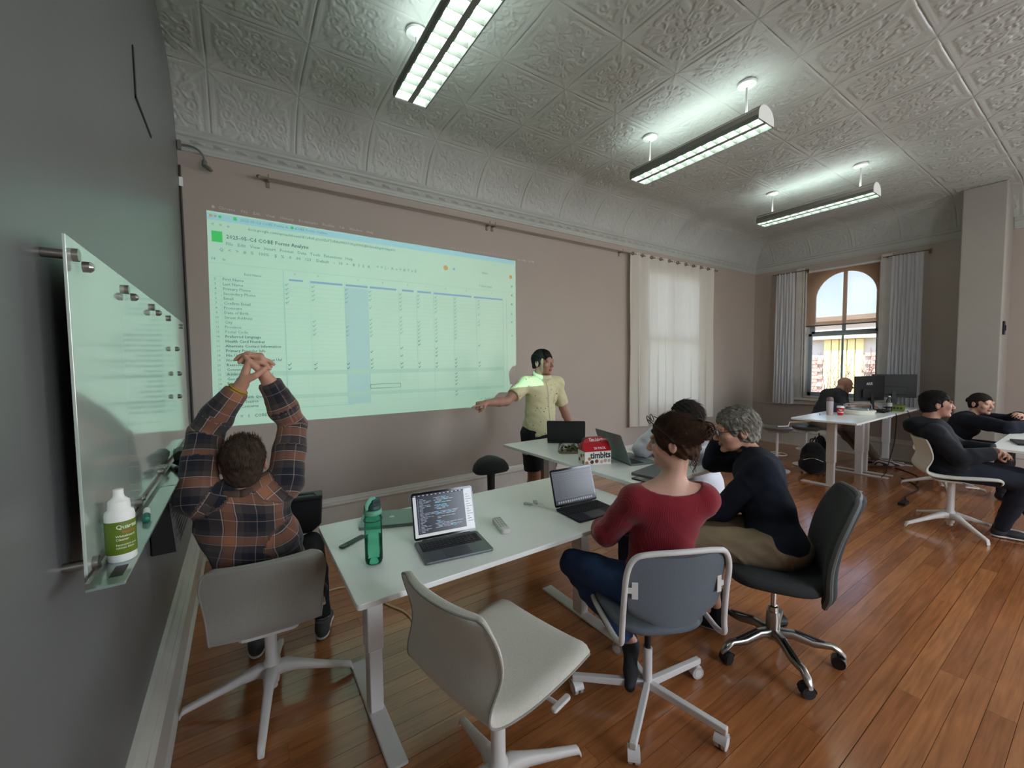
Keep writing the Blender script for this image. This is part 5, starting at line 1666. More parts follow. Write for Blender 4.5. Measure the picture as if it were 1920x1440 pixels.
def torso(B, pelvis, chest, neck, shL, shR, hipL, hipR, w=1.0, dpt=1.0, slot=0, fwd=(0, 1, 0), belly=0.0, female=False):
    pelvis, chest, neck, shL, shR, hipL, hipR = map(npv, (pelvis, chest, neck, shL, shR, hipL, hipR))
    ax = shR-shL; ax /= np.linalg.norm(ax); up = neck-chest; up /= np.linalg.norm(up)
    f = np.cross(up, ax); f /= np.linalg.norm(f); up2 = np.cross(ax, f)
    Rc = np.stack([ax, f, up2], 1)
    hx = hipR-hipL; hx /= np.linalg.norm(hx); up3 = chest-pelvis; up3 /= np.linalg.norm(up3); hf = np.cross(up3, hx); hf /= np.linalg.norm(hf)
    Rp = np.stack([hx, hf, np.cross(hx, hf)], 1)
    B.ell(chest+up*0.02, (0.158*w, 0.108*dpt, 0.16), Rc, slot, 0.04)
    B.ell(chest*0.55+neck*0.45-f*0.015, (0.15*w, 0.085*dpt, 0.09), Rc, slot, 0.04)
    mid = (chest+pelvis)/2
    B.ell(mid+f*belly*0.5, (0.138*w, 0.105*dpt+belly, 0.14), (Rc+Rp)/2/1.0, slot, 0.05)
    B.ell(pelvis, (0.165*w, 0.12*dpt, 0.115), Rp, slot, 0.04)
    for sh in (shL, shR):
        B.cone(neck-up*0.02, sh, 0.045, 0.05*w, slot, 0.04)
        B.cone(chest+up*0.05+(sh-chest)*0.25, sh, 0.075*w, 0.055, slot, 0.04)
    if female:
        for s_ in (-1, 1): B.ell(chest+f*0.085+ax*0.065*s_+up*0.0, (0.06, 0.05, 0.058), Rc, slot, 0.03)
    return Rc, Rp
def arm(B, sh, el, wr, s=1.0, slot=0, end=1.0, infl=0.0, flat=False, k=0.015):
    sh, el, wr = map(npv, (sh, el, wr))
    B.cone(sh, sh*0.45+el*0.55, 0.050*s+infl, 0.046*s+infl, slot, 0.02); B.cone(sh*0.45+el*0.55, el, 0.046*s+infl, 0.038*s+infl, slot, k)
    e = el+(wr-el)*end
    B.cone(el, el*0.65+wr*0.35, 0.039*s+infl, 0.040*s+infl, slot, k)
    B.cone(el*0.65+wr*0.35, e, 0.040*s+infl, (0.040+(0.027-0.040)*max(0, (end-0.35)/0.65))*s+infl, slot, k, flat)
def leg(B, hip, kn, an, s=1.0, slot=0, infl=0.0, end=1.0, flat=False):
    hip, kn, an = map(npv, (hip, kn, an))
    B.cone(hip, kn, 0.088*s+infl, 0.056*s+infl, slot, 0.03)
    m = kn*0.65+an*0.35
    e = kn+(an-kn)*end
    B.cone(kn, m, 0.055*s+infl, 0.055*s+infl, slot, 0.02); B.cone(m, e, 0.055*s+infl, 0.036*s+infl, slot, 0.02, flat)
def shoe(parent, heel, toe, m, sole, s=1.0, up=(0, 0, 1), name='shoe'):
    """heel and toe: points on the ground line"""
    h, t = npv(heel), npv(toe); d = t-h; L = np.linalg.norm(d); d /= L; u = npv(up); u = u-d*(u@d); u /= np.linalg.norm(u)
    R = np.stack([np.cross(d, u), d, u], 1)
    B = Body(0.02)
    B.ell(h+d*0.045+u*0.045, (0.036*s, 0.048, 0.05), R); B.ell(h+d*L*0.5+u*0.04, (0.038*s, 0.075, 0.036), R); B.ell(h+d*(L-0.055)+u*0.03, (0.043*s, 0.058, 0.027), R)
    B.cone(h+d*0.05+u*0.05, h+d*0.045+u*0.105, 0.036, 0.038, 0, 0.02, True)
    B.plane(h+u*0.004, -u, 0.5)
    o = mesh_body(name, B, [m], 0.006, parent=parent)
    if sole is not None:
        S_ = Body(0.01); S_.ell(h+d*0.05+u*0.010, (0.038*s, 0.054, 0.012), R); S_.ell(h+d*L*0.5+u*0.010, (0.039*s, 0.09, 0.011), R); S_.ell(h+d*(L-0.06)+u*0.010, (0.045*s, 0.063, 0.012), R)
        mesh_body('sole', S_, [sole], 0.006, parent=o)
    return o
def rebase(t, loc):
    """put the Empty at the figure's base and keep world geometry"""
    t.location = loc
    for ch in t.children:
        ch.matrix_parent_inverse = Matrix.Translation(Vector(loc)).inverted()
def person(label, loc):
    t = thing('person', label, 'person')
    return t

from mathutils.bvhtree import BVHTree
def drape(name, garment, org, ux, uz, rects, direction, m, parent, lift=0.002, step=0.012):
    """a patch of cloth laid on a garment: rects in (u0, u1, v0, v1) on the plane org, ux, uz, cast along direction"""
    me = garment.data
    bvh = BVHTree.FromPolygons([v.co.copy() for v in me.vertices], [tuple(q.vertices) for q in me.polygons])
    org, ux, uz, d = Vector(org), Vector(ux).normalized(), Vector(uz).normalized(), Vector(direction).normalized()
    mb = MB()
    for (u0, u1, v0, v1) in rects:
        nu = max(1, int((u1-u0)/step+0.5)); nv = max(1, int((v1-v0)/step+0.5)); P = []
        for i in range(nu+1):
            row = []
            for j in range(nv+1):
                o = org+ux*(u0+(u1-u0)*i/nu)+uz*(v0+(v1-v0)*j/nv)
                h = bvh.ray_cast(o-d*0.5, d)
                q = h[0] if h[0] is not None else o
                row.append(q-d*lift)
            P.append(row)
        mb.grid(P)
    return mb.build(name, m, parent, smooth=True, solid=0.0015, angle=80)
# ---------------------------------------------------------------- clothing materials
def plaid_material():
    m = bpy.data.materials.new('brown navy rust plaid flannel'); m.use_nodes = True
    nt = m.node_tree; b = nt.nodes['Principled BSDF']; L = nt.links.new
    at = nt.nodes.new('ShaderNodeAttribute'); at.attribute_name = 'cloth'
    sx = nt.nodes.new('ShaderNodeSeparateXYZ'); L(at.outputs['Vector'], sx.inputs[0])
    cols = []
    lines = []
    for ax in (0, 1):
        d = nt.nodes.new('ShaderNodeMath'); d.operation = 'DIVIDE'; d.inputs[1].default_value = 0.18; L(sx.outputs[ax], d.inputs[0])
        f = nt.nodes.new('ShaderNodeMath'); f.operation = 'FRACT'; L(d.outputs[0], f.inputs[0])
        r = nt.nodes.new('ShaderNodeValToRGB'); r.color_ramp.interpolation = 'CONSTANT'
        e = r.color_ramp.elements
        navy, brown, rust, dark = srgb(17, 20, 36), srgb(70, 61, 60), srgb(158, 104, 78), srgb(38, 34, 38)
        seq = [(0, navy), (0.32, brown), (0.54, rust), (0.73, brown), (0.88, dark)]
        e[0].position = 0; e[0].color = seq[0][1]; e[1].position = seq[1][0]; e[1].color = seq[1][1]
        for p, c in seq[2:]:
            q = e.new(p); q.color = c
        L(f.outputs[0], r.inputs[0]); cols.append(r)
        r2 = nt.nodes.new('ShaderNodeValToRGB'); r2.color_ramp.interpolation = 'CONSTANT'
        e = r2.color_ramp.elements; e[0].position = 0; e[0].color = (0, 0, 0, 1); e[1].position = 0.13; e[1].color = (0.22, 0.22, 0.22, 1)
        for p, v in ((0.145, 0), (0.51, 0.4), (0.53, 0), (0.74, 0.4), (0.76, 0)):
            q = e.new(p); q.color = (v, v, v, 1)
        L(f.outputs[0], r2.inputs[0]); lines.append(r2)
    mx = nt.nodes.new('ShaderNodeMixRGB'); mx.inputs[0].default_value = 0.5; L(cols[0].outputs[0], mx.inputs[1]); L(cols[1].outputs[0], mx.inputs[2])
    ad = nt.nodes.new('ShaderNodeMixRGB'); ad.blend_type = 'ADD'; ad.inputs[0].default_value = 1; L(lines[0].outputs[0], ad.inputs[1]); L(lines[1].outputs[0], ad.inputs[2])
    m3 = nt.nodes.new('ShaderNodeMixRGB'); m3.inputs[2].default_value = srgb(215, 190, 178)
    L(ad.outputs[0], m3.inputs[0]); L(mx.outputs[0], m3.inputs[1]); L(m3.outputs[0], b.inputs['Base Color'])
    b.inputs['Roughness'].default_value = 0.95; b.inputs['Sheen Weight'].default_value = 0.15
    return m
M_plaid = plaid_material()
def print_material():
    m = mat('pale yellow printed shirt', srgb(205, 198, 158), 0.85, bump=0.3, bscale=40)
    nt = m.node_tree; b = nt.nodes['Principled BSDF']; L = nt.links.new
    tc = nt.nodes.new('ShaderNodeTexCoord'); v = nt.nodes.new('ShaderNodeTexVoronoi'); v.inputs['Scale'].default_value = 24; v.inputs['Randomness'].default_value = 0.75
    n = nt.nodes.new('ShaderNodeTexNoise'); n.inputs['Scale'].default_value = 90
    L(tc.outputs['Object'], v.inputs['Vector']); L(tc.outputs['Object'], n.inputs['Vector'])
    a = nt.nodes.new('ShaderNodeMath'); a.operation = 'MULTIPLY_ADD'; a.inputs[1].default_value = 0.42; L(n.outputs[0], a.inputs[0]); L(v.outputs['Distance'], a.inputs[2])
    c = nt.nodes.new('ShaderNodeMath'); c.operation = 'LESS_THAN'; c.inputs[1].default_value = 0.345; L(a.outputs[0], c.inputs[0])
    mx = nt.nodes.new('ShaderNodeMixRGB'); mx.inputs[1].default_value = srgb(205, 198, 158); mx.inputs[2].default_value = srgb(98, 90, 74)
    L(c.outputs[0], mx.inputs[0]); L(mx.outputs[0], b.inputs['Base Color'])
    return m
M_print = print_material()
def rib_material(name, col, f=95):
    m = mat(name, col, 0.9, sheen=0.25)
    nt = m.node_tree; b = nt.nodes['Principled BSDF']; L = nt.links.new
    tc = nt.nodes.new('ShaderNodeTexCoord'); w = nt.nodes.new('ShaderNodeTexWave'); w.wave_type = 'BANDS'; w.bands_direction = 'X'; w.inputs['Scale'].default_value = f; w.inputs['Distortion'].default_value = 0.3
    L(tc.outputs['Object'], w.inputs['Vector']); bp = nt.nodes.new('ShaderNodeBump'); bp.inputs['Strength'].default_value = 0.28; bp.inputs['Distance'].default_value = 0.003
    L(w.outputs['Fac'], bp.inputs['Height']); L(bp.outputs[0], b.inputs['Normal'])
    return m
M_red = rib_material('crimson ribbed knit', srgb(128, 8, 30), 55)
M_navy = mat('navy knit', srgb(13, 20, 36), 0.95, bump=0.5, bscale=260)
M_hood = mat('black hoodie cotton', srgb(16, 19, 26), 0.95, bump=0.3, bscale=200)
M_khaki = mat('khaki cotton', srgb(126, 110, 86), 0.9, bump=0.25, bscale=120, var=0.05, vscale=20)
M_denim = mat('dark blue denim', srgb(38, 60, 98), 0.9, bump=0.4, bscale=330, var=0.28, vscale=7)
M_darkp = mat('black trouser cloth', srgb(22, 24, 30), 0.9, bump=0.3, bscale=150)
M_whitesh = mat('white cotton shirt', srgb(220, 222, 230), 0.9, bump=0.2, bscale=100)
M_sock = mat('charcoal sock', srgb(52, 53, 57), 0.95, bump=0.5, bscale=300, var=0.1, vscale=40)
M_lip = mat('lip skin', srgb(150, 92, 82), 0.45)
SK1 = skin('fair skin', srgb(196, 146, 124)); SK2 = skin('tanned skin', srgb(164, 120, 102)); SK3 = skin('pale skin', srgb(208, 162, 142))
FACE = lambda s: [s, M_lip, M_eye, M_iris]
HM_dark = mat('dark brown hair', srgb(38, 30, 26), 0.85, spec=0.25, objvar=0.0, var=0.25, vscale=60)
HM_black = mat('near black hair', srgb(24, 22, 22), 0.85, spec=0.25, var=0.2, vscale=60)
HM_brown = mat('brown hair', srgb(62, 42, 30), 0.85, spec=0.25, var=0.35, vscale=50)
HM_grey = mat('salt and pepper grey hair', srgb(128, 124, 116), 0.85, spec=0.25, var=0.4, vscale=45)
HM_faded = mat('thinning brown hair', srgb(64, 50, 42), 0.85, spec=0.25, var=0.3, vscale=60)
def cap(name, c, R, s, m, parent, th=0.008, face=True, low=-0.078, extra=(), cut=(), vox=0.005, noise=0.0015, ear=True, rad=(0.077, 0.096, 0.084)):
    B = Body(0.012); c = npv(c)
    L = lambda x, y, z: c+R@(npv((x, y, z))*s)
    B.ell(L(0, -0.018, 0.032), (npv(rad)+th)*s, R)
    B.ell(L(0, -0.045, -0.02), (npv((0.066, 0.062, 0.075))+th*0.8)*s, R, 0, 0.02)
    for q in extra: B.ell(L(*q[0]), npv(q[1])*s, R, 0, 0.012)
    if face: B.ell(L(0, 0.118, -0.035), npv((0.088, 0.094, 0.098))*s, R, 0, 0.006, op='-')
    if ear:
        for x in (-1, 1): B.ell(L(x*0.088, 0.008, -0.030), npv((0.022, 0.030, 0.038))*s, R, 0, 0.006, op='-')
    for q in cut: B.ell(L(*q[0]), npv(q[1])*s, R, 0, 0.006, op='-')
    B.plane(L(0, -0.06, low), -R[:, 2]+R[:, 1]*0.25, 0.3)
    def fn(X, Y, Z): return noise*(np.sin(260*X+90*Z)+np.sin(240*Y-80*Z+40*X)+np.sin(150*Z+120*X-90*Y))
    return mesh_body(name, B, [m], vox, parent=parent, fold=fn)
SHORT = [((-0.075, 0.065, 0.005), (0.030, 0.045, 0.050)), ((0.075, 0.065, 0.005), (0.030, 0.045, 0.050)), ((0, 0.115, 0.03), (0.062, 0.045, 0.040))]
def collar(parent, c, R, r, h, m, name='collar', tilt=0.25, oval=0.85, thick=0.006):
    """standing / folded ring of cloth round the neck"""
    c = npv(c); mb = MB(); n = 28; P = []
    for i in range(n+1):
        a = 2*PI*i/n-PI/2
        row = []
        gap = 1.0
        for (dr, dz) in ((0.0, 0), (0.004, h*0.6), (0.008, h), (0.016, h*0.95), (0.022, h*0.45), (0.026, 0.0-0.008)):
            x = (r+dr)*math.cos(a); y = (r*oval+dr)*math.sin(a)
            row.append(tuple(c+R@npv((x, y, dz+y*tilt))))
        P.append(row)
    mb.grid(P)
    o = mb.build(name, m, parent, smooth=True, solid=0.003, angle=80)
    return o

# ================================================================ A: man in plaid shirt, arms stretched up
def man_plaid():
    t = person('man in a brown and navy plaid flannel shirt stretching his arms overhead', None)
    hc = (0.000, 2.165, 1.150); Rh = R3((0.10, 0.95, 0.22))
    nk = (-0.015, 2.14, 1.015); ch = (-0.005, 2.165, 0.86); pv = (0.045, 2.225, 0.545)
    sL, sR = (-0.172, 2.15, 1.035), (0.160, 2.145, 1.045)      # raised shoulders
    eL, eR = (-0.137, 2.245, 1.285), (0.203, 2.245, 1.292)
    wL, wR = (-0.012, 2.205, 1.468), (0.112, 2.205, 1.502)
    hpL, hpR = (-0.05, 2.27, 0.505), (0.145, 2.27, 0.505)
    kL, kR = (-0.03, 2.66, 0.50), (0.31, 2.62, 0.52); aL, aR = (0.02, 2.60, 0.10), (0.35, 2.56, 0.10)
    B = Body(0.02)
    torso(B, pv, ch, nk, sL, sR, hpL, hpR, 1.0, 1.0)
    L = head(B, hc, Rh, 1.06)
    B.cone(npv(nk)-(0, 0, 0.03), L(0, -0.028, -0.055), 0.062, 0.056, 0, 0.02)
    for s_, e_, w_ in ((sL, eL, wL), (sR, eR, wR)): arm(B, s_, e_, w_)
    for h_, k_, a_ in ((hpL, kL, aL), (hpR, kR, aR)): leg(B, h_, k_, a_)
    hand(B, (0.006, 2.20, 1.490), (0.26, 0.0, 0.96), (-0.96, 0.0, 0.26), 1, curl=(1.15, 1.0, 1.05, 1.1), thumb=0.9, s=1.16, bend2=0.55, spread=0.3)
    hand(B, (0.098, 2.215, 1.520), (-0.14, 0.03, 0.98), (0.98, 0.0, 0.14), -1, curl=(1.35, 1.25, 1.2, 1.25), thumb=0.55, s=1.14, bend2=0.4, spread=0.3)
    B.cone(wL, (0.006, 2.20, 1.495), 0.029, 0.026); B.cone(wR, (0.098, 2.215, 1.525), 0.029, 0.026)
    fine = [((-0.10, 2.04, 1.03), (0.10, 2.31, 1.28)), ((-0.12, 2.06, 1.42), (0.23, 2.34, 1.72))]
    mesh_body('body', B, FACE(SK1), 0.010, fine, 0.0038, parent=t)
    S_ = Body(0.022)
    torso(S_, pv, ch, nk, sL, sR, hpL, hpR, 1.05, 1.08)
    for s_, e_, w_ in ((sL, eL, wL), (sR, eR, wR)): arm(S_, s_, e_, w_, 1.10, end=0.93, infl=0.006, flat=True)
    S_.cone((0.17, 2.24, 0.60), (0.30, 2.30, 0.40), 0.045, 0.030, 0, 0.02); S_.cone((0.13, 2.12, 0.80), (0.18, 2.24, 0.58), 0.07, 0.05, 0, 0.04)
    S_.plane((nk[0], nk[1]+0.02, nk[2]+0.035), (0, 0.25, 1), 0.055)
    mesh_body('plaid_shirt', S_, [M_plaid], 0.0075, parent=t, inflate=0.014, fold=foldfn(0.0050, (34, 26, 48), 1), uv=True, smooth=1)
    Rn = R3((0.05, 0.98, 0.1))
    o = collar(t, (nk[0], nk[1]+0.002, nk[2]+0.022), Rn, 0.072, 0.03, mat('brown collar', srgb(84, 66, 60), 0.95), tilt=0.2)
    for w_, e_ in ((wL, eL), (wR, eR)):
        a = npv(w_)+(npv(e_)-npv(w_))*0.02; b = npv(w_)+(npv(e_)-npv(w_))*0.13
        mb = MB(); mb.tube([a, (a+b)/2, b], 0.042, 18, rs=[0.043, 0.045, 0.044]); mb.build('cuff', mat('navy cuff', srgb(34, 36, 52), 0.95), t, smooth=True)
    a = npv(wL)+(npv(eL)-npv(wL))*-0.02
    d = (npv(eL)-npv(wL)); d /= np.linalg.norm(d)
    s_, u_, _ = basis(Vector(d))
    for k in (0.0, 0.012):
        mb = MB(); mb.tube([Vector(a)+Vector(d)*(k-0.004)+s_*0.036*math.cos(2*PI*i/20)+u_*0.036*math.sin(2*PI*i/20) for i in range(20)], 0.0055, 8, closed=True)
        mb.build('yellow_bracelet', mat('yellow bracelet', srgb(176, 140, 52), 0.5), t, smooth=True)
    Tt = Body(0.03)
    Tt.ell(pv, (0.17, 0.13, 0.11), None, 0, 0.04)
    for h_, k_, a_ in ((hpL, kL, aL), (hpR, kR, aR)): leg(Tt, h_, k_, a_, 1.03, end=0.96, flat=True)
    mesh_body('trousers', Tt, [M_darkp], 0.011, parent=t, inflate=0.010, fold=foldfn(0.003, seed=2))
    for i, (a_, to) in enumerate(((aL, (0.03, 2.78)), (aR, (0.40, 2.73)))):
        d = npv((to[0]-a_[0], to[1]-a_[1])); d /= np.linalg.norm(d)
        shoe(t, (a_[0]-d[0]*0.07, a_[1]-d[1]*0.07, 0.002), (a_[0]+d[0]*0.19, a_[1]+d[1]*0.19, 0.002), mat('grey canvas shoe', srgb(70, 72, 74), 0.8), M_wplastic)
    cap('hair', hc, Rh, 1.06, HM_faded, t, 0.004, low=-0.085, noise=0.001)
    up = lambda u: (u[1] < 0.55 or u[2] > 0.75) and u[2] > -0.55 and not (u[1] > 0.15 and u[2] < 0.15) and not (u[2] > 0.72 and u[1] < 0.35 and abs(u[0]) < 0.45 and u[1] > -0.5 and False)
    strands('hair_tufts', hc, Rh, 1.06, up, lambda u: (u[0]*0.3, -0.6+u[2]*0.2, -0.8+0.3*u[2]), HM_faded, t, 1300, 0.030, 0.0016, 0.18, 1)
    strands('hair_tufts', hc, Rh, 1.06, lambda u: u[2] > 0.55 and u[1] > -0.2, lambda u: (u[0]*0.6, 0.5, 0.7), HM_faded, t, 260, 0.034, 0.0011, 0.6, 2)
    rebase(t, (0.05, 2.25, 0))
man_plaid()

# ================================================================ B: presenter
def presenter():
    t = person('standing man in a pale yellow patterned shirt pointing at the projected spreadsheet', None)
    hc = (2.500, 3.20, 1.575); Rh = R3((0.22, -0.97, -0.04))
    nk = (2.497, 3.225, 1.425); ch = (2.490, 3.23, 1.22); pv = (2.468, 3.235, 0.90)
    sR, sL = (2.300, 3.22, 1.372), (2.690, 3.225, 1.362)
    eR, wR = (2.055, 3.19, 1.218), (1.822, 3.165, 1.222)
    eL, wL = (2.780, 3.235, 1.105), (2.815, 3.14, 0.895)
    hR, hL = (2.375, 3.235, 0.87), (2.56, 3.235, 0.87)
    kR, kL = (2.395, 3.225, 0.47), (2.56, 3.23, 0.47); aR, aL = (2.36, 3.27, 0.09), (2.56, 3.28, 0.09)
    B = Body(0.02)
    torso(B, pv, ch, nk, sL, sR, hL, hR, 1.08, 1.05, fwd=(0, -1, 0), belly=0.015)
    L = head(B, hc, Rh, 1.08)
    B.cone(npv(nk)-(0, 0, 0.03), L(0, -0.025, -0.06), 0.066, 0.058, 0, 0.02)
    arm(B, sR, eR, wR, 1.05); arm(B, sL, eL, wL, 1.05)
    leg(B, hR, kR, aR, 1.1); leg(B, hL, kL, aL, 1.1)
    hand(B, wR, (-1, -0.12, -0.05), (0.05, -0.25, 1), -1, curl=(0.05, 1.3, 1.4, 1.4), thumb=0.8, spread=0.05)
    hand(B, wL, (0.1, -0.4, -0.7), (0.6, -0.3, 0.4), 1, curl=(0.4, 0.4, 0.45, 0.5))
    for a_, dx in ((aR, -0.04), (aL, 0.05)):
        B.cone((a_[0], a_[1], 0.06), (a_[0]+dx, a_[1]-0.15, 0.03), 0.035, 0.028)
    fine = [((2.36, 3.04, 1.42), (2.64, 3.34, 1.72)), ((1.60, 3.05, 1.10), (1.86, 3.28, 1.34))]
    mesh_body('body', B, FACE(SK2), 0.010, fine, 0.0042, parent=t)
    S_ = Body(0.025)
    torso(S_, pv, ch, nk, sL, sR, hL, hR, 1.03, 1.06, belly=0.015)
    S_.cone((2.475, 3.235, 1.10), (2.465, 3.235, 0.80), 0.115, 0.125, 0, 0.05, True)
    S_.cone((2.40, 3.235, 0.95), (2.39, 3.235, 0.80), 0.085, 0.095, 0, 0.05, True); S_.cone((2.54, 3.235, 0.95), (2.545, 3.235, 0.80), 0.085, 0.095, 0, 0.05, True)
    for s_, e_, f in ((sR, eR, 0.62), (sL, eL, 0.80)):
        s_, e_ = npv(s_), npv(e_); S_.cone(s_, s_+(e_-s_)*f, 0.047, 0.058, 0, 0.02, True)
    S_.plane((2.47, 3.235, 0.875), (0.22, -0.10, -1), 0.4)
    S_.plane((nk[0], nk[1], nk[2]+0.04), (0, 0, 1), 0.06)
    shirt = mesh_body('shirt', S_, [M_print], 0.008, parent=t, inflate=0.012, fold=foldfn(0.0060, (30, 24, 40), 4))
    Rn = R3((0.05, -1, 0.0))
    collar(t, (nk[0], nk[1]-0.004, nk[2]+0.020), Rn, 0.074, 0.028, mat('pale yellow collar', srgb(208, 200, 168), 0.85), tilt=-0.35)
    pk = mat('pale yellow collar', srgb(208, 200, 168), 0.85)
    drape('button_placket', shirt, (2.492, 3.2, 0.9), (1, 0, 0), (0, 0, 1), [(-0.015, 0.015, 0.02, 0.49)], (0, 1, 0), pk, t)
    drape('chest_pocket', shirt, (2.56, 3.2, 1.17), (1, 0, 0), (0, 0, 1), [(0.0, 0.095, 0.0, 0.105)], (0, 1, 0), M_print, t)
    drape('pocket_tab', shirt, (2.60, 3.2, 1.262), (1, 0, 0), (0, 0, 1), [(0.0, 0.022, 0.0, 0.010)], (0, 1, 0), M_black, t, 0.005, 0.006)
    for k in range(6): drape('shirt_button', shirt, (2.492, 3.2, 0.96+k*0.075), (1, 0, 0), (0, 0, 1), [(-0.005, 0.005, -0.005, 0.005)], (0, 1, 0), M_trim, t, 0.005, 0.01)
    Tt = Body(0.03); Tt.ell(pv, (0.175, 0.125, 0.11), None, 0, 0.04)
    for h_, k_ in ((hR, kR), (hL, kL)): Tt.cone(h_, npv(k_)+(0, 0, 0.055), 0.105, 0.092, 0, 0.03, True)
    mesh_body('shorts', Tt, [M_darkp], 0.010, parent=t, inflate=0.008, fold=foldfn(0.003, seed=5))
    for a_, dx in ((aR, -0.05), (aL, 0.06)): shoe(t, (a_[0], a_[1]+0.06, 0.002), (a_[0]+dx, a_[1]-0.19, 0.002), M_black, M_wplastic)
    cap('hair', hc, Rh, 1.08, HM_black, t, 0.007, low=-0.05, noise=0.0008, cut=SHORT, vox=0.004)
    strands('hair_tufts', hc, Rh, 1.08, lambda u: u[2] > -0.30 and not (u[1] > 0.42 and u[2] < 0.72) and not (u[1] > 0.1 and u[2] < 0.25), lambda u: (u[0]*0.3, 0.45, 0.2) if u[2] > 0.55 else (0, 0.1, -1), HM_black, t, 1400, 0.022, 0.0018, 0.18, 3, rad=(0.084, 0.103, 0.091))
    rebase(t, (2.47, 3.23, 0))
presenter()

# ================================================================ C: woman in red
def woman_red():
    t = person('woman in a crimson ribbed sweater with brown hair pinned up, seen from behind', None)
    hc = (1.628, 1.135, 1.212); Rh = R3((-0.42, 0.88, -0.10))
    nk = (1.600, 1.125, 1.035); ch = (1.590, 1.150, 0.86); pv = (1.560, 1.165, 0.575)
    sL, sR = (1.468, 1.205, 0.955), (1.705, 1.035, 0.965)
    eL, wL = (1.425, 1.345, 0.765), (1.56, 1.52, 0.70); eR, wR = (1.80, 1.20, 0.76), (1.66, 1.47, 0.70)
    hL, hR = (1.475, 1.22, 0.545), (1.64, 1.125, 0.545)
    kL, kR = (1.355, 1.50, 0.575), (1.78, 1.50, 0.56); aL, aR = (1.535, 1.285, 0.215), (1.74, 1.47, 0.12)
    B = Body(0.02)
    torso(B, pv, ch, nk, sL, sR, hL, hR, 0.88, 0.88, female=True)
    L = head(B, hc, Rh, 0.99, True)
    B.cone(npv(nk)-(0, 0, 0.04), L(0, -0.022, -0.06), 0.052, 0.046, 0, 0.03)
    arm(B, sL, eL, wL, 0.85); arm(B, sR, eR, wR, 0.85); leg(B, hL, kL, aL, 0.95); leg(B, hR, kR, aR, 0.95)
    hand(B, wL, (0.5, 0.8, -0.1), (0, 0, 1), -1, s=0.9); hand(B, wR, (-0.5, 0.8, -0.1), (0, 0, 1), 1, s=0.9)
    mesh_body('body', B, FACE(SK3), 0.009, [((1.38, 0.94, 0.93), (1.82, 1.30, 1.36))], 0.004, parent=t)
    S_ = Body(0.025)
    torso(S_, pv, ch, npv(nk)-(0, 0, 0.04), npv(sL)-(0, 0, 0.012), npv(sR)-(0, 0, 0.012), hL, hR, 0.93, 0.95, female=True)
    arm(S_, sL, eL, wL, 1.02, end=0.9, infl=0.006, flat=True); arm(S_, sR, eR, wR, 1.02, end=0.9, infl=0.006, flat=True)
    S_.ell((1.590, 1.115, 1.035), (0.132, 0.088, 0.062), R3((0.18, 0.255, 0)), 0, 0.008, op='-')
    mesh_body('sweater', S_, [M_red], 0.0075, parent=t, inflate=0.013, fold=foldfn(0.0036, (20, 16, 26), 6))
    J = Body(0.03); J.ell(npv(pv)-(0, 0, 0.015), (0.175, 0.14, 0.10), R3((-0.3, 0.9, 0)), 0, 0.04)
    leg(J, hL, kL, aL, 1.0, end=0.90, flat=True); leg(J, hR, kR, aR, 1.0, end=0.93, flat=True)
    mesh_body('jeans', J, [M_denim], 0.009, parent=t, inflate=0.010, fold=foldfn(0.0055, (40, 34, 52), 7))
    for a_, tip, up in ((aL, (1.475, 1.235, 0.125), None), (aR, (1.80, 1.60, 0.02), None)):
        K = Body(0.02); a_ = npv(a_); tp = npv(tip)
        if a_[2] > 0.2:
            K.cone(a_+(0.0, 0.02, 0.03), a_-(0.01, 0.0, 0.02), 0.034, 0.036); K.cone(a_-(0.0, 0, 0.01), tp+(0.0, 0.01, -0.0), 0.036, 0.030); K.cone(tp, tp-(0.03, 0.015, 0.045), 0.031, 0.024)
        else:
            K.cone(a_+(0, 0, 0.05), a_-(0, 0, 0.05), 0.036, 0.036); K.cone(a_-(0, 0, 0.075), tp+(0, 0, 0.02), 0.036, 0.028)
        mesh_body('sock', K, [M_sock], 0.006, parent=t)
    # hair pinned up in a loose bun
    hb = (0.0, -0.095, 0.045)
    cap('hair', hc, Rh, 0.99, HM_brown, t, 0.012, low=-0.070, noise=0.0022, extra=[((0.015, -0.118, 0.055), (0.042, 0.034, 0.040)), ((0.03, -0.135, 0.03), (0.034, 0.030, 0.034))])
    def comb(u):
        tgt = npv((0.10, -1.0, 0.35)); return tgt-u*0.8
    strands('hair_tufts', hc, Rh, 0.99, lambda u: u[2] > -0.62 and not (u[1] > 0.35 and u[2] < 0.45) and not (u[1] > 0.05 and u[2] < -0.1), comb, HM_brown, t, 2200, 0.065, 0.0017, 0.03, 11, rad=(0.088, 0.108, 0.095))
    rnd = random.Random(5); mb = MB()
    c0 = npv(hc)+Rh@npv((0.022, -0.128, 0.045))
    for k in range(70):
        ax = npv([rnd.gauss(0, 1) for _ in range(3)]); ax /= np.linalg.norm(ax)
        s_, u_, _ = basis(Vector(ax)); r = rnd.uniform(0.020, 0.042); ce = c0+npv([rnd.uniform(-1, 1)*0.014 for _ in range(3)])
        a0 = rnd.uniform(0, 6.28); n = 12; arc = rnd.uniform(2.5, 5.5)
        pts = [Vector(ce)+s_*r*math.cos(a0+arc*i/n)+u_*r*math.sin(a0+arc*i/n)*0.8 for i in range(n+1)]
        mb.tube(pts, 0.003, 5, rs=[0.0028*math.sin(PI*(i+0.5)/(n+1))+0.0008 for i in range(n+1)])
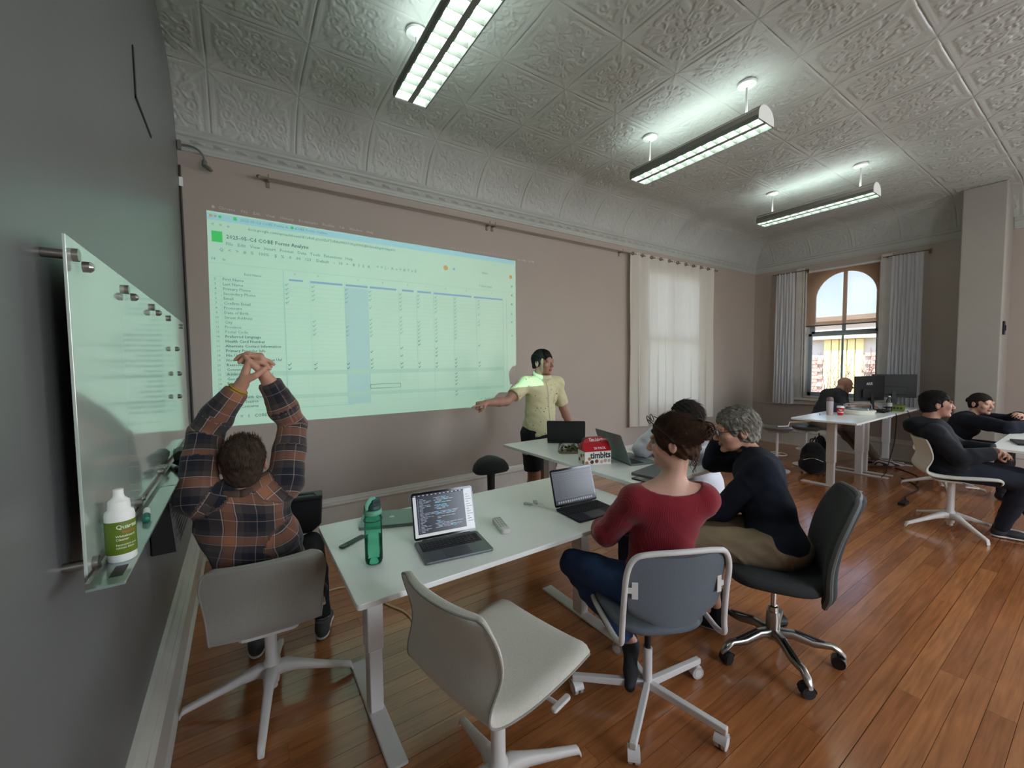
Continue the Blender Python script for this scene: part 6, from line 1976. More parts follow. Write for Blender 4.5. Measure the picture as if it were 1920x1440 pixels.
    for k in range(26):   # loose ends falling on the neck and from the bun
        side = rnd.uniform(-1, 1)
        p = npv(hc)+Rh@npv((0.05*side+(0.03 if k > 12 else 0), -0.10 if k > 12 else -0.085, -0.01 if k > 12 else -0.065))
        pts = [Vector(p)]
        ph = rnd.uniform(0, 6)
        for i in range(7): pts.append(pts[-1]+Vector((0.006*math.sin(ph+i), 0.006*math.cos(ph+i*1.2), -0.011)))
        mb.tube(pts, 0.002, 4, rs=[0.0017*(1-i/9) for i in range(8)])
    mb.build('hair_bun', HM_brown, t, smooth=True)
    mb = MB(); q = lambda x, y, z: Vector(npv(hc)+Rh@npv((x, y, z)))
    mb.tube(spline([q(-0.035, -0.095, 0.10), q(-0.01, -0.125, 0.10), q(0.02, -0.13, 0.088), q(0.045, -0.12, 0.075)], 4), 0.006, 8, flat=0.5)
    mb.tube(spline([q(-0.02, -0.11, 0.115), q(0.0, -0.135, 0.085), q(0.01, -0.14, 0.06)], 4), 0.005, 8, flat=0.5)
    mb.build('hair_clip', M_black, t, smooth=True)
    # glasses pushed up on the head
    gm_ = mat('tortoise glasses frame', srgb(40, 30, 26), 0.3)
    mb = MB()
    for sx in (-1, 1):
        mb.tube([q(sx*0.034+0.024*math.cos(a), 0.088+0.006*math.sin(a), 0.108+0.018*math.sin(a)) for a in [2*PI*i/18 for i in range(18)]], 0.0022, 6, closed=True)
        mb.tube([q(sx*0.060, 0.085, 0.112), q(sx*0.082, 0.055, 0.09), q(sx*0.092, 0.01, 0.05), q(sx*0.089, -0.02, 0.015)], 0.0024, 6)
    mb.tube([q(-0.010, 0.09, 0.112), q(0.010, 0.09, 0.112)], 0.0022, 6)
    mb.build('glasses', gm_, t, smooth=True)
    mb = MB()
    for dx in (0.0, 0.014):
        a = npv((1.497+dx, 1.165-dx*0.8, 0.0)); mb.tube([Vector((a[0]+0.010, a[1]-0.045, 0.955)), Vector((a[0]+0.003, a[1]-0.02, 1.000)), Vector((a[0], a[1]+0.02, 1.006))], 0.0035, 6, flat=0.4)
    mb.build('bra_strap', mat('pale strap', srgb(215, 200, 185), 0.7), t, smooth=True)
    rebase(t, (1.52, 1.18, 0))
woman_red()

# ================================================================ D: grey haired man
def man_grey():
    t = person('grey haired man in a dark navy sweater with glasses, chin on his hand', None)
    hc = (2.530, 1.325, 1.150); Rh = R3((-0.72, 0.66, -0.18))
    nk = (2.575, 1.245, 1.020); ch = (2.520, 1.170, 0.865); pv = (2.405, 1.030, 0.590)
    sL, sR = (2.420, 1.110, 0.960), (2.700, 1.310, 0.950)
    eL, wL = (2.330, 1.290, 0.700), (2.18, 1.50, 0.70); eR, wR = (2.615, 1.515, 0.895), (2.605, 1.455, 1.075)
    hL, hR = (2.34, 1.00, 0.565), (2.47, 1.12, 0.565)
    kL, kR = (2.07, 1.34, 0.575), (2.26, 1.50, 0.58); aL, aR = (2.27, 1.27, 0.15), (2.30, 1.56, 0.13)
    B = Body(0.02)
    torso(B, pv, ch, nk, sL, sR, hL, hR, 1.05, 1.05)
    L = head(B, hc, Rh, 1.13)
    B.cone(npv(nk)-(0, 0, 0.03), L(0, -0.025, -0.06), 0.060, 0.054, 0, 0.02)
    arm(B, sL, eL, wL); arm(B, sR, eR, wR); leg(B, hL, kL, aL); leg(B, hR, kR, aR)
    hand(B, wR, (-0.15, -0.12, 0.95), (0.1, 0.9, 0.1), 1, curl=(1.2, 1.25, 1.3, 1.3), thumb=0.3); hand(B, wL, (-0.6, 0.6, -0.1), (0, 0, 1), -1)
    mesh_body('body', B, FACE(SK1), 0.010, [((2.40, 1.16, 0.98), (2.74, 1.56, 1.32))], 0.0042, parent=t)
    S_ = Body(0.025)
    torso(S_, pv, ch, npv(nk)-(0, 0, 0.01), sL, sR, hL, hR, 1.10, 1.12)
    arm(S_, sL, eL, wL, 1.12, end=0.95, infl=0.008, flat=True); arm(S_, sR, eR, wR, 1.10, end=0.93, infl=0.008, flat=True)
    S_.plane((nk[0], nk[1], nk[2]+0.03), (0.0, 0.1, 1), 0.055)
    mesh_body('sweater', S_, [M_navy], 0.009, parent=t, inflate=0.014, fold=foldfn(0.0055, (24, 20, 34), 9))
    collar(t, (nk[0], nk[1], nk[2]+0.012), R3((-0.5, 0.8, 0.2)), 0.066, 0.012, M_navy, tilt=0.1)
    K = Body(0.03); K.ell(npv(pv)-(0, 0, 0.02), (0.18, 0.16, 0.10), R3((-0.5, 0.8, 0)), 0, 0.04)
    leg(K, hL, kL, aL, 1.06, end=0.78, flat=True); leg(K, hR, kR, aR, 1.06, end=0.86, flat=True)
    mesh_body('trousers', K, [M_khaki], 0.010, parent=t, inflate=0.014, fold=foldfn(0.009, (30, 26, 38), 10))
    blk = mat('black sock', srgb(16, 17, 20), 0.95)
    for a_, tip in ((aL, (2.20, 1.42, 0.02)), (aR, (2.24, 1.72, 0.02))):
        Q = Body(0.02); a_ = npv(a_); tp = npv(tip)
        Q.cone(a_+(0.0, 0, 0.07), a_-(0, 0, 0.06), 0.040, 0.038); Q.cone(a_-(0, 0, 0.10), tp+(0, 0, 0.02), 0.042, 0.030)
        mesh_body('sock', Q, [blk], 0.007, parent=t)
    cap('hair', hc, Rh, 1.13, HM_grey, t, 0.012, low=-0.072, noise=0.0025, vox=0.0042)
    strands('hair_tufts', hc, Rh, 1.13, lambda u: u[2] > -0.55 and not (u[1] > 0.62 and u[2] < 0.55) and not (u[1] > 0.15 and u[2] < 0.12), lambda u: (u[0]*0.2+0.15, -0.35 if u[2] < 0.5 else 0.5, -0.6 if u[2] < 0.5 else 0.1), HM_grey, t, 1300, 0.036, 0.0022, 0.35, 12, rad=(0.086, 0.105, 0.093), curl=0.35)
    glasses(t, hc, Rh, 1.13, mat('dark glasses frame', srgb(28, 24, 26), 0.3))
    rebase(t, (2.335, 1.005, 0))
man_grey()

# ================================================================ E: dark haired woman in white
def woman_white():
    t = person('dark haired woman in white mostly hidden behind the woman in red, looking left', None)
    hc = (2.765, 1.835, 1.150); Rh = R3((-0.80, 0.55, 0.15))
    nk = (2.84, 1.835, 0.98); ch = (2.87, 1.82, 0.81); pv = (2.92, 1.80, 0.56)
    sL, sR = (2.86, 1.69, 0.89), (2.92, 2.00, 0.89)
    eL, wL = (2.67, 1.65, 0.905), (2.55, 1.74, 0.905); eR, wR = (2.53, 2.03, 0.912), (2.64, 1.95, 1.06)
    hL, hR = (2.86, 1.72, 0.54), (2.86, 1.88, 0.54); kL, kR = (2.50, 1.74, 0.56), (2.50, 1.92, 0.56); aL, aR = (2.50, 1.76, 0.10), (2.52, 1.96, 0.10)
    B = Body(0.02)
    torso(B, pv, ch, nk, sL, sR, hL, hR, 0.9, 0.9, female=True)
    L = head(B, hc, Rh, 1.08, True)
    B.cone(npv(nk)-(0, 0, 0.03), L(0, -0.022, -0.06), 0.05, 0.046, 0, 0.02)
    arm(B, sL, eL, wL, 0.85); arm(B, sR, eR, wR, 0.85); leg(B, hL, kL, aL, 0.95); leg(B, hR, kR, aR, 0.95)
    hand(B, wL, (0.1, 0.9, 0), (0, 0, 1), -1, s=0.9); hand(B, wR, (0.4, -0.4, 0.8), (0.2, 0.8, 0.2), 1, s=0.9)
    mesh_body('body', B, FACE(SK2), 0.010, [((2.62, 1.70, 1.0), (2.90, 1.97, 1.28))], 0.005, parent=t)
    S_ = Body(0.025); torso(S_, pv, ch, npv(nk)-(0, 0, 0.02), sL, sR, hL, hR, 0.97, 1.0, female=True)
    arm(S_, sL, eL, wL, 1.1, end=0.9, infl=0.010, flat=True); arm(S_, sR, eR, wR, 1.1, end=0.9, infl=0.010, flat=True)
    S_.cone((2.92, 1.80, 0.62), (2.92, 1.80, 0.50), 0.16, 0.18, 0, 0.05)
    mesh_body('blouse', S_, [M_whitesh], 0.011, parent=t, inflate=0.014, fold=foldfn(0.005, seed=12))
    J = Body(0.03); J.ell(pv, (0.15, 0.16, 0.09)); leg(J, hL, kL, aL, 1.0); leg(J, hR, kR, aR, 1.0); mesh_body('trousers', J, [M_darkp], 0.013, parent=t, inflate=0.008)
    for a_ in (aL, aR): shoe(t, (a_[0]+0.05, a_[1], 0.002), (a_[0]-0.2, a_[1], 0.002), M_black, None)
    cap('hair', hc, Rh, 1.08, HM_black, t, 0.014, low=-0.16, noise=0.002, extra=[((0, -0.07, -0.05), (0.085, 0.06, 0.10)), ((0, -0.085, -0.11), (0.08, 0.05, 0.08))])
    strands('hair_tufts', hc, Rh, 1.08, lambda u: not (u[1] > 0.35 and u[2] < 0.75) and u[2] > -0.7, lambda u: (u[0]*0.5, -0.8, -0.6), mat('brown tipped hair', srgb(44, 33, 27), 0.85), t, 1200, 0.08, 0.0018, 0.02, 15, rad=(0.088, 0.108, 0.096))
    glasses(t, hc, Rh, 1.08, mat('dark glasses frame', srgb(28, 24, 26), 0.3))
    rebase(t, (2.92, 1.80, 0))
    s_ = thing('padded_stool', 'plain grey stool under the woman in white', 'stool', (2.93, 1.80, 0))
    mb = MB(); mb.lathe([(0.0, 0.40), (0.17, 0.405), (0.18, 0.42), (0.17, 0.44), (0, 0.445)], n=28); mb.build('seat', M_felt2, s_, smooth=True)
    for k in range(4):
        a = PI/4+k*PI/2; mb = MB(); mb.cyl((0.12*math.cos(a), 0.12*math.sin(a), 0.405), (0.17*math.cos(a), 0.17*math.sin(a), 0.0), 0.012); mb.build('leg', M_wmetal, s_)
woman_white()

# ================================================================ H: man in black hoodie, right
def man_hoodie():
    t = person('man in a black hoodie leaning back in the white shell chair at the right', None)
    hc = (5.375, 0.970, 1.150); Rh = R3((0.42, -0.90, 0.0))
    nk = (5.355, 1.010, 0.990); ch = (5.370, 0.975, 0.830); pv = (5.400, 0.860, 0.600)
    sR, sL = (5.195, 0.945, 0.895), (5.520, 1.050, 0.895)
    eR, wR = (5.230, 0.790, 0.700), (5.420, 0.625, 0.740); eL, wL = (5.60, 0.84, 0.74), (5.53, 0.63, 0.76)
    hR, hL = (5.33, 0.83, 0.575), (5.47, 0.88, 0.575)
    kR, kL = (5.46, 0.44, 0.52), (5.66, 0.50, 0.54); aR, aL = (5.50, 0.56, 0.10), (5.62, 0.36, 0.10)
    B = Body(0.02)
    torso(B, pv, ch, nk, sL, sR, hL, hR, 1.05, 1.05)
    L = head(B, hc, Rh, 1.04)
    B.cone(npv(nk)-(0, 0, 0.03), L(0, -0.025, -0.06), 0.062, 0.056, 0, 0.02)
    arm(B, sL, eL, wL); arm(B, sR, eR, wR); leg(B, hL, kL, aL); leg(B, hR, kR, aR)
    hand(B, wR, (0.6, -0.6, 0), (-0.3, -0.5, 0.8), 1); hand(B, wL, (-0.6, -0.6, 0), (0.3, -0.3, 0.8), -1)
    mesh_body('body', B, FACE(SK2), 0.011, [((5.22, 0.80, 1.0), (5.54, 1.12, 1.30))], 0.0048, parent=t)
    S_ = Body(0.03); torso(S_, pv, ch, nk, sL, sR, hL, hR, 1.12, 1.15)
    arm(S_, sL, eL, wL, 1.18, end=0.95, infl=0.010, flat=True); arm(S_, sR, eR, wR, 1.18, end=0.95, infl=0.010, flat=True)
    S_.ell(npv(nk)+(-0.02, 0.055, -0.030), (0.12, 0.09, 0.050), None, 0, 0.03); S_.ell(npv(nk)+(-0.03, 0.10, -0.055), (0.09, 0.06, 0.055), None, 0, 0.03)
    mesh_body('hoodie', S_, [M_hood], 0.011, parent=t, inflate=0.014, fold=foldfn(0.005, (26, 22, 34), 14))
    J = Body(0.03); J.ell(npv(pv)-(0, 0, 0.02), (0.17, 0.15, 0.10)); leg(J, hL, kL, aL, 1.05); leg(J, hR, kR, aR, 1.05)
    mesh_body('trousers', J, [mat('dark navy trousers', srgb(24, 29, 42), 0.9)], 0.012, parent=t, inflate=0.012, fold=foldfn(0.004, seed=15))
    gs = mat('dark grey shoe', srgb(48, 50, 55), 0.7)
    for a_ in (aR, aL): shoe(t, (a_[0]-0.01, a_[1]+0.06, 0.002), (a_[0]+0.07, a_[1]-0.20, 0.002), gs, M_wplastic)
    cap('hair', hc, Rh, 1.04, HM_black, t, 0.008, low=-0.072, noise=0.0008, cut=SHORT)
    strands('hair_tufts', hc, Rh, 1.04, lambda u: u[2] > 0.15 and not (u[1] > 0.5 and u[2] < 0.7), lambda u: (u[0]*0.4, 0.5, 0.35), HM_black, t, 700, 0.022, 0.0015, 0.4, 16, rad=(0.083, 0.102, 0.090))
    rebase(t, (5.42, 0.86, 0))
man_hoodie()

# ================================================================ I: woman leaning on arms, right
def woman_navy():
    t = person('woman in a navy top with tied back hair leaning on her folded arms', None)
    hc = (7.14, 0.925, 1.045); Rh = R3((-0.52, -0.85, -0.08))
    nk = (7.12, 1.02, 0.90); ch = (7.08, 1.06, 0.76); pv = (7.05, 1.16, 0.54)
    sR, sL = (6.93, 1.00, 0.86), (7.26, 1.02, 0.84)
    eR, wR = (6.72, 0.68, 0.835), (6.98, 0.54, 0.84); eL, wL = (7.30, 0.70, 0.86), (7.02, 0.62, 0.95)
    hR, hL = (6.98, 1.08, 0.53), (7.14, 1.08, 0.53); kR, kL = (6.95, 0.72, 0.55), (7.18, 0.72, 0.55); aR, aL = (6.95, 0.72, 0.10), (7.18, 0.72, 0.10)
    B = Body(0.02)
    torso(B, pv, ch, nk, sL, sR, hL, hR, 0.95, 0.95, female=True)
    L = head(B, hc, Rh, 1.02, True)
    B.cone(npv(nk)-(0, 0, 0.03), L(0, -0.022, -0.06), 0.05, 0.046, 0, 0.02)
    arm(B, sL, eL, wL, 0.9); arm(B, sR, eR, wR, 0.9); leg(B, hL, kL, aL, 0.95); leg(B, hR, kR, aR, 0.95)
    hand(B, wR, (0.9, 0.05, 0.25), (0.0, -0.5, 0.8), 1, s=0.95); hand(B, wL, (-0.9, 0.1, 0.2), (0, -0.4, 0.9), -1, s=0.95)
    mesh_body('body', B, FACE(SK3), 0.011, [((7.03, 0.76, 0.90), (7.31, 1.06, 1.18))], 0.0048, parent=t)
    S_ = Body(0.03); torso(S_, pv, ch, npv(nk)-(0, 0, 0.01), sL, sR, hL, hR, 1.02, 1.05, female=True)
    arm(S_, sL, eL, wL, 1.15, end=0.7, infl=0.010, flat=True); arm(S_, sR, eR, wR, 1.15, end=0.9, infl=0.010, flat=True)
    mesh_body('top', S_, [M_navy], 0.012, parent=t, inflate=0.014, fold=foldfn(0.004, seed=18))
    J = Body(0.03); J.ell(pv, (0.16, 0.15, 0.09)); leg(J, hL, kL, aL); leg(J, hR, kR, aR); mesh_body('trousers', J, [M_darkp], 0.014, parent=t, inflate=0.008)
    for a_ in (aL, aR): shoe(t, (a_[0], a_[1]+0.05, 0.002), (a_[0], a_[1]-0.2, 0.002), M_black, None)
    cap('hair', hc, Rh, 1.02, HM_dark, t, 0.006, low=-0.06, noise=0.0006, cut=SHORT, extra=[((0, -0.12, 0.02), (0.035, 0.03, 0.035))])
    rebase(t, (7.05, 1.13, 0))
woman_navy()

# ================================================================ G: bald man at the window desk
def man_bald():
    t = person('bald man in a dark polo hunched over a desk before the arched window', None)
    hc = (7.50, 2.325, 1.175); Rh = R3((0.72, -0.52, -0.55))
    nk = (7.38, 2.37, 1.10); ch = (7.26, 2.42, 0.96); pv = (7.16, 2.50, 0.68)
    sR, sL = (7.16, 2.26, 1.05), (7.42, 2.52, 1.05)
    eR, wR = (7.06, 2.19, 0.90), (7.30, 2.10, 0.895); eL, wL = (7.60, 2.36, 0.90), (7.66, 2.12, 0.895)
    hR, hL = (7.10, 2.45, 0.65), (7.22, 2.56, 0.65); kR, kL = (7.40, 2.24, 0.60), (7.48, 2.38, 0.58); aR, aL = (7.62, 1.96, 0.13), (7.72, 2.12, 0.12)
    B = Body(0.02)
    torso(B, pv, ch, nk, sL, sR, hL, hR, 1.0, 1.05, belly=0.02)
    L = head(B, hc, Rh, 1.05)
    B.cone(npv(nk)-(0.02, 0, 0.02), L(0, -0.03, -0.05), 0.062, 0.056, 0, 0.02)
    arm(B, sL, eL, wL); arm(B, sR, eR, wR); leg(B, hL, kL, aL); leg(B, hR, kR, aR)
    hand(B, wR, (0.9, -0.3, 0), (0, 0, 1), 1); hand(B, wL, (0.2, -0.9, 0), (0, 0, 1), -1)
    mesh_body('body', B, FACE(SK1), 0.012, [((7.34, 2.16, 1.02), (7.68, 2.48, 1.34))], 0.006, parent=t)
    S_ = Body(0.03); torso(S_, pv, ch, npv(nk), sL, sR, hL, hR, 1.07, 1.12, belly=0.02)
    for s_, e_ in ((sR, eR), (sL, eL)):
        s_, e_ = npv(s_), npv(e_); S_.cone(s_, s_+(e_-s_)*0.75, 0.062, 0.060, 0, 0.02, True)
    mesh_body('polo_shirt', S_, [mat('charcoal polo', srgb(44, 45, 50), 0.9)], 0.012, parent=t, inflate=0.012, fold=foldfn(0.004, seed=21))
    J = Body(0.03); J.ell(npv(pv)-(0, 0, 0.03), (0.16, 0.15, 0.09)); leg(J, hL, kL, aL, 1.05, end=0.97, flat=True); leg(J, hR, kR, aR, 1.05, end=0.97, flat=True)
    mesh_body('trousers', J, [mat('taupe trousers', srgb(112, 100, 92), 0.9)], 0.013, parent=t, inflate=0.014, fold=foldfn(0.005, seed=22))
    st = bpy.data.materials.new('striped sock'); st.use_nodes = True
    nt = st.node_tree; w = nt.nodes.new('ShaderNodeTexWave'); w.inputs['Scale'].default_value = 14; w.bands_direction = 'DIAGONAL'
    tc = nt.nodes.new('ShaderNodeTexCoord'); r = nt.nodes.new('ShaderNodeValToRGB'); r.color_ramp.interpolation = 'CONSTANT'
    r.color_ramp.elements[0].color = srgb(30, 30, 32); r.color_ramp.elements[1].position = 0.42; r.color_ramp.elements[1].color = srgb(178, 170, 162)
    nt.links.new(tc.outputs['Object'], w.inputs['Vector']); nt.links.new(w.outputs['Fac'], r.inputs[0]); nt.links.new(r.outputs[0], nt.nodes['Principled BSDF'].inputs['Base Color'])
    for a_, tp in ((aR, (7.92, 1.76, 0.05)), (aL, (7.98, 1.90, 0.05))):
        Q = Body(0.02); a_ = npv(a_); tp = npv(tp)
        Q.cone(a_+(-0.03, 0.03, 0.06), a_, 0.042, 0.042); Q.cone(a_-(0, 0, 0.055), tp, 0.045, 0.034); Q.cone(a_-(0, 0, 0.03), (a_+tp)/2, 0.045, 0.045)
        mesh_body('sock', Q, [st], 0.007, parent=t)
    rebase(t, (7.16, 2.50, 0))
man_bald()
# ================================================================ THINGS ON THE DESKS
def laptop(label, loc, rz, w, d, m_body, screen, open_deg=105, kb=True, closed=False, m_lid=None, code=None, logo=None, res_kb=True):
    """loc = centre of the base on the desk; local +y points to the hinge; screen faces -y"""
    t = thing('laptop', label, 'laptop', loc, rz)
    m_lid = m_lid or m_body
    mb = MB(); mb.prism(rrect(w, d, 0.012, 4), 0.0, 0.010); mb.build('base', m_body, t, bevel=0.0015)
    if closed:
        mb = MB(); mb.prism(rrect(w, d, 0.012, 4), 0.0105, 0.016); o = mb.build('lid', m_lid, t, bevel=0.0015)
        if logo:
            mb = MB(); mb.lathe([(0.0, 0.0161), (0.014, 0.0161), (0.014, 0.0165), (0, 0.0165)], n=20); mb.build('lid_mark', logo, o)
        return t
    km = mat('black key cap', srgb(24, 25, 28), 0.5)
    deck = MB(); deck.box(-w*0.45, w*0.45, -d*0.02, d*0.40, 0.0100, 0.0104); deck.build('keyboard_well', M_black, t)
    keys = MB(); kw = w*0.9/14.2; kd = d*0.42/5.6
    for r in range(5):
        n = 14 if r < 4 else 8
        x = -w*0.445
        for i in range(n):
            ww = kw*0.86
            if r == 4 and i == 3: ww = kw*5.2
            if x+ww > w*0.447: break
            y0 = d*0.385-kd*(r+1)*1.08
            keys.box(x, x+ww, y0, y0+kd*0.86, 0.0104, 0.0122); x += ww+kw*0.14
    o = keys.build('key', km, t); o['kind'] = 'stuff'
    leg_ = MB()
    for r in range(4):
        for i in range(13):
            x = -w*0.445+i*kw+kw*0.35; y0 = d*0.385-kd*(r+1)*1.08+kd*0.35
            leg_.box(x, x+kw*0.18, y0, y0+kd*0.22, 0.01222, 0.01232)
    o = leg_.build('key_legend', mat('grey key legend', srgb(150, 150, 150), 0.6), t); o['kind'] = 'stuff'
    mb = MB(); mb.prism(rrect(w*0.38, d*0.36, 0.006, 3, 0, -d*0.27), 0.0100, 0.0103); mb.build('trackpad', mat('trackpad '+m_body.name, [c*0.9 for c in m_body.diffuse_color[:3]]+[1] if False else srgb(78, 80, 86), 0.4), t)
    A = Matrix.Translation((0, d/2-0.004, 0.010)) @ Matrix.Rotation(math.radians(90-open_deg), 4, 'X') @ Matrix.Rotation(PI/2, 4, 'X')
    h = d*0.98
    mb = MB(); mb.prism([(x, y+h/2+0.004) for x, y in rrect(w, h, 0.012, 4)], -0.0045, 0.0, A); lid = mb.build('lid', m_lid, t, bevel=0.001)
    mb = MB(); mb.prism([(x, y+h/2+0.004) for x, y in rrect(w-0.004, h-0.004, 0.011, 4)], 0.0, 0.0006, A); mb.build('bezel', M_darkscreen, lid)
    sw, sh = w-0.016, h-0.024
    mb = MB(); mb.box(-sw/2, sw/2, 0.016, 0.016+sh, 0.0006, 0.0009, A); mb.build('screen', screen, lid)
    mb = MB(); mb.cyl((-w*0.38, d/2-0.003, 0.010), (w*0.38, d/2-0.003, 0.010), 0.004, n=8); mb.build('hinge', M_black, t)
    def rects(name, rs, m, z=0.0011):
        mb = MB()
        for (x0, y0, x1, y1) in rs: mb.box(-sw/2+x0*sw, -sw/2+x1*sw, 0.016+y0*sh, 0.016+y1*sh, 0.0009, z, A)
        o = mb.build(name, m, lid); o['kind'] = 'stuff'
        return o
    if code: code(rects, A, sw, sh, lid)
    return t
M_sg = mat('space grey aluminium', srgb(112, 116, 120), 0.38, metal=0.7)
M_sil = mat('green grey aluminium', srgb(120, 135, 132), 0.38, metal=0.5)
M_mid = mat('midnight aluminium', srgb(38, 42, 52), 0.42, metal=0.4)
def scr(name, c, s): return mat(name, (c[0]*0.04, c[1]*0.04, c[2]*0.04, 1), 0.22, emit=c, es=s*0.8)
S_white = scr('lit white page', srgb(225, 230, 234), 0.55); S_dark = scr('lit dark editor', srgb(24, 28, 40), 1.0); S_txt = scr('lit code text', srgb(190, 205, 225), 0.5)
S_cy = scr('lit cyan text', srgb(110, 190, 215), 1.0); S_grey = scr('lit dim grey page', srgb(88, 90, 102), 0.45); S_gl = scr('lit dim line', srgb(60, 62, 76), 0.4); S_dock = scr('lit dock', srgb(34, 38, 52), 0.5); S_ic = scr('lit dock icon', srgb(170, 175, 190), 0.4)
def code1(rects, A, sw, sh, lid):
    rnd = random.Random(3)
    rects('editor_window', [(0.05, 0.07, 0.86, 0.985)], S_dark, 0.0010)
    rects('page_strip', [(0.0, 0.0, 0.05, 0.94)], S_white, 0.0010)
    rects('menu_strip', [(0, 0.955, 0.86, 1)], S_dark, 0.0010)
    a, b = [], []
    for i in range(26):
        y = 0.88-i*0.031
        x = 0.10
        a.append((0.07, y, 0.085, y+0.010)); 
        for k in range(rnd.randint(1, 3)):
            w = rnd.uniform(0.03, 0.10); a.append((x, y, x+w, y+0.010)); x += w+0.012
        x = 0.34+rnd.choice([0, 0.02, 0.04])
        for k in range(rnd.randint(0, 4)):
            w = rnd.uniform(0.03, 0.12)
            if x+w < 0.83: (a if rnd.random() < 0.6 else b).append((x, y, x+w, y+0.010))
            x += w+0.012
    rects('code_text', a, S_txt, 0.0012); rects('code_text', b, S_cy, 0.0012)
    rects('tab_row', [(0.02+i*0.07, 0.965, 0.05+i*0.07, 0.985) for i in range(13)], S_txt, 0.0012)
    rects('page_text', [(0.89, 0.85-i*0.06, 0.89+0.04+0.03*(i % 3), 0.862-i*0.06) for i in range(12)], S_gl, 0.0012)
    rects('reflection_glow', [(0.16, 0.55, 0.30, 0.93)], S_cy, 0.00095) if False else None
def code2(rects, A, sw, sh, lid):
    rects('menu_strip', [(0, 0.94, 1, 0.97), (0, 0.82, 1, 0.83), (0.0, 0.70, 1, 0.71)], S_gl, 0.0010)
    rects('cell_line', [(0.0, 0.66-i*0.035, 1, 0.664-i*0.035) for i in range(14)]+[(0.14, 0.16, 0.145, 0.7), (0.28, 0.16, 0.283, 0.7)], S_gl, 0.0011)
    rects('dock', [(0.0, 0.0, 1.0, 0.13)], S_dock, 0.0011)
    rects('dock_icon', [(0.06+i*0.055, 0.035, 0.095+i*0.055, 0.095) for i in range(16)], S_ic, 0.0013)
    rects('page_text', [(0.03+0.08*i, 0.86, 0.07+0.08*i, 0.875) for i in range(9)]+[(0.05+0.05*i, 0.76, 0.08+0.05*i, 0.775) for i in range(15)], S_gl, 0.0012)
Z1, Z2 = 0.7505, 0.8505
laptop('open silver laptop with black code editor on screen, on the nearest desk', (0.770, 1.650, Z1), math.radians(-8.5), 0.305, 0.22, M_sg, S_white, 108, code=code1)
laptop('open dark laptop showing a dim spreadsheet, at the right end of the nearest desk', (1.580, 1.625, Z1), math.radians(-4), 0.300, 0.212, M_mid, S_grey, 106, code=code2)
laptop('closed green grey laptop lying behind the water bottle', (0.645, 2.140, Z1), math.radians(-20), 0.31, 0.30*0.73, M_sil, S_white, closed=True, logo=mat('pale lid mark', srgb(200, 215, 205), 0.4))
laptop('open black laptop with its back to the viewer in front of the presenter', (2.485, 2.845, Z2), math.radians(138), 0.335, 0.22, M_black, S_dark, 112)
laptop('open grey laptop facing right beside the red snack box', (2.390, 2.02, Z2), math.radians(76), 0.335, 0.23, M_sil, S_grey, 112)
laptop('closed grey laptop under the woman in white, beside the phone', (2.235, 1.66, Z2), math.radians(10), 0.31, 0.22, M_sg, S_white, closed=True)
laptop('closed dark laptop on the desk at the right frame edge', (6.02, 0.46, 0.7805), math.radians(15), 0.31, 0.22, M_mid, S_white, closed=True)

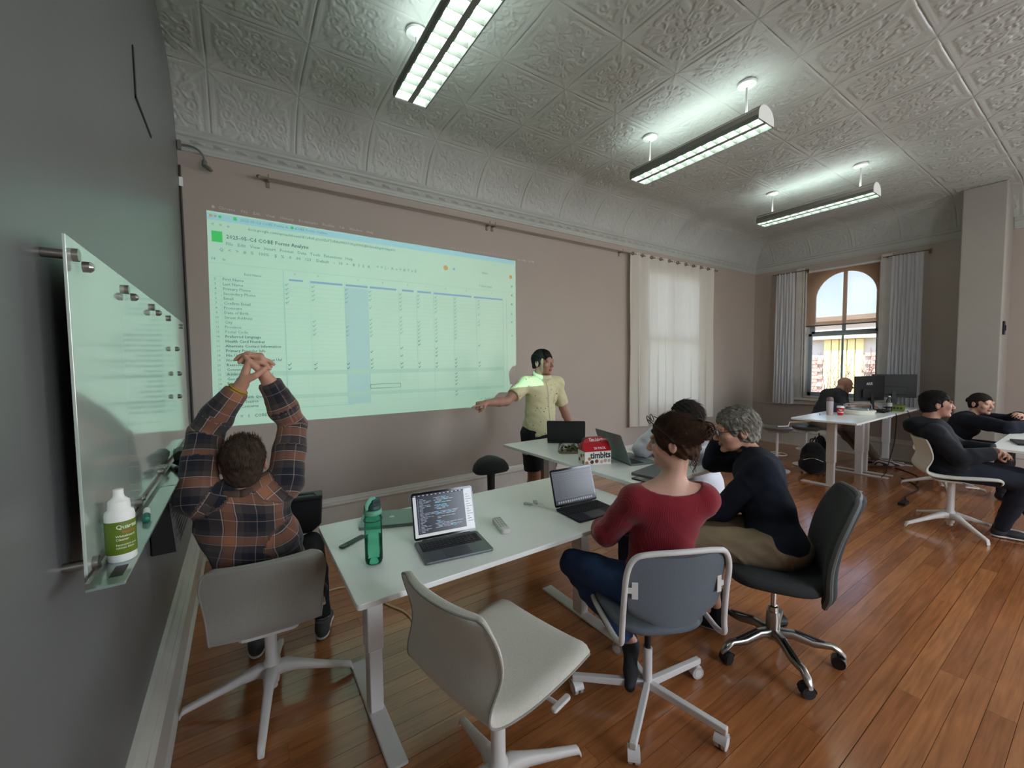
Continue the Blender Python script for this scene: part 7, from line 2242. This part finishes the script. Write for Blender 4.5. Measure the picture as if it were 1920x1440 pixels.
def water_bottle():
    t = thing('water_bottle', 'translucent green water bottle with flip spout at the left end of the nearest desk', 'bottle', (0.438, 1.716, Z1), math.radians(35))
    g = bpy.data.materials.new('translucent green plastic'); g.use_nodes = True
    nt = g.node_tree; nt.nodes.clear(); L = nt.links.new
    out = nt.nodes.new('ShaderNodeOutputMaterial'); tr = nt.nodes.new('ShaderNodeBsdfTransparent'); gl = nt.nodes.new('ShaderNodeBsdfGlossy'); df = nt.nodes.new('ShaderNodeBsdfTranslucent'); fr = nt.nodes.new('ShaderNodeLayerWeight'); mx = nt.nodes.new('ShaderNodeMixShader'); m2 = nt.nodes.new('ShaderNodeMixShader')
    tr.inputs[0].default_value = (0.62, 0.98, 0.86, 1); df.inputs[0].default_value = (0.12, 0.75, 0.50, 1); gl.inputs['Roughness'].default_value = 0.05; fr.inputs[0].default_value = 0.12
    m2.inputs[0].default_value = 0.30
    L(tr.outputs[0], m2.inputs[1]); L(df.outputs[0], m2.inputs[2]); L(fr.outputs['Fresnel'], mx.inputs[0]); L(m2.outputs[0], mx.inputs[1]); L(gl.outputs[0], mx.inputs[2]); L(mx.outputs[0], out.inputs[0])
    mb = MB(); mb.lathe([(0.0, 0.002), (0.026, 0.0), (0.033, 0.006), (0.0355, 0.02), (0.0355, 0.12), (0.0345, 0.18), (0.033, 0.205), (0.031, 0.212)], close=False, n=36); mb.build('bottle_body', g, t, smooth=True)
    w = glass_mat('green tinted water', (0.92, 1.0, 0.97, 1))
    mb = MB(); mb.lathe([(0.0, 0.008), (0.031, 0.009), (0.0335, 0.022), (0.0335, 0.115), (0.0, 0.1152)], n=36); mb.build('water', w, t, smooth=True, angle=50)
    dg = mat('dark grey green plastic', srgb(38, 62, 62), 0.45); lg = mat('pale green cap ring', srgb(110, 175, 150), 0.4)
    mb = MB(); mb.lathe([(0.0345, 0.208), (0.0365, 0.212), (0.0365, 0.224), (0.033, 0.228), (0.0, 0.228)], n=32); mb.build('neck_ring', lg, t, smooth=True, angle=50)
    mb = MB(); mb.lathe([(0.034, 0.228), (0.034, 0.243), (0.027, 0.252), (0.0, 0.254)], n=32); mb.box(-0.012, 0.034, -0.014, 0.014, 0.235, 0.268); mb.build('lid', dg, t, bevel=0.004, smooth=True, angle=50)
    mb = MB(); mb.tube(spline([(-0.030, 0, 0.236), (-0.034, 0, 0.252), (-0.022, 0, 0.264), (0.0, 0, 0.268), (0.012, 0, 0.262)], 5), 0.0065, 8, flat=1.8); mb.build('carry_loop', lg, t, smooth=True)
    mb = MB(); mb.tube([(x*1.0, y, 0.186+0.06*x) for x, y, z in circle((0, 0, 0), 0.0375, 28)], 0.0018, 8, closed=True); mb.build('rubber_band', M_black, t, smooth=True)
    vs, fs = text_geo('zulu', 0.022, 0, 0.0006); mb = MB(); r = 0.0358; a0 = math.radians(-95)
    mb.add([(r*math.cos(a0-p.y/r*0.25+p.x*0.35/r), r*math.sin(a0-p.y/r*0.25+p.x*0.35/r), 0.018+p.x*0.75) for p in vs], fs); mb.build('lettering', M_black, t)
water_bottle()
def remote(label, loc, rz, L, w, h, m, mk, rows, cols):
    t = thing('remote_control', label, 'remote control', loc, rz)
    mb = MB(); mb.prism(rrect(w, L, w*0.35, 5), 0, h); mb.build('body', m, t, bevel=min(h*0.3, 0.004))
    mb = MB()
    for r in range(rows):
        for c in range(cols):
            x = (c-(cols-1)/2)*w*0.26; y = L*0.38-r*L*0.72/rows
            mb.prism(rrect(w*0.16, L*0.03, 0.001, 2, x, y), h, h+0.0012)
    o = mb.build('button', mk, t); o['kind'] = 'stuff'
    return t
remote('white projector remote with grey buttons in the middle of the nearest desk', (1.068, 1.722, Z1), math.radians(-15), 0.175, 0.048, 0.022, M_wplastic, mat('grey green buttons', srgb(105, 125, 115), 0.5), 8, 3)
remote('thin dark remote lying on papers left of the water bottle', (0.408, 1.968, Z1+0.0016), math.radians(-58), 0.145, 0.032, 0.008, mat('dark green grey plastic', srgb(52, 74, 66), 0.4), M_black, 6, 3)
for i, (x, y, a, lab) in enumerate(((0.425, 2.02, 0.5, 'small white paper slip under the dark remote, farther one'), (0.46, 1.93, -0.35, 'small white paper slip beside the green bottle, nearer one'))):
    t = thing('paper_slip', lab, 'paper', (x, y, Z1), a)
    mb = MB(); mb.box(-0.05, 0.05, -0.038, 0.038, 0, 0.0006 if i else 0.0012); mb.build('sheet', M_white, t)
    mb = MB()
    for k in range(5): mb.box(-0.042, 0.02+0.008*(k % 3), 0.026-k*0.012, 0.0265-k*0.012, 0.0012-0.0006*i, 0.0014-0.0006*i)
    mb.build('print_line', mat('faint grey print', srgb(165, 170, 168), 0.8), t)['kind'] = 'stuff'
t = thing('charging_cable', 'white charger plug and looped cable beside the dark laptop', 'cable', (1.40, 1.80, Z1))
for pts in ([(-0.02, 0.10, 0.004), (0.0, 0.065, 0.004), (0.01, 0.02, 0.004), (0.03, -0.04, 0.004), (0.045, -0.10, 0.004)], [(0.03, 0.09, 0.004), (0.04, 0.055, 0.006), (0.02, 0.01, 0.006), (0.035, -0.04, 0.007), (0.05, -0.095, 0.004)]):
    mb = MB(); mb.tube(spline(pts, 6), 0.0028, 8); mb.build('cord', M_white, t, smooth=True)
for (x, y, a) in ((-0.03, 0.105, 0.5), (0.02, 0.10, -0.4)):
    mb = MB(); mb.prism([(-0.006, -0.026), (0.006, -0.026), (0.013, 0.012), (0.011, 0.026), (-0.011, 0.026), (-0.013, 0.012)], 0, 0.012, Matrix.Translation((x, y, 0)) @ Matrix.Rotation(a, 4, 'Z')); mb.build('plug', mat('pale grey plug', srgb(196, 200, 198), 0.4), t, bevel=0.003)
# phone
t = thing('phone', 'black smartphone lying at the near corner of the second desk', 'phone', (2.034, 1.605, Z2), math.radians(4))
mb = MB(); mb.prism(rrect(0.074, 0.155, 0.010, 4), 0, 0.008); mb.build('body', M_black, t, bevel=0.002)
mb = MB(); mb.prism(rrect(0.068, 0.149, 0.008, 4), 0.008, 0.0083); mb.build('screen', M_darkscreen, t)
mb = MB(); mb.box(-0.02, 0.02, 0.02, 0.055, 0.0083, 0.0085); mb.build('screen_picture', scr('dim screen picture', srgb(110, 112, 110), 0.4), t)
# snack box
def snack_box():
    t = thing('snack_box', 'red and white donut hole carry box with handle on the second desk', 'box', (2.105, 2.105, Z2), math.radians(-18))
    w, d, h = 0.205, 0.115, 0.095
    red = mat('glossy red card', srgb(176, 16, 34), 0.35); kraft = mat('kraft card', srgb(150, 122, 100), 0.8); wc = mat('white card', srgb(228, 224, 218), 0.45)
    mb = MB(); mb.box(-w/2, w/2, -d/2, d/2, 0, h); mb.build('carton', wc, t, bevel=0.001)
    hr = 0.058
    mb = MB()
    vs = [(-w/2, -d/2, h+0.0005), (w/2, -d/2, h+0.0005), (w/2, d/2, h+0.0005), (-w/2, d/2, h+0.0005), (-w/2, -0.014, h+hr), (w/2, -0.014, h+hr), (w/2, 0.014, h+hr), (-w/2, 0.014, h+hr)]
    mb.add(vs, [(0, 1, 5, 4), (2, 3, 7, 6), (4, 5, 6, 7), (0, 3, 2, 1), (1, 2, 6, 5), (3, 0, 4, 7)]); mb.build('roof_panel', red, t, bevel=0.001)
    for yy, m, nm in ((-0.014, red, 'front_handle'), (0.018, kraft, 'back_handle')):
        o = MB(); pts = [(-0.095, 0), (-0.085, 0.028), (-0.055, 0.040), (0.055, 0.040), (0.085, 0.028), (0.095, 0), (0.045, 0), (0.04, 0.018), (-0.04, 0.018), (-0.045, 0)]
        M = Matrix.Translation((0, yy, h+hr-0.004)) @ Matrix.Rotation(PI/2, 4, 'X')
        for q in ([0, 1, 8, 9], [1, 2, 3, 4, 7, 8], [4, 5, 6, 7]): o.prism([pts[i] for i in q], -0.0012, 0.0012, M)
        o.build(nm, m, t)
    o = MB(); o.prism([(-w/2+0.001, 0), (-w/2+0.02, -0.0), (-w/2+0.02, 0.02), (-w/2+0.001, 0.02)], 0, 0.001)
    def T(s, size, x, z, m, y=-d/2-0.0006, tilt=0.0, bold=0.02, name='lettering', sx=1.0):
        mb = MB(); n = Vector((0, math.cos(tilt), math.sin(tilt)))
        add_text(mb, s, size, frame((x, y, z), (1, 0, 0), (0, math.sin(tilt), math.cos(tilt))), bold, 'CENTER', sx=sx); mb.build(name, m, t)
    T('timbits', 0.062, 0.018, 0.048, M_black, bold=0.035, sx=0.92)
    sl = math.atan2(d/2-0.014, hr)
    T('20 PACK', 0.024, 0.02, h+0.014, wc, y=-d/2+0.010-0.0008+0.001, tilt=sl, bold=0.03)
    T('Tim Hortons', 0.028, 0.02, h+hr+0.012, wc, y=-0.0160, bold=0.01)
    rnd = random.Random(2); cols = [mat('chocolate donut hole', srgb(78, 36, 34), 0.7), mat('plain donut hole', srgb(170, 112, 62), 0.7), mat('glazed donut hole', srgb(190, 160, 140), 0.5), mat('old fashioned donut hole', srgb(120, 72, 48), 0.7)]
    def ball(x, z, r, m, side=False):
        mb = MB(); n = 16
        if side: mb.add([(-w/2-0.0006, x+r*math.cos(2*PI*i/n), z+r*math.sin(2*PI*i/n)) for i in range(n)], [tuple(range(n))])
        else: mb.add([(x+r*math.cos(2*PI*i/n), -d/2-0.0004, z+r*math.sin(2*PI*i/n)) for i in range(n)], [tuple(range(n))])
        mb.build('printed_donut_hole', m, t)
    for x, z, r, k in ((-0.088, 0.018, 0.013, 1), (-0.068, 0.046, 0.012, 1), (-0.048, 0.022, 0.014, 0), (-0.012, 0.026, 0.014, 3), (0.026, 0.020, 0.012, 2), (0.055, 0.026, 0.013, 2), (0.085, 0.024, 0.012, 2)): ball(x, z, r, cols[k])
    for x, z, r, k in ((-0.03, 0.02, 0.014, 1), (0.03, 0.03, 0.013, 0), (0.0, 0.06, 0.014, 3), (-0.035, 0.07, 0.010, 1)): ball(x, z, r, cols[k], True)
    mb = MB(); n = 14; mb.add([(-w/2-0.0004, 0.0+0.012*math.cos(2*PI*i/n), h+0.02+0.012*math.sin(2*PI*i/n)) for i in range(n)], [tuple(range(n))]); mb.build('side_slot', M_black, t)
snack_box()
def clamshell():
    t = thing('salad_clamshell', 'clear plastic clamshell of mixed greens behind the snack box', 'food container', (2.195, 2.475, Z2), math.radians(-30))
    g = glass_mat('clear plastic', (0.96, 0.98, 0.97, 1))
    mb = MB(); mb.prism(rrect(0.18, 0.14, 0.03, 5), 0, 0.004); mb.build('tray', mat('beige tray', srgb(190, 175, 150), 0.5), t, bevel=0.001)
    P = []
    pr = rrect(1, 1, 0.25, 5)
    for (x, y) in pr+[pr[0]]: P.append([(x*0.18*s, y*0.14*s, z) for s, z in ((1.0, 0.004), (0.96, 0.035), (0.9, 0.062), (0.72, 0.074), (0.0, 0.076))])
    mb = MB(); mb.grid(P); mb.build('clear_lid', g, t, smooth=True)
    rnd = random.Random(9); a, b = MB(), MB()
    for k in range(150):
        mbk = a if k % 5 else b
        c = Vector((rnd.uniform(-0.068, 0.068), rnd.uniform(-0.05, 0.05), rnd.uniform(0.010, 0.055)))
        s_, u_, _ = basis(Vector((rnd.gauss(0, 1), rnd.gauss(0, 1), rnd.gauss(0, 1)+0.5)))
        r = rnd.uniform(0.008, 0.017)
        mbk.add([c+s_*r, c+u_*r*0.6+Vector((0, 0, 0.003)), c-s_*r, c-u_*r*0.6+Vector((0, 0, 0.003))], [(0, 1, 2, 3)])
    o = a.build('leaf', mat('dried green leaves', srgb(128, 126, 84), 0.8, objvar=0.1), t); o['kind'] = 'stuff'
    o = b.build('dark_leaf', mat('dark berries', srgb(52, 40, 34), 0.8), t); o['kind'] = 'stuff'
clamshell()
# black bag on the lap of the man in plaid
t = thing('shoulder_bag', 'black padded bag resting on the knees of the man in plaid', 'bag', (0.30, 2.66, 0.60), math.radians(-8))
mb = MB(); mb.prism([(-0.13, 0.0), (0.02, -0.005), (0.075, 0.04), (0.085, 0.19), (-0.13, 0.20)], -0.05, 0.05, Matrix.Rotation(PI/2, 4, 'X')); mb.build('bag_body', M_blackfab, t, bevel=0.014, seg=3)
mb = MB(); mb.box(-0.13, 0.085, -0.06, 0.06, 0.192, 0.214); mb.build('flap', M_black, t, bevel=0.006)
mb = MB(); mb.tube([(-0.08, -0.03, 0.21), (-0.07, -0.03, 0.225), (0.04, -0.03, 0.225), (0.05, -0.03, 0.21)], 0.006, 8); mb.build('handle', M_black, t, smooth=True)
# floor cables
t = thing('power_cord', 'pale beige power cord lying on the floor under the nearest desk', 'cord', (0.72, 2.4, 0.0))
mb = MB(); mb.tube(spline([(-0.32, 0.62, 0.006), (-0.15, 0.60, 0.006), (-0.02, 0.35, 0.006), (0.03, 0.22, 0.006), (0.10, 0.05, 0.006), (0.09, -0.2, 0.006), (0.02, -0.5, 0.006)], 8), 0.006, 8); mb.build('cord', mat('beige cord', srgb(196, 172, 138), 0.5), t, smooth=True)
t = thing('power_cord', 'dark thin cord trailing on the floor behind the white shell chair', 'cord', (6.6, 1.3, 0))
mb = MB(); mb.tube(spline([(1.2, 0.5, 0.005), (0.9, 0.22, 0.005), (0.4, 0.12, 0.005), (0.62, 0.30, 0.005), (0.2, 0.05, 0.005), (-0.3, 0.05, 0.005), (-0.6, -0.02, 0.005)], 8), 0.006, 6); mb.box(-0.75, -0.6, -0.04, 0.02, 0.0, 0.03); mb.build('cord', M_black, t, smooth=True)
# ---- things on the far desk
def monitor(label, c, face, w, h, zb, logo=None, tilt=0.0):
    """c = centre of the panel, face = direction the screen faces"""
    rz = math.atan2(face[1], face[0])+PI/2     # local -y = face
    t = thing('monitor', label, 'monitor', (c[0], c[1], zb), rz)
    zc = c[2]-zb
    mb = MB(); mb.box(-w/2, w/2, -0.012, 0.012, zc-h/2, zc+h/2); mb.build('panel', M_black, t, bevel=0.004)
    mb = MB(); mb.box(-w/2+0.01, w/2-0.01, -0.0135, -0.012, zc-h/2+0.018, zc+h/2-0.01); mb.build('screen', S_grey, t)
    mb = MB(); mb.prism(rrect(w*0.6, h*0.35, 0.02, 4, 0, zc-h*0.2), -0.035, -0.012, Matrix.Rotation(PI/2, 4, 'X')); mb.build('rear_housing', M_black, t, bevel=0.006)
    mb = MB(); mb.bar((0, 0.03, zc-h*0.2), (0, 0.05, 0.008), 0.05, 0.02, up=(0, 1, 0)); mb.build('stand', M_black, t, bevel=0.003)
    mb = MB(); mb.prism(rrect(0.22, 0.17, 0.03, 4, 0, 0.03), 0, 0.012); mb.build('foot', M_black, t, bevel=0.003)
    if logo:
        mb = MB(); add_text(mb, logo, 0.05, frame((0.02, 0.0126, zc+h*0.14), (-1, 0, 0), (0, 0, 1)), 0.02, 'CENTER'); mb.build('lettering', mat('silver lettering', srgb(190, 190, 192), 0.4), t)
    return t
monitor('large black monitor seen from behind on the desk in front of the bald man', (7.30, 1.985, 1.165), (0.30, 0.95), 0.56, 0.345, Z2, logo='ASUS')
monitor('narrower black monitor standing behind the large monitor, right of it', (8.00, 1.90, 1.175), (0.9, 0.43), 0.50, 0.34, Z2)
t = thing('tumbler', 'pale pink insulated tumbler beside the red paper cup', 'tumbler', (6.41, 2.14, Z2))
mb = MB(); mb.lathe([(0, 0), (0.03, 0.0), (0.036, 0.01), (0.038, 0.17), (0.036, 0.18)], n=24); mb.build('body', mat('pale pink plastic', srgb(190, 175, 178), 0.4), t, smooth=True, angle=50)
mb = MB(); mb.lathe([(0.036, 0.18), (0.039, 0.185), (0.037, 0.215), (0.025, 0.23), (0, 0.233)], n=24); mb.build('lid', mat('mauve lid', srgb(120, 98, 100), 0.4), t, smooth=True, angle=50)
t = thing('paper_cup', 'red paper coffee cup with white lid on the far desk', 'cup', (6.47, 2.045, Z2))
mb = MB(); mb.lathe([(0, 0), (0.029, 0.0), (0.040, 0.10), (0, 0.10)], n=24); mb.build('cup', mat('red paper cup', srgb(176, 26, 34), 0.5), t, smooth=True, angle=40)
mb = MB(); mb.lathe([(0.042, 0.098), (0.043, 0.106), (0.038, 0.112), (0.037, 0.12), (0, 0.12)], n=24); mb.build('lid', M_white, t, smooth=True, angle=40)
mb = MB()
for s, z in (('Tim', 0.062), ('Hortons', 0.036)):
    vs, fs = text_geo(s, 0.024, 0, 0.0006, 'CENTER'); r = 0.0375; a0 = math.radians(198)
    mb.add([((r+(z-0.05)*0.11)*math.cos(a0+p.x/r), (r+(z-0.05)*0.11)*math.sin(a0+p.x/r), z+p.y) for p in vs], fs)
mb.build('lettering', M_white, t)
t = thing('cake_carrier', 'round white cake carrier with grey folding handle on the far desk', 'cake carrier', (6.80, 1.96, Z2))
mb = MB(); mb.lathe([(0, 0), (0.165, 0.0), (0.175, 0.01), (0.175, 0.035), (0.185, 0.04), (0.182, 0.055), (0.15, 0.06), (0, 0.062)], n=36); mb.build('tray', mat('cream plastic', srgb(222, 220, 206), 0.4), t, smooth=True, angle=50)
mb = MB(); mb.lathe([(0.14, 0.06), (0.13, 0.085), (0.10, 0.10), (0, 0.105)], n=32); mb.build('clear_dome', glass_mat('clear blue dome', (0.8, 0.93, 1.0, 1)), t, smooth=True)
mb = MB(); mb.tube(spline([(-0.13, 0.11, 0.05), (-0.12, 0.10, 0.12), (-0.08, 0.07, 0.135), (0.08, -0.07, 0.135), (0.12, -0.10, 0.12), (0.13, -0.11, 0.05)], 5), 0.007, 8, flat=1.6); mb.build('handle', mat('grey handle', srgb(130, 130, 136), 0.4), t, smooth=True)
t = thing('plastic_bottle', 'clear plastic water bottle between the two monitors', 'bottle', (7.42, 1.80, Z2))
mb = MB(); mb.lathe([(0, 0), (0.03, 0.0), (0.032, 0.01), (0.032, 0.12), (0.03, 0.15), (0.014, 0.185), (0.012, 0.20)], n=20); mb.build('bottle_body', glass_mat('clear bottle', (0.8, 0.85, 0.85, 1)), t, smooth=True)
mb = MB(); mb.cyl((0, 0, 0.198), (0, 0, 0.215), 0.014); mb.build('cap', M_white, t)
mb = MB(); mb.lathe([(0.0325, 0.07), (0.0325, 0.12)], close=False, n=20); mb.build('label', mat('pale bottle label', srgb(190, 195, 190), 0.5), t, smooth=True)
t = thing('green_box', 'small green carton with cut out windows beside the clear bottle', 'box', (7.60, 1.745, Z2), 0.15)
mb = MB(); mb.box(-0.10, 0.10, -0.06, 0.06, 0, 0.08); mb.build('carton', mat('lime green card', srgb(118, 132, 62), 0.6), t, bevel=0.002)
mb = MB()
for k in range(3): mb.box(-0.1006, -0.1, -0.045+k*0.033, -0.022+k*0.033, 0.03, 0.06)
mb.build('window_slot', mat('dark green slot', srgb(50, 62, 34), 0.7), t)
t = thing('tablet_stand', 'dark blue tablet propped upright behind the red cup', 'tablet', (6.78, 2.20, Z2), math.radians(-70))
mb = MB(); mb.box(-0.085, 0.085, -0.004, 0.004, 0.0, 0.125); mb.build('tablet', mat('dark blue cover', srgb(38, 52, 72), 0.5), t, bevel=0.003)
mb = MB(); mb.prism([(0, 0), (0.06, 0), (0, 0.07)], -0.02, 0.02, Matrix.Translation((0, 0.004, 0)) @ Matrix.Rotation(PI/2, 4, 'Z') @ Matrix.Rotation(PI/2, 4, 'X')); mb.build('stand', M_black, t)
t = thing('pen', 'dark pen lying on the near corner of the far desk', 'pen', (6.33, 2.22, Z2+0.006), math.radians(-70))
mb = MB(); mb.cyl((0, -0.08, 0), (0, 0.06, 0), 0.0055, n=10); mb.cyl((0, 0.06, 0), (0, 0.078, 0), 0.0055, 0.001, n=10); mb.build('barrel', M_black, t, smooth=True)
t = thing('cable_tangle', 'tangle of black cables and adapters on the desk before the monitors', 'cables', (7.22, 1.83, Z2))
rnd = random.Random(6); mb = MB()
for k in range(9):
    p = [Vector((rnd.uniform(-0.16, 0.16), rnd.uniform(-0.08, 0.08), 0.007+rnd.uniform(0, 0.03))) for _ in range(6)]
    mb.tube(spline(p, 5), 0.0045, 6)
mb.box(-0.06, 0.02, -0.05, -0.02, 0.0, 0.03)
mb.build('cord', M_black, t, smooth=True)['kind'] = 'stuff'
for (lab, pts) in (('black cable hanging from the monitor desk, nearer the bald man', [(7.10, 1.655, 0.86), (7.10, 1.645, 0.80), (7.12, 1.66, 0.5), (7.05, 1.68, 0.28), (6.98, 1.70, 0.10), (7.0, 1.75, 0.01)]),
                   ('thin black cable hanging from the monitor desk toward the wall', [(7.62, 1.655, 0.86), (7.63, 1.64, 0.80), (7.75, 1.60, 0.5), (8.0, 1.56, 0.2), (8.1, 1.55, 0.02)])):
    t = thing('hanging_cable', lab, 'cable', (pts[-1][0], pts[-1][1], 0))
    mb = MB(); mb.tube(spline([Vector(p)-Vector((pts[-1][0], pts[-1][1], 0)) for p in pts], 6), 0.005, 6); mb.build('cord', M_black, t, smooth=True)
t = thing('paper_stack', 'loose white papers on the desk at the right of the monitors', 'paper', (7.85, 1.80, Z2), 0.2)
mb = MB(); mb.box(-0.12, 0.12, -0.09, 0.09, 0, 0.006); mb.box(-0.06, 0.18, -0.12, 0.02, 0.006, 0.010); mb.build('sheet', M_white, t)
def backpack(label, loc, rz, s, m):
    t = thing('backpack', label, 'backpack', loc, rz)
    B = Body(0.04)
    B.ell((0, 0, 0.22*s), (0.15*s, 0.10*s, 0.22*s)); B.ell((0, 0, 0.12*s), (0.17*s, 0.12*s, 0.12*s)); B.ell((0, -0.08*s, 0.16*s), (0.12*s, 0.06*s, 0.13*s)); B.plane((0, 0, 0.003), (0, 0, -1), 0.6)
    mesh_body('pack_body', B, [m], 0.012, parent=t, fold=foldfn(0.004, seed=31))
    mb = MB(); mb.tube(spline([(-0.04*s, 0.02, 0.43*s), (-0.03*s, 0.02, 0.475*s), (0.03*s, 0.02, 0.475*s), (0.04*s, 0.02, 0.43*s)], 5), 0.008, 8); mb.build('top_handle', M_black, t, smooth=True)
    mb = MB()
    for x in (-0.07, 0.07): mb.tube(spline([(x*s, 0.08*s, 0.40*s), (x*1.2*s, 0.14*s, 0.28*s), (x*1.5*s, 0.15*s, 0.12*s), (x*1.9*s, 0.12*s, 0.02)], 5), 0.014, 8, flat=0.4)
    mb.build('shoulder_strap', M_black, t, smooth=True)
    mb = MB(); mb.tube(spline([(-0.11*s, -0.115*s, 0.20*s), (0, -0.148*s, 0.24*s), (0.11*s, -0.115*s, 0.20*s)], 6), 0.004, 6); mb.build('zip', M_chrome, t, smooth=True)
backpack('black backpack standing on the floor beside the leg of the far desk', (6.55, 2.36, 0.0), math.radians(-70), 1.0, M_blackfab)
backpack('dark bag lying by the wall under the desk of the bald man', (7.75, 2.70, 0.0), math.radians(20), 0.8, mat('dark navy nylon', srgb(28, 30, 38), 0.8))
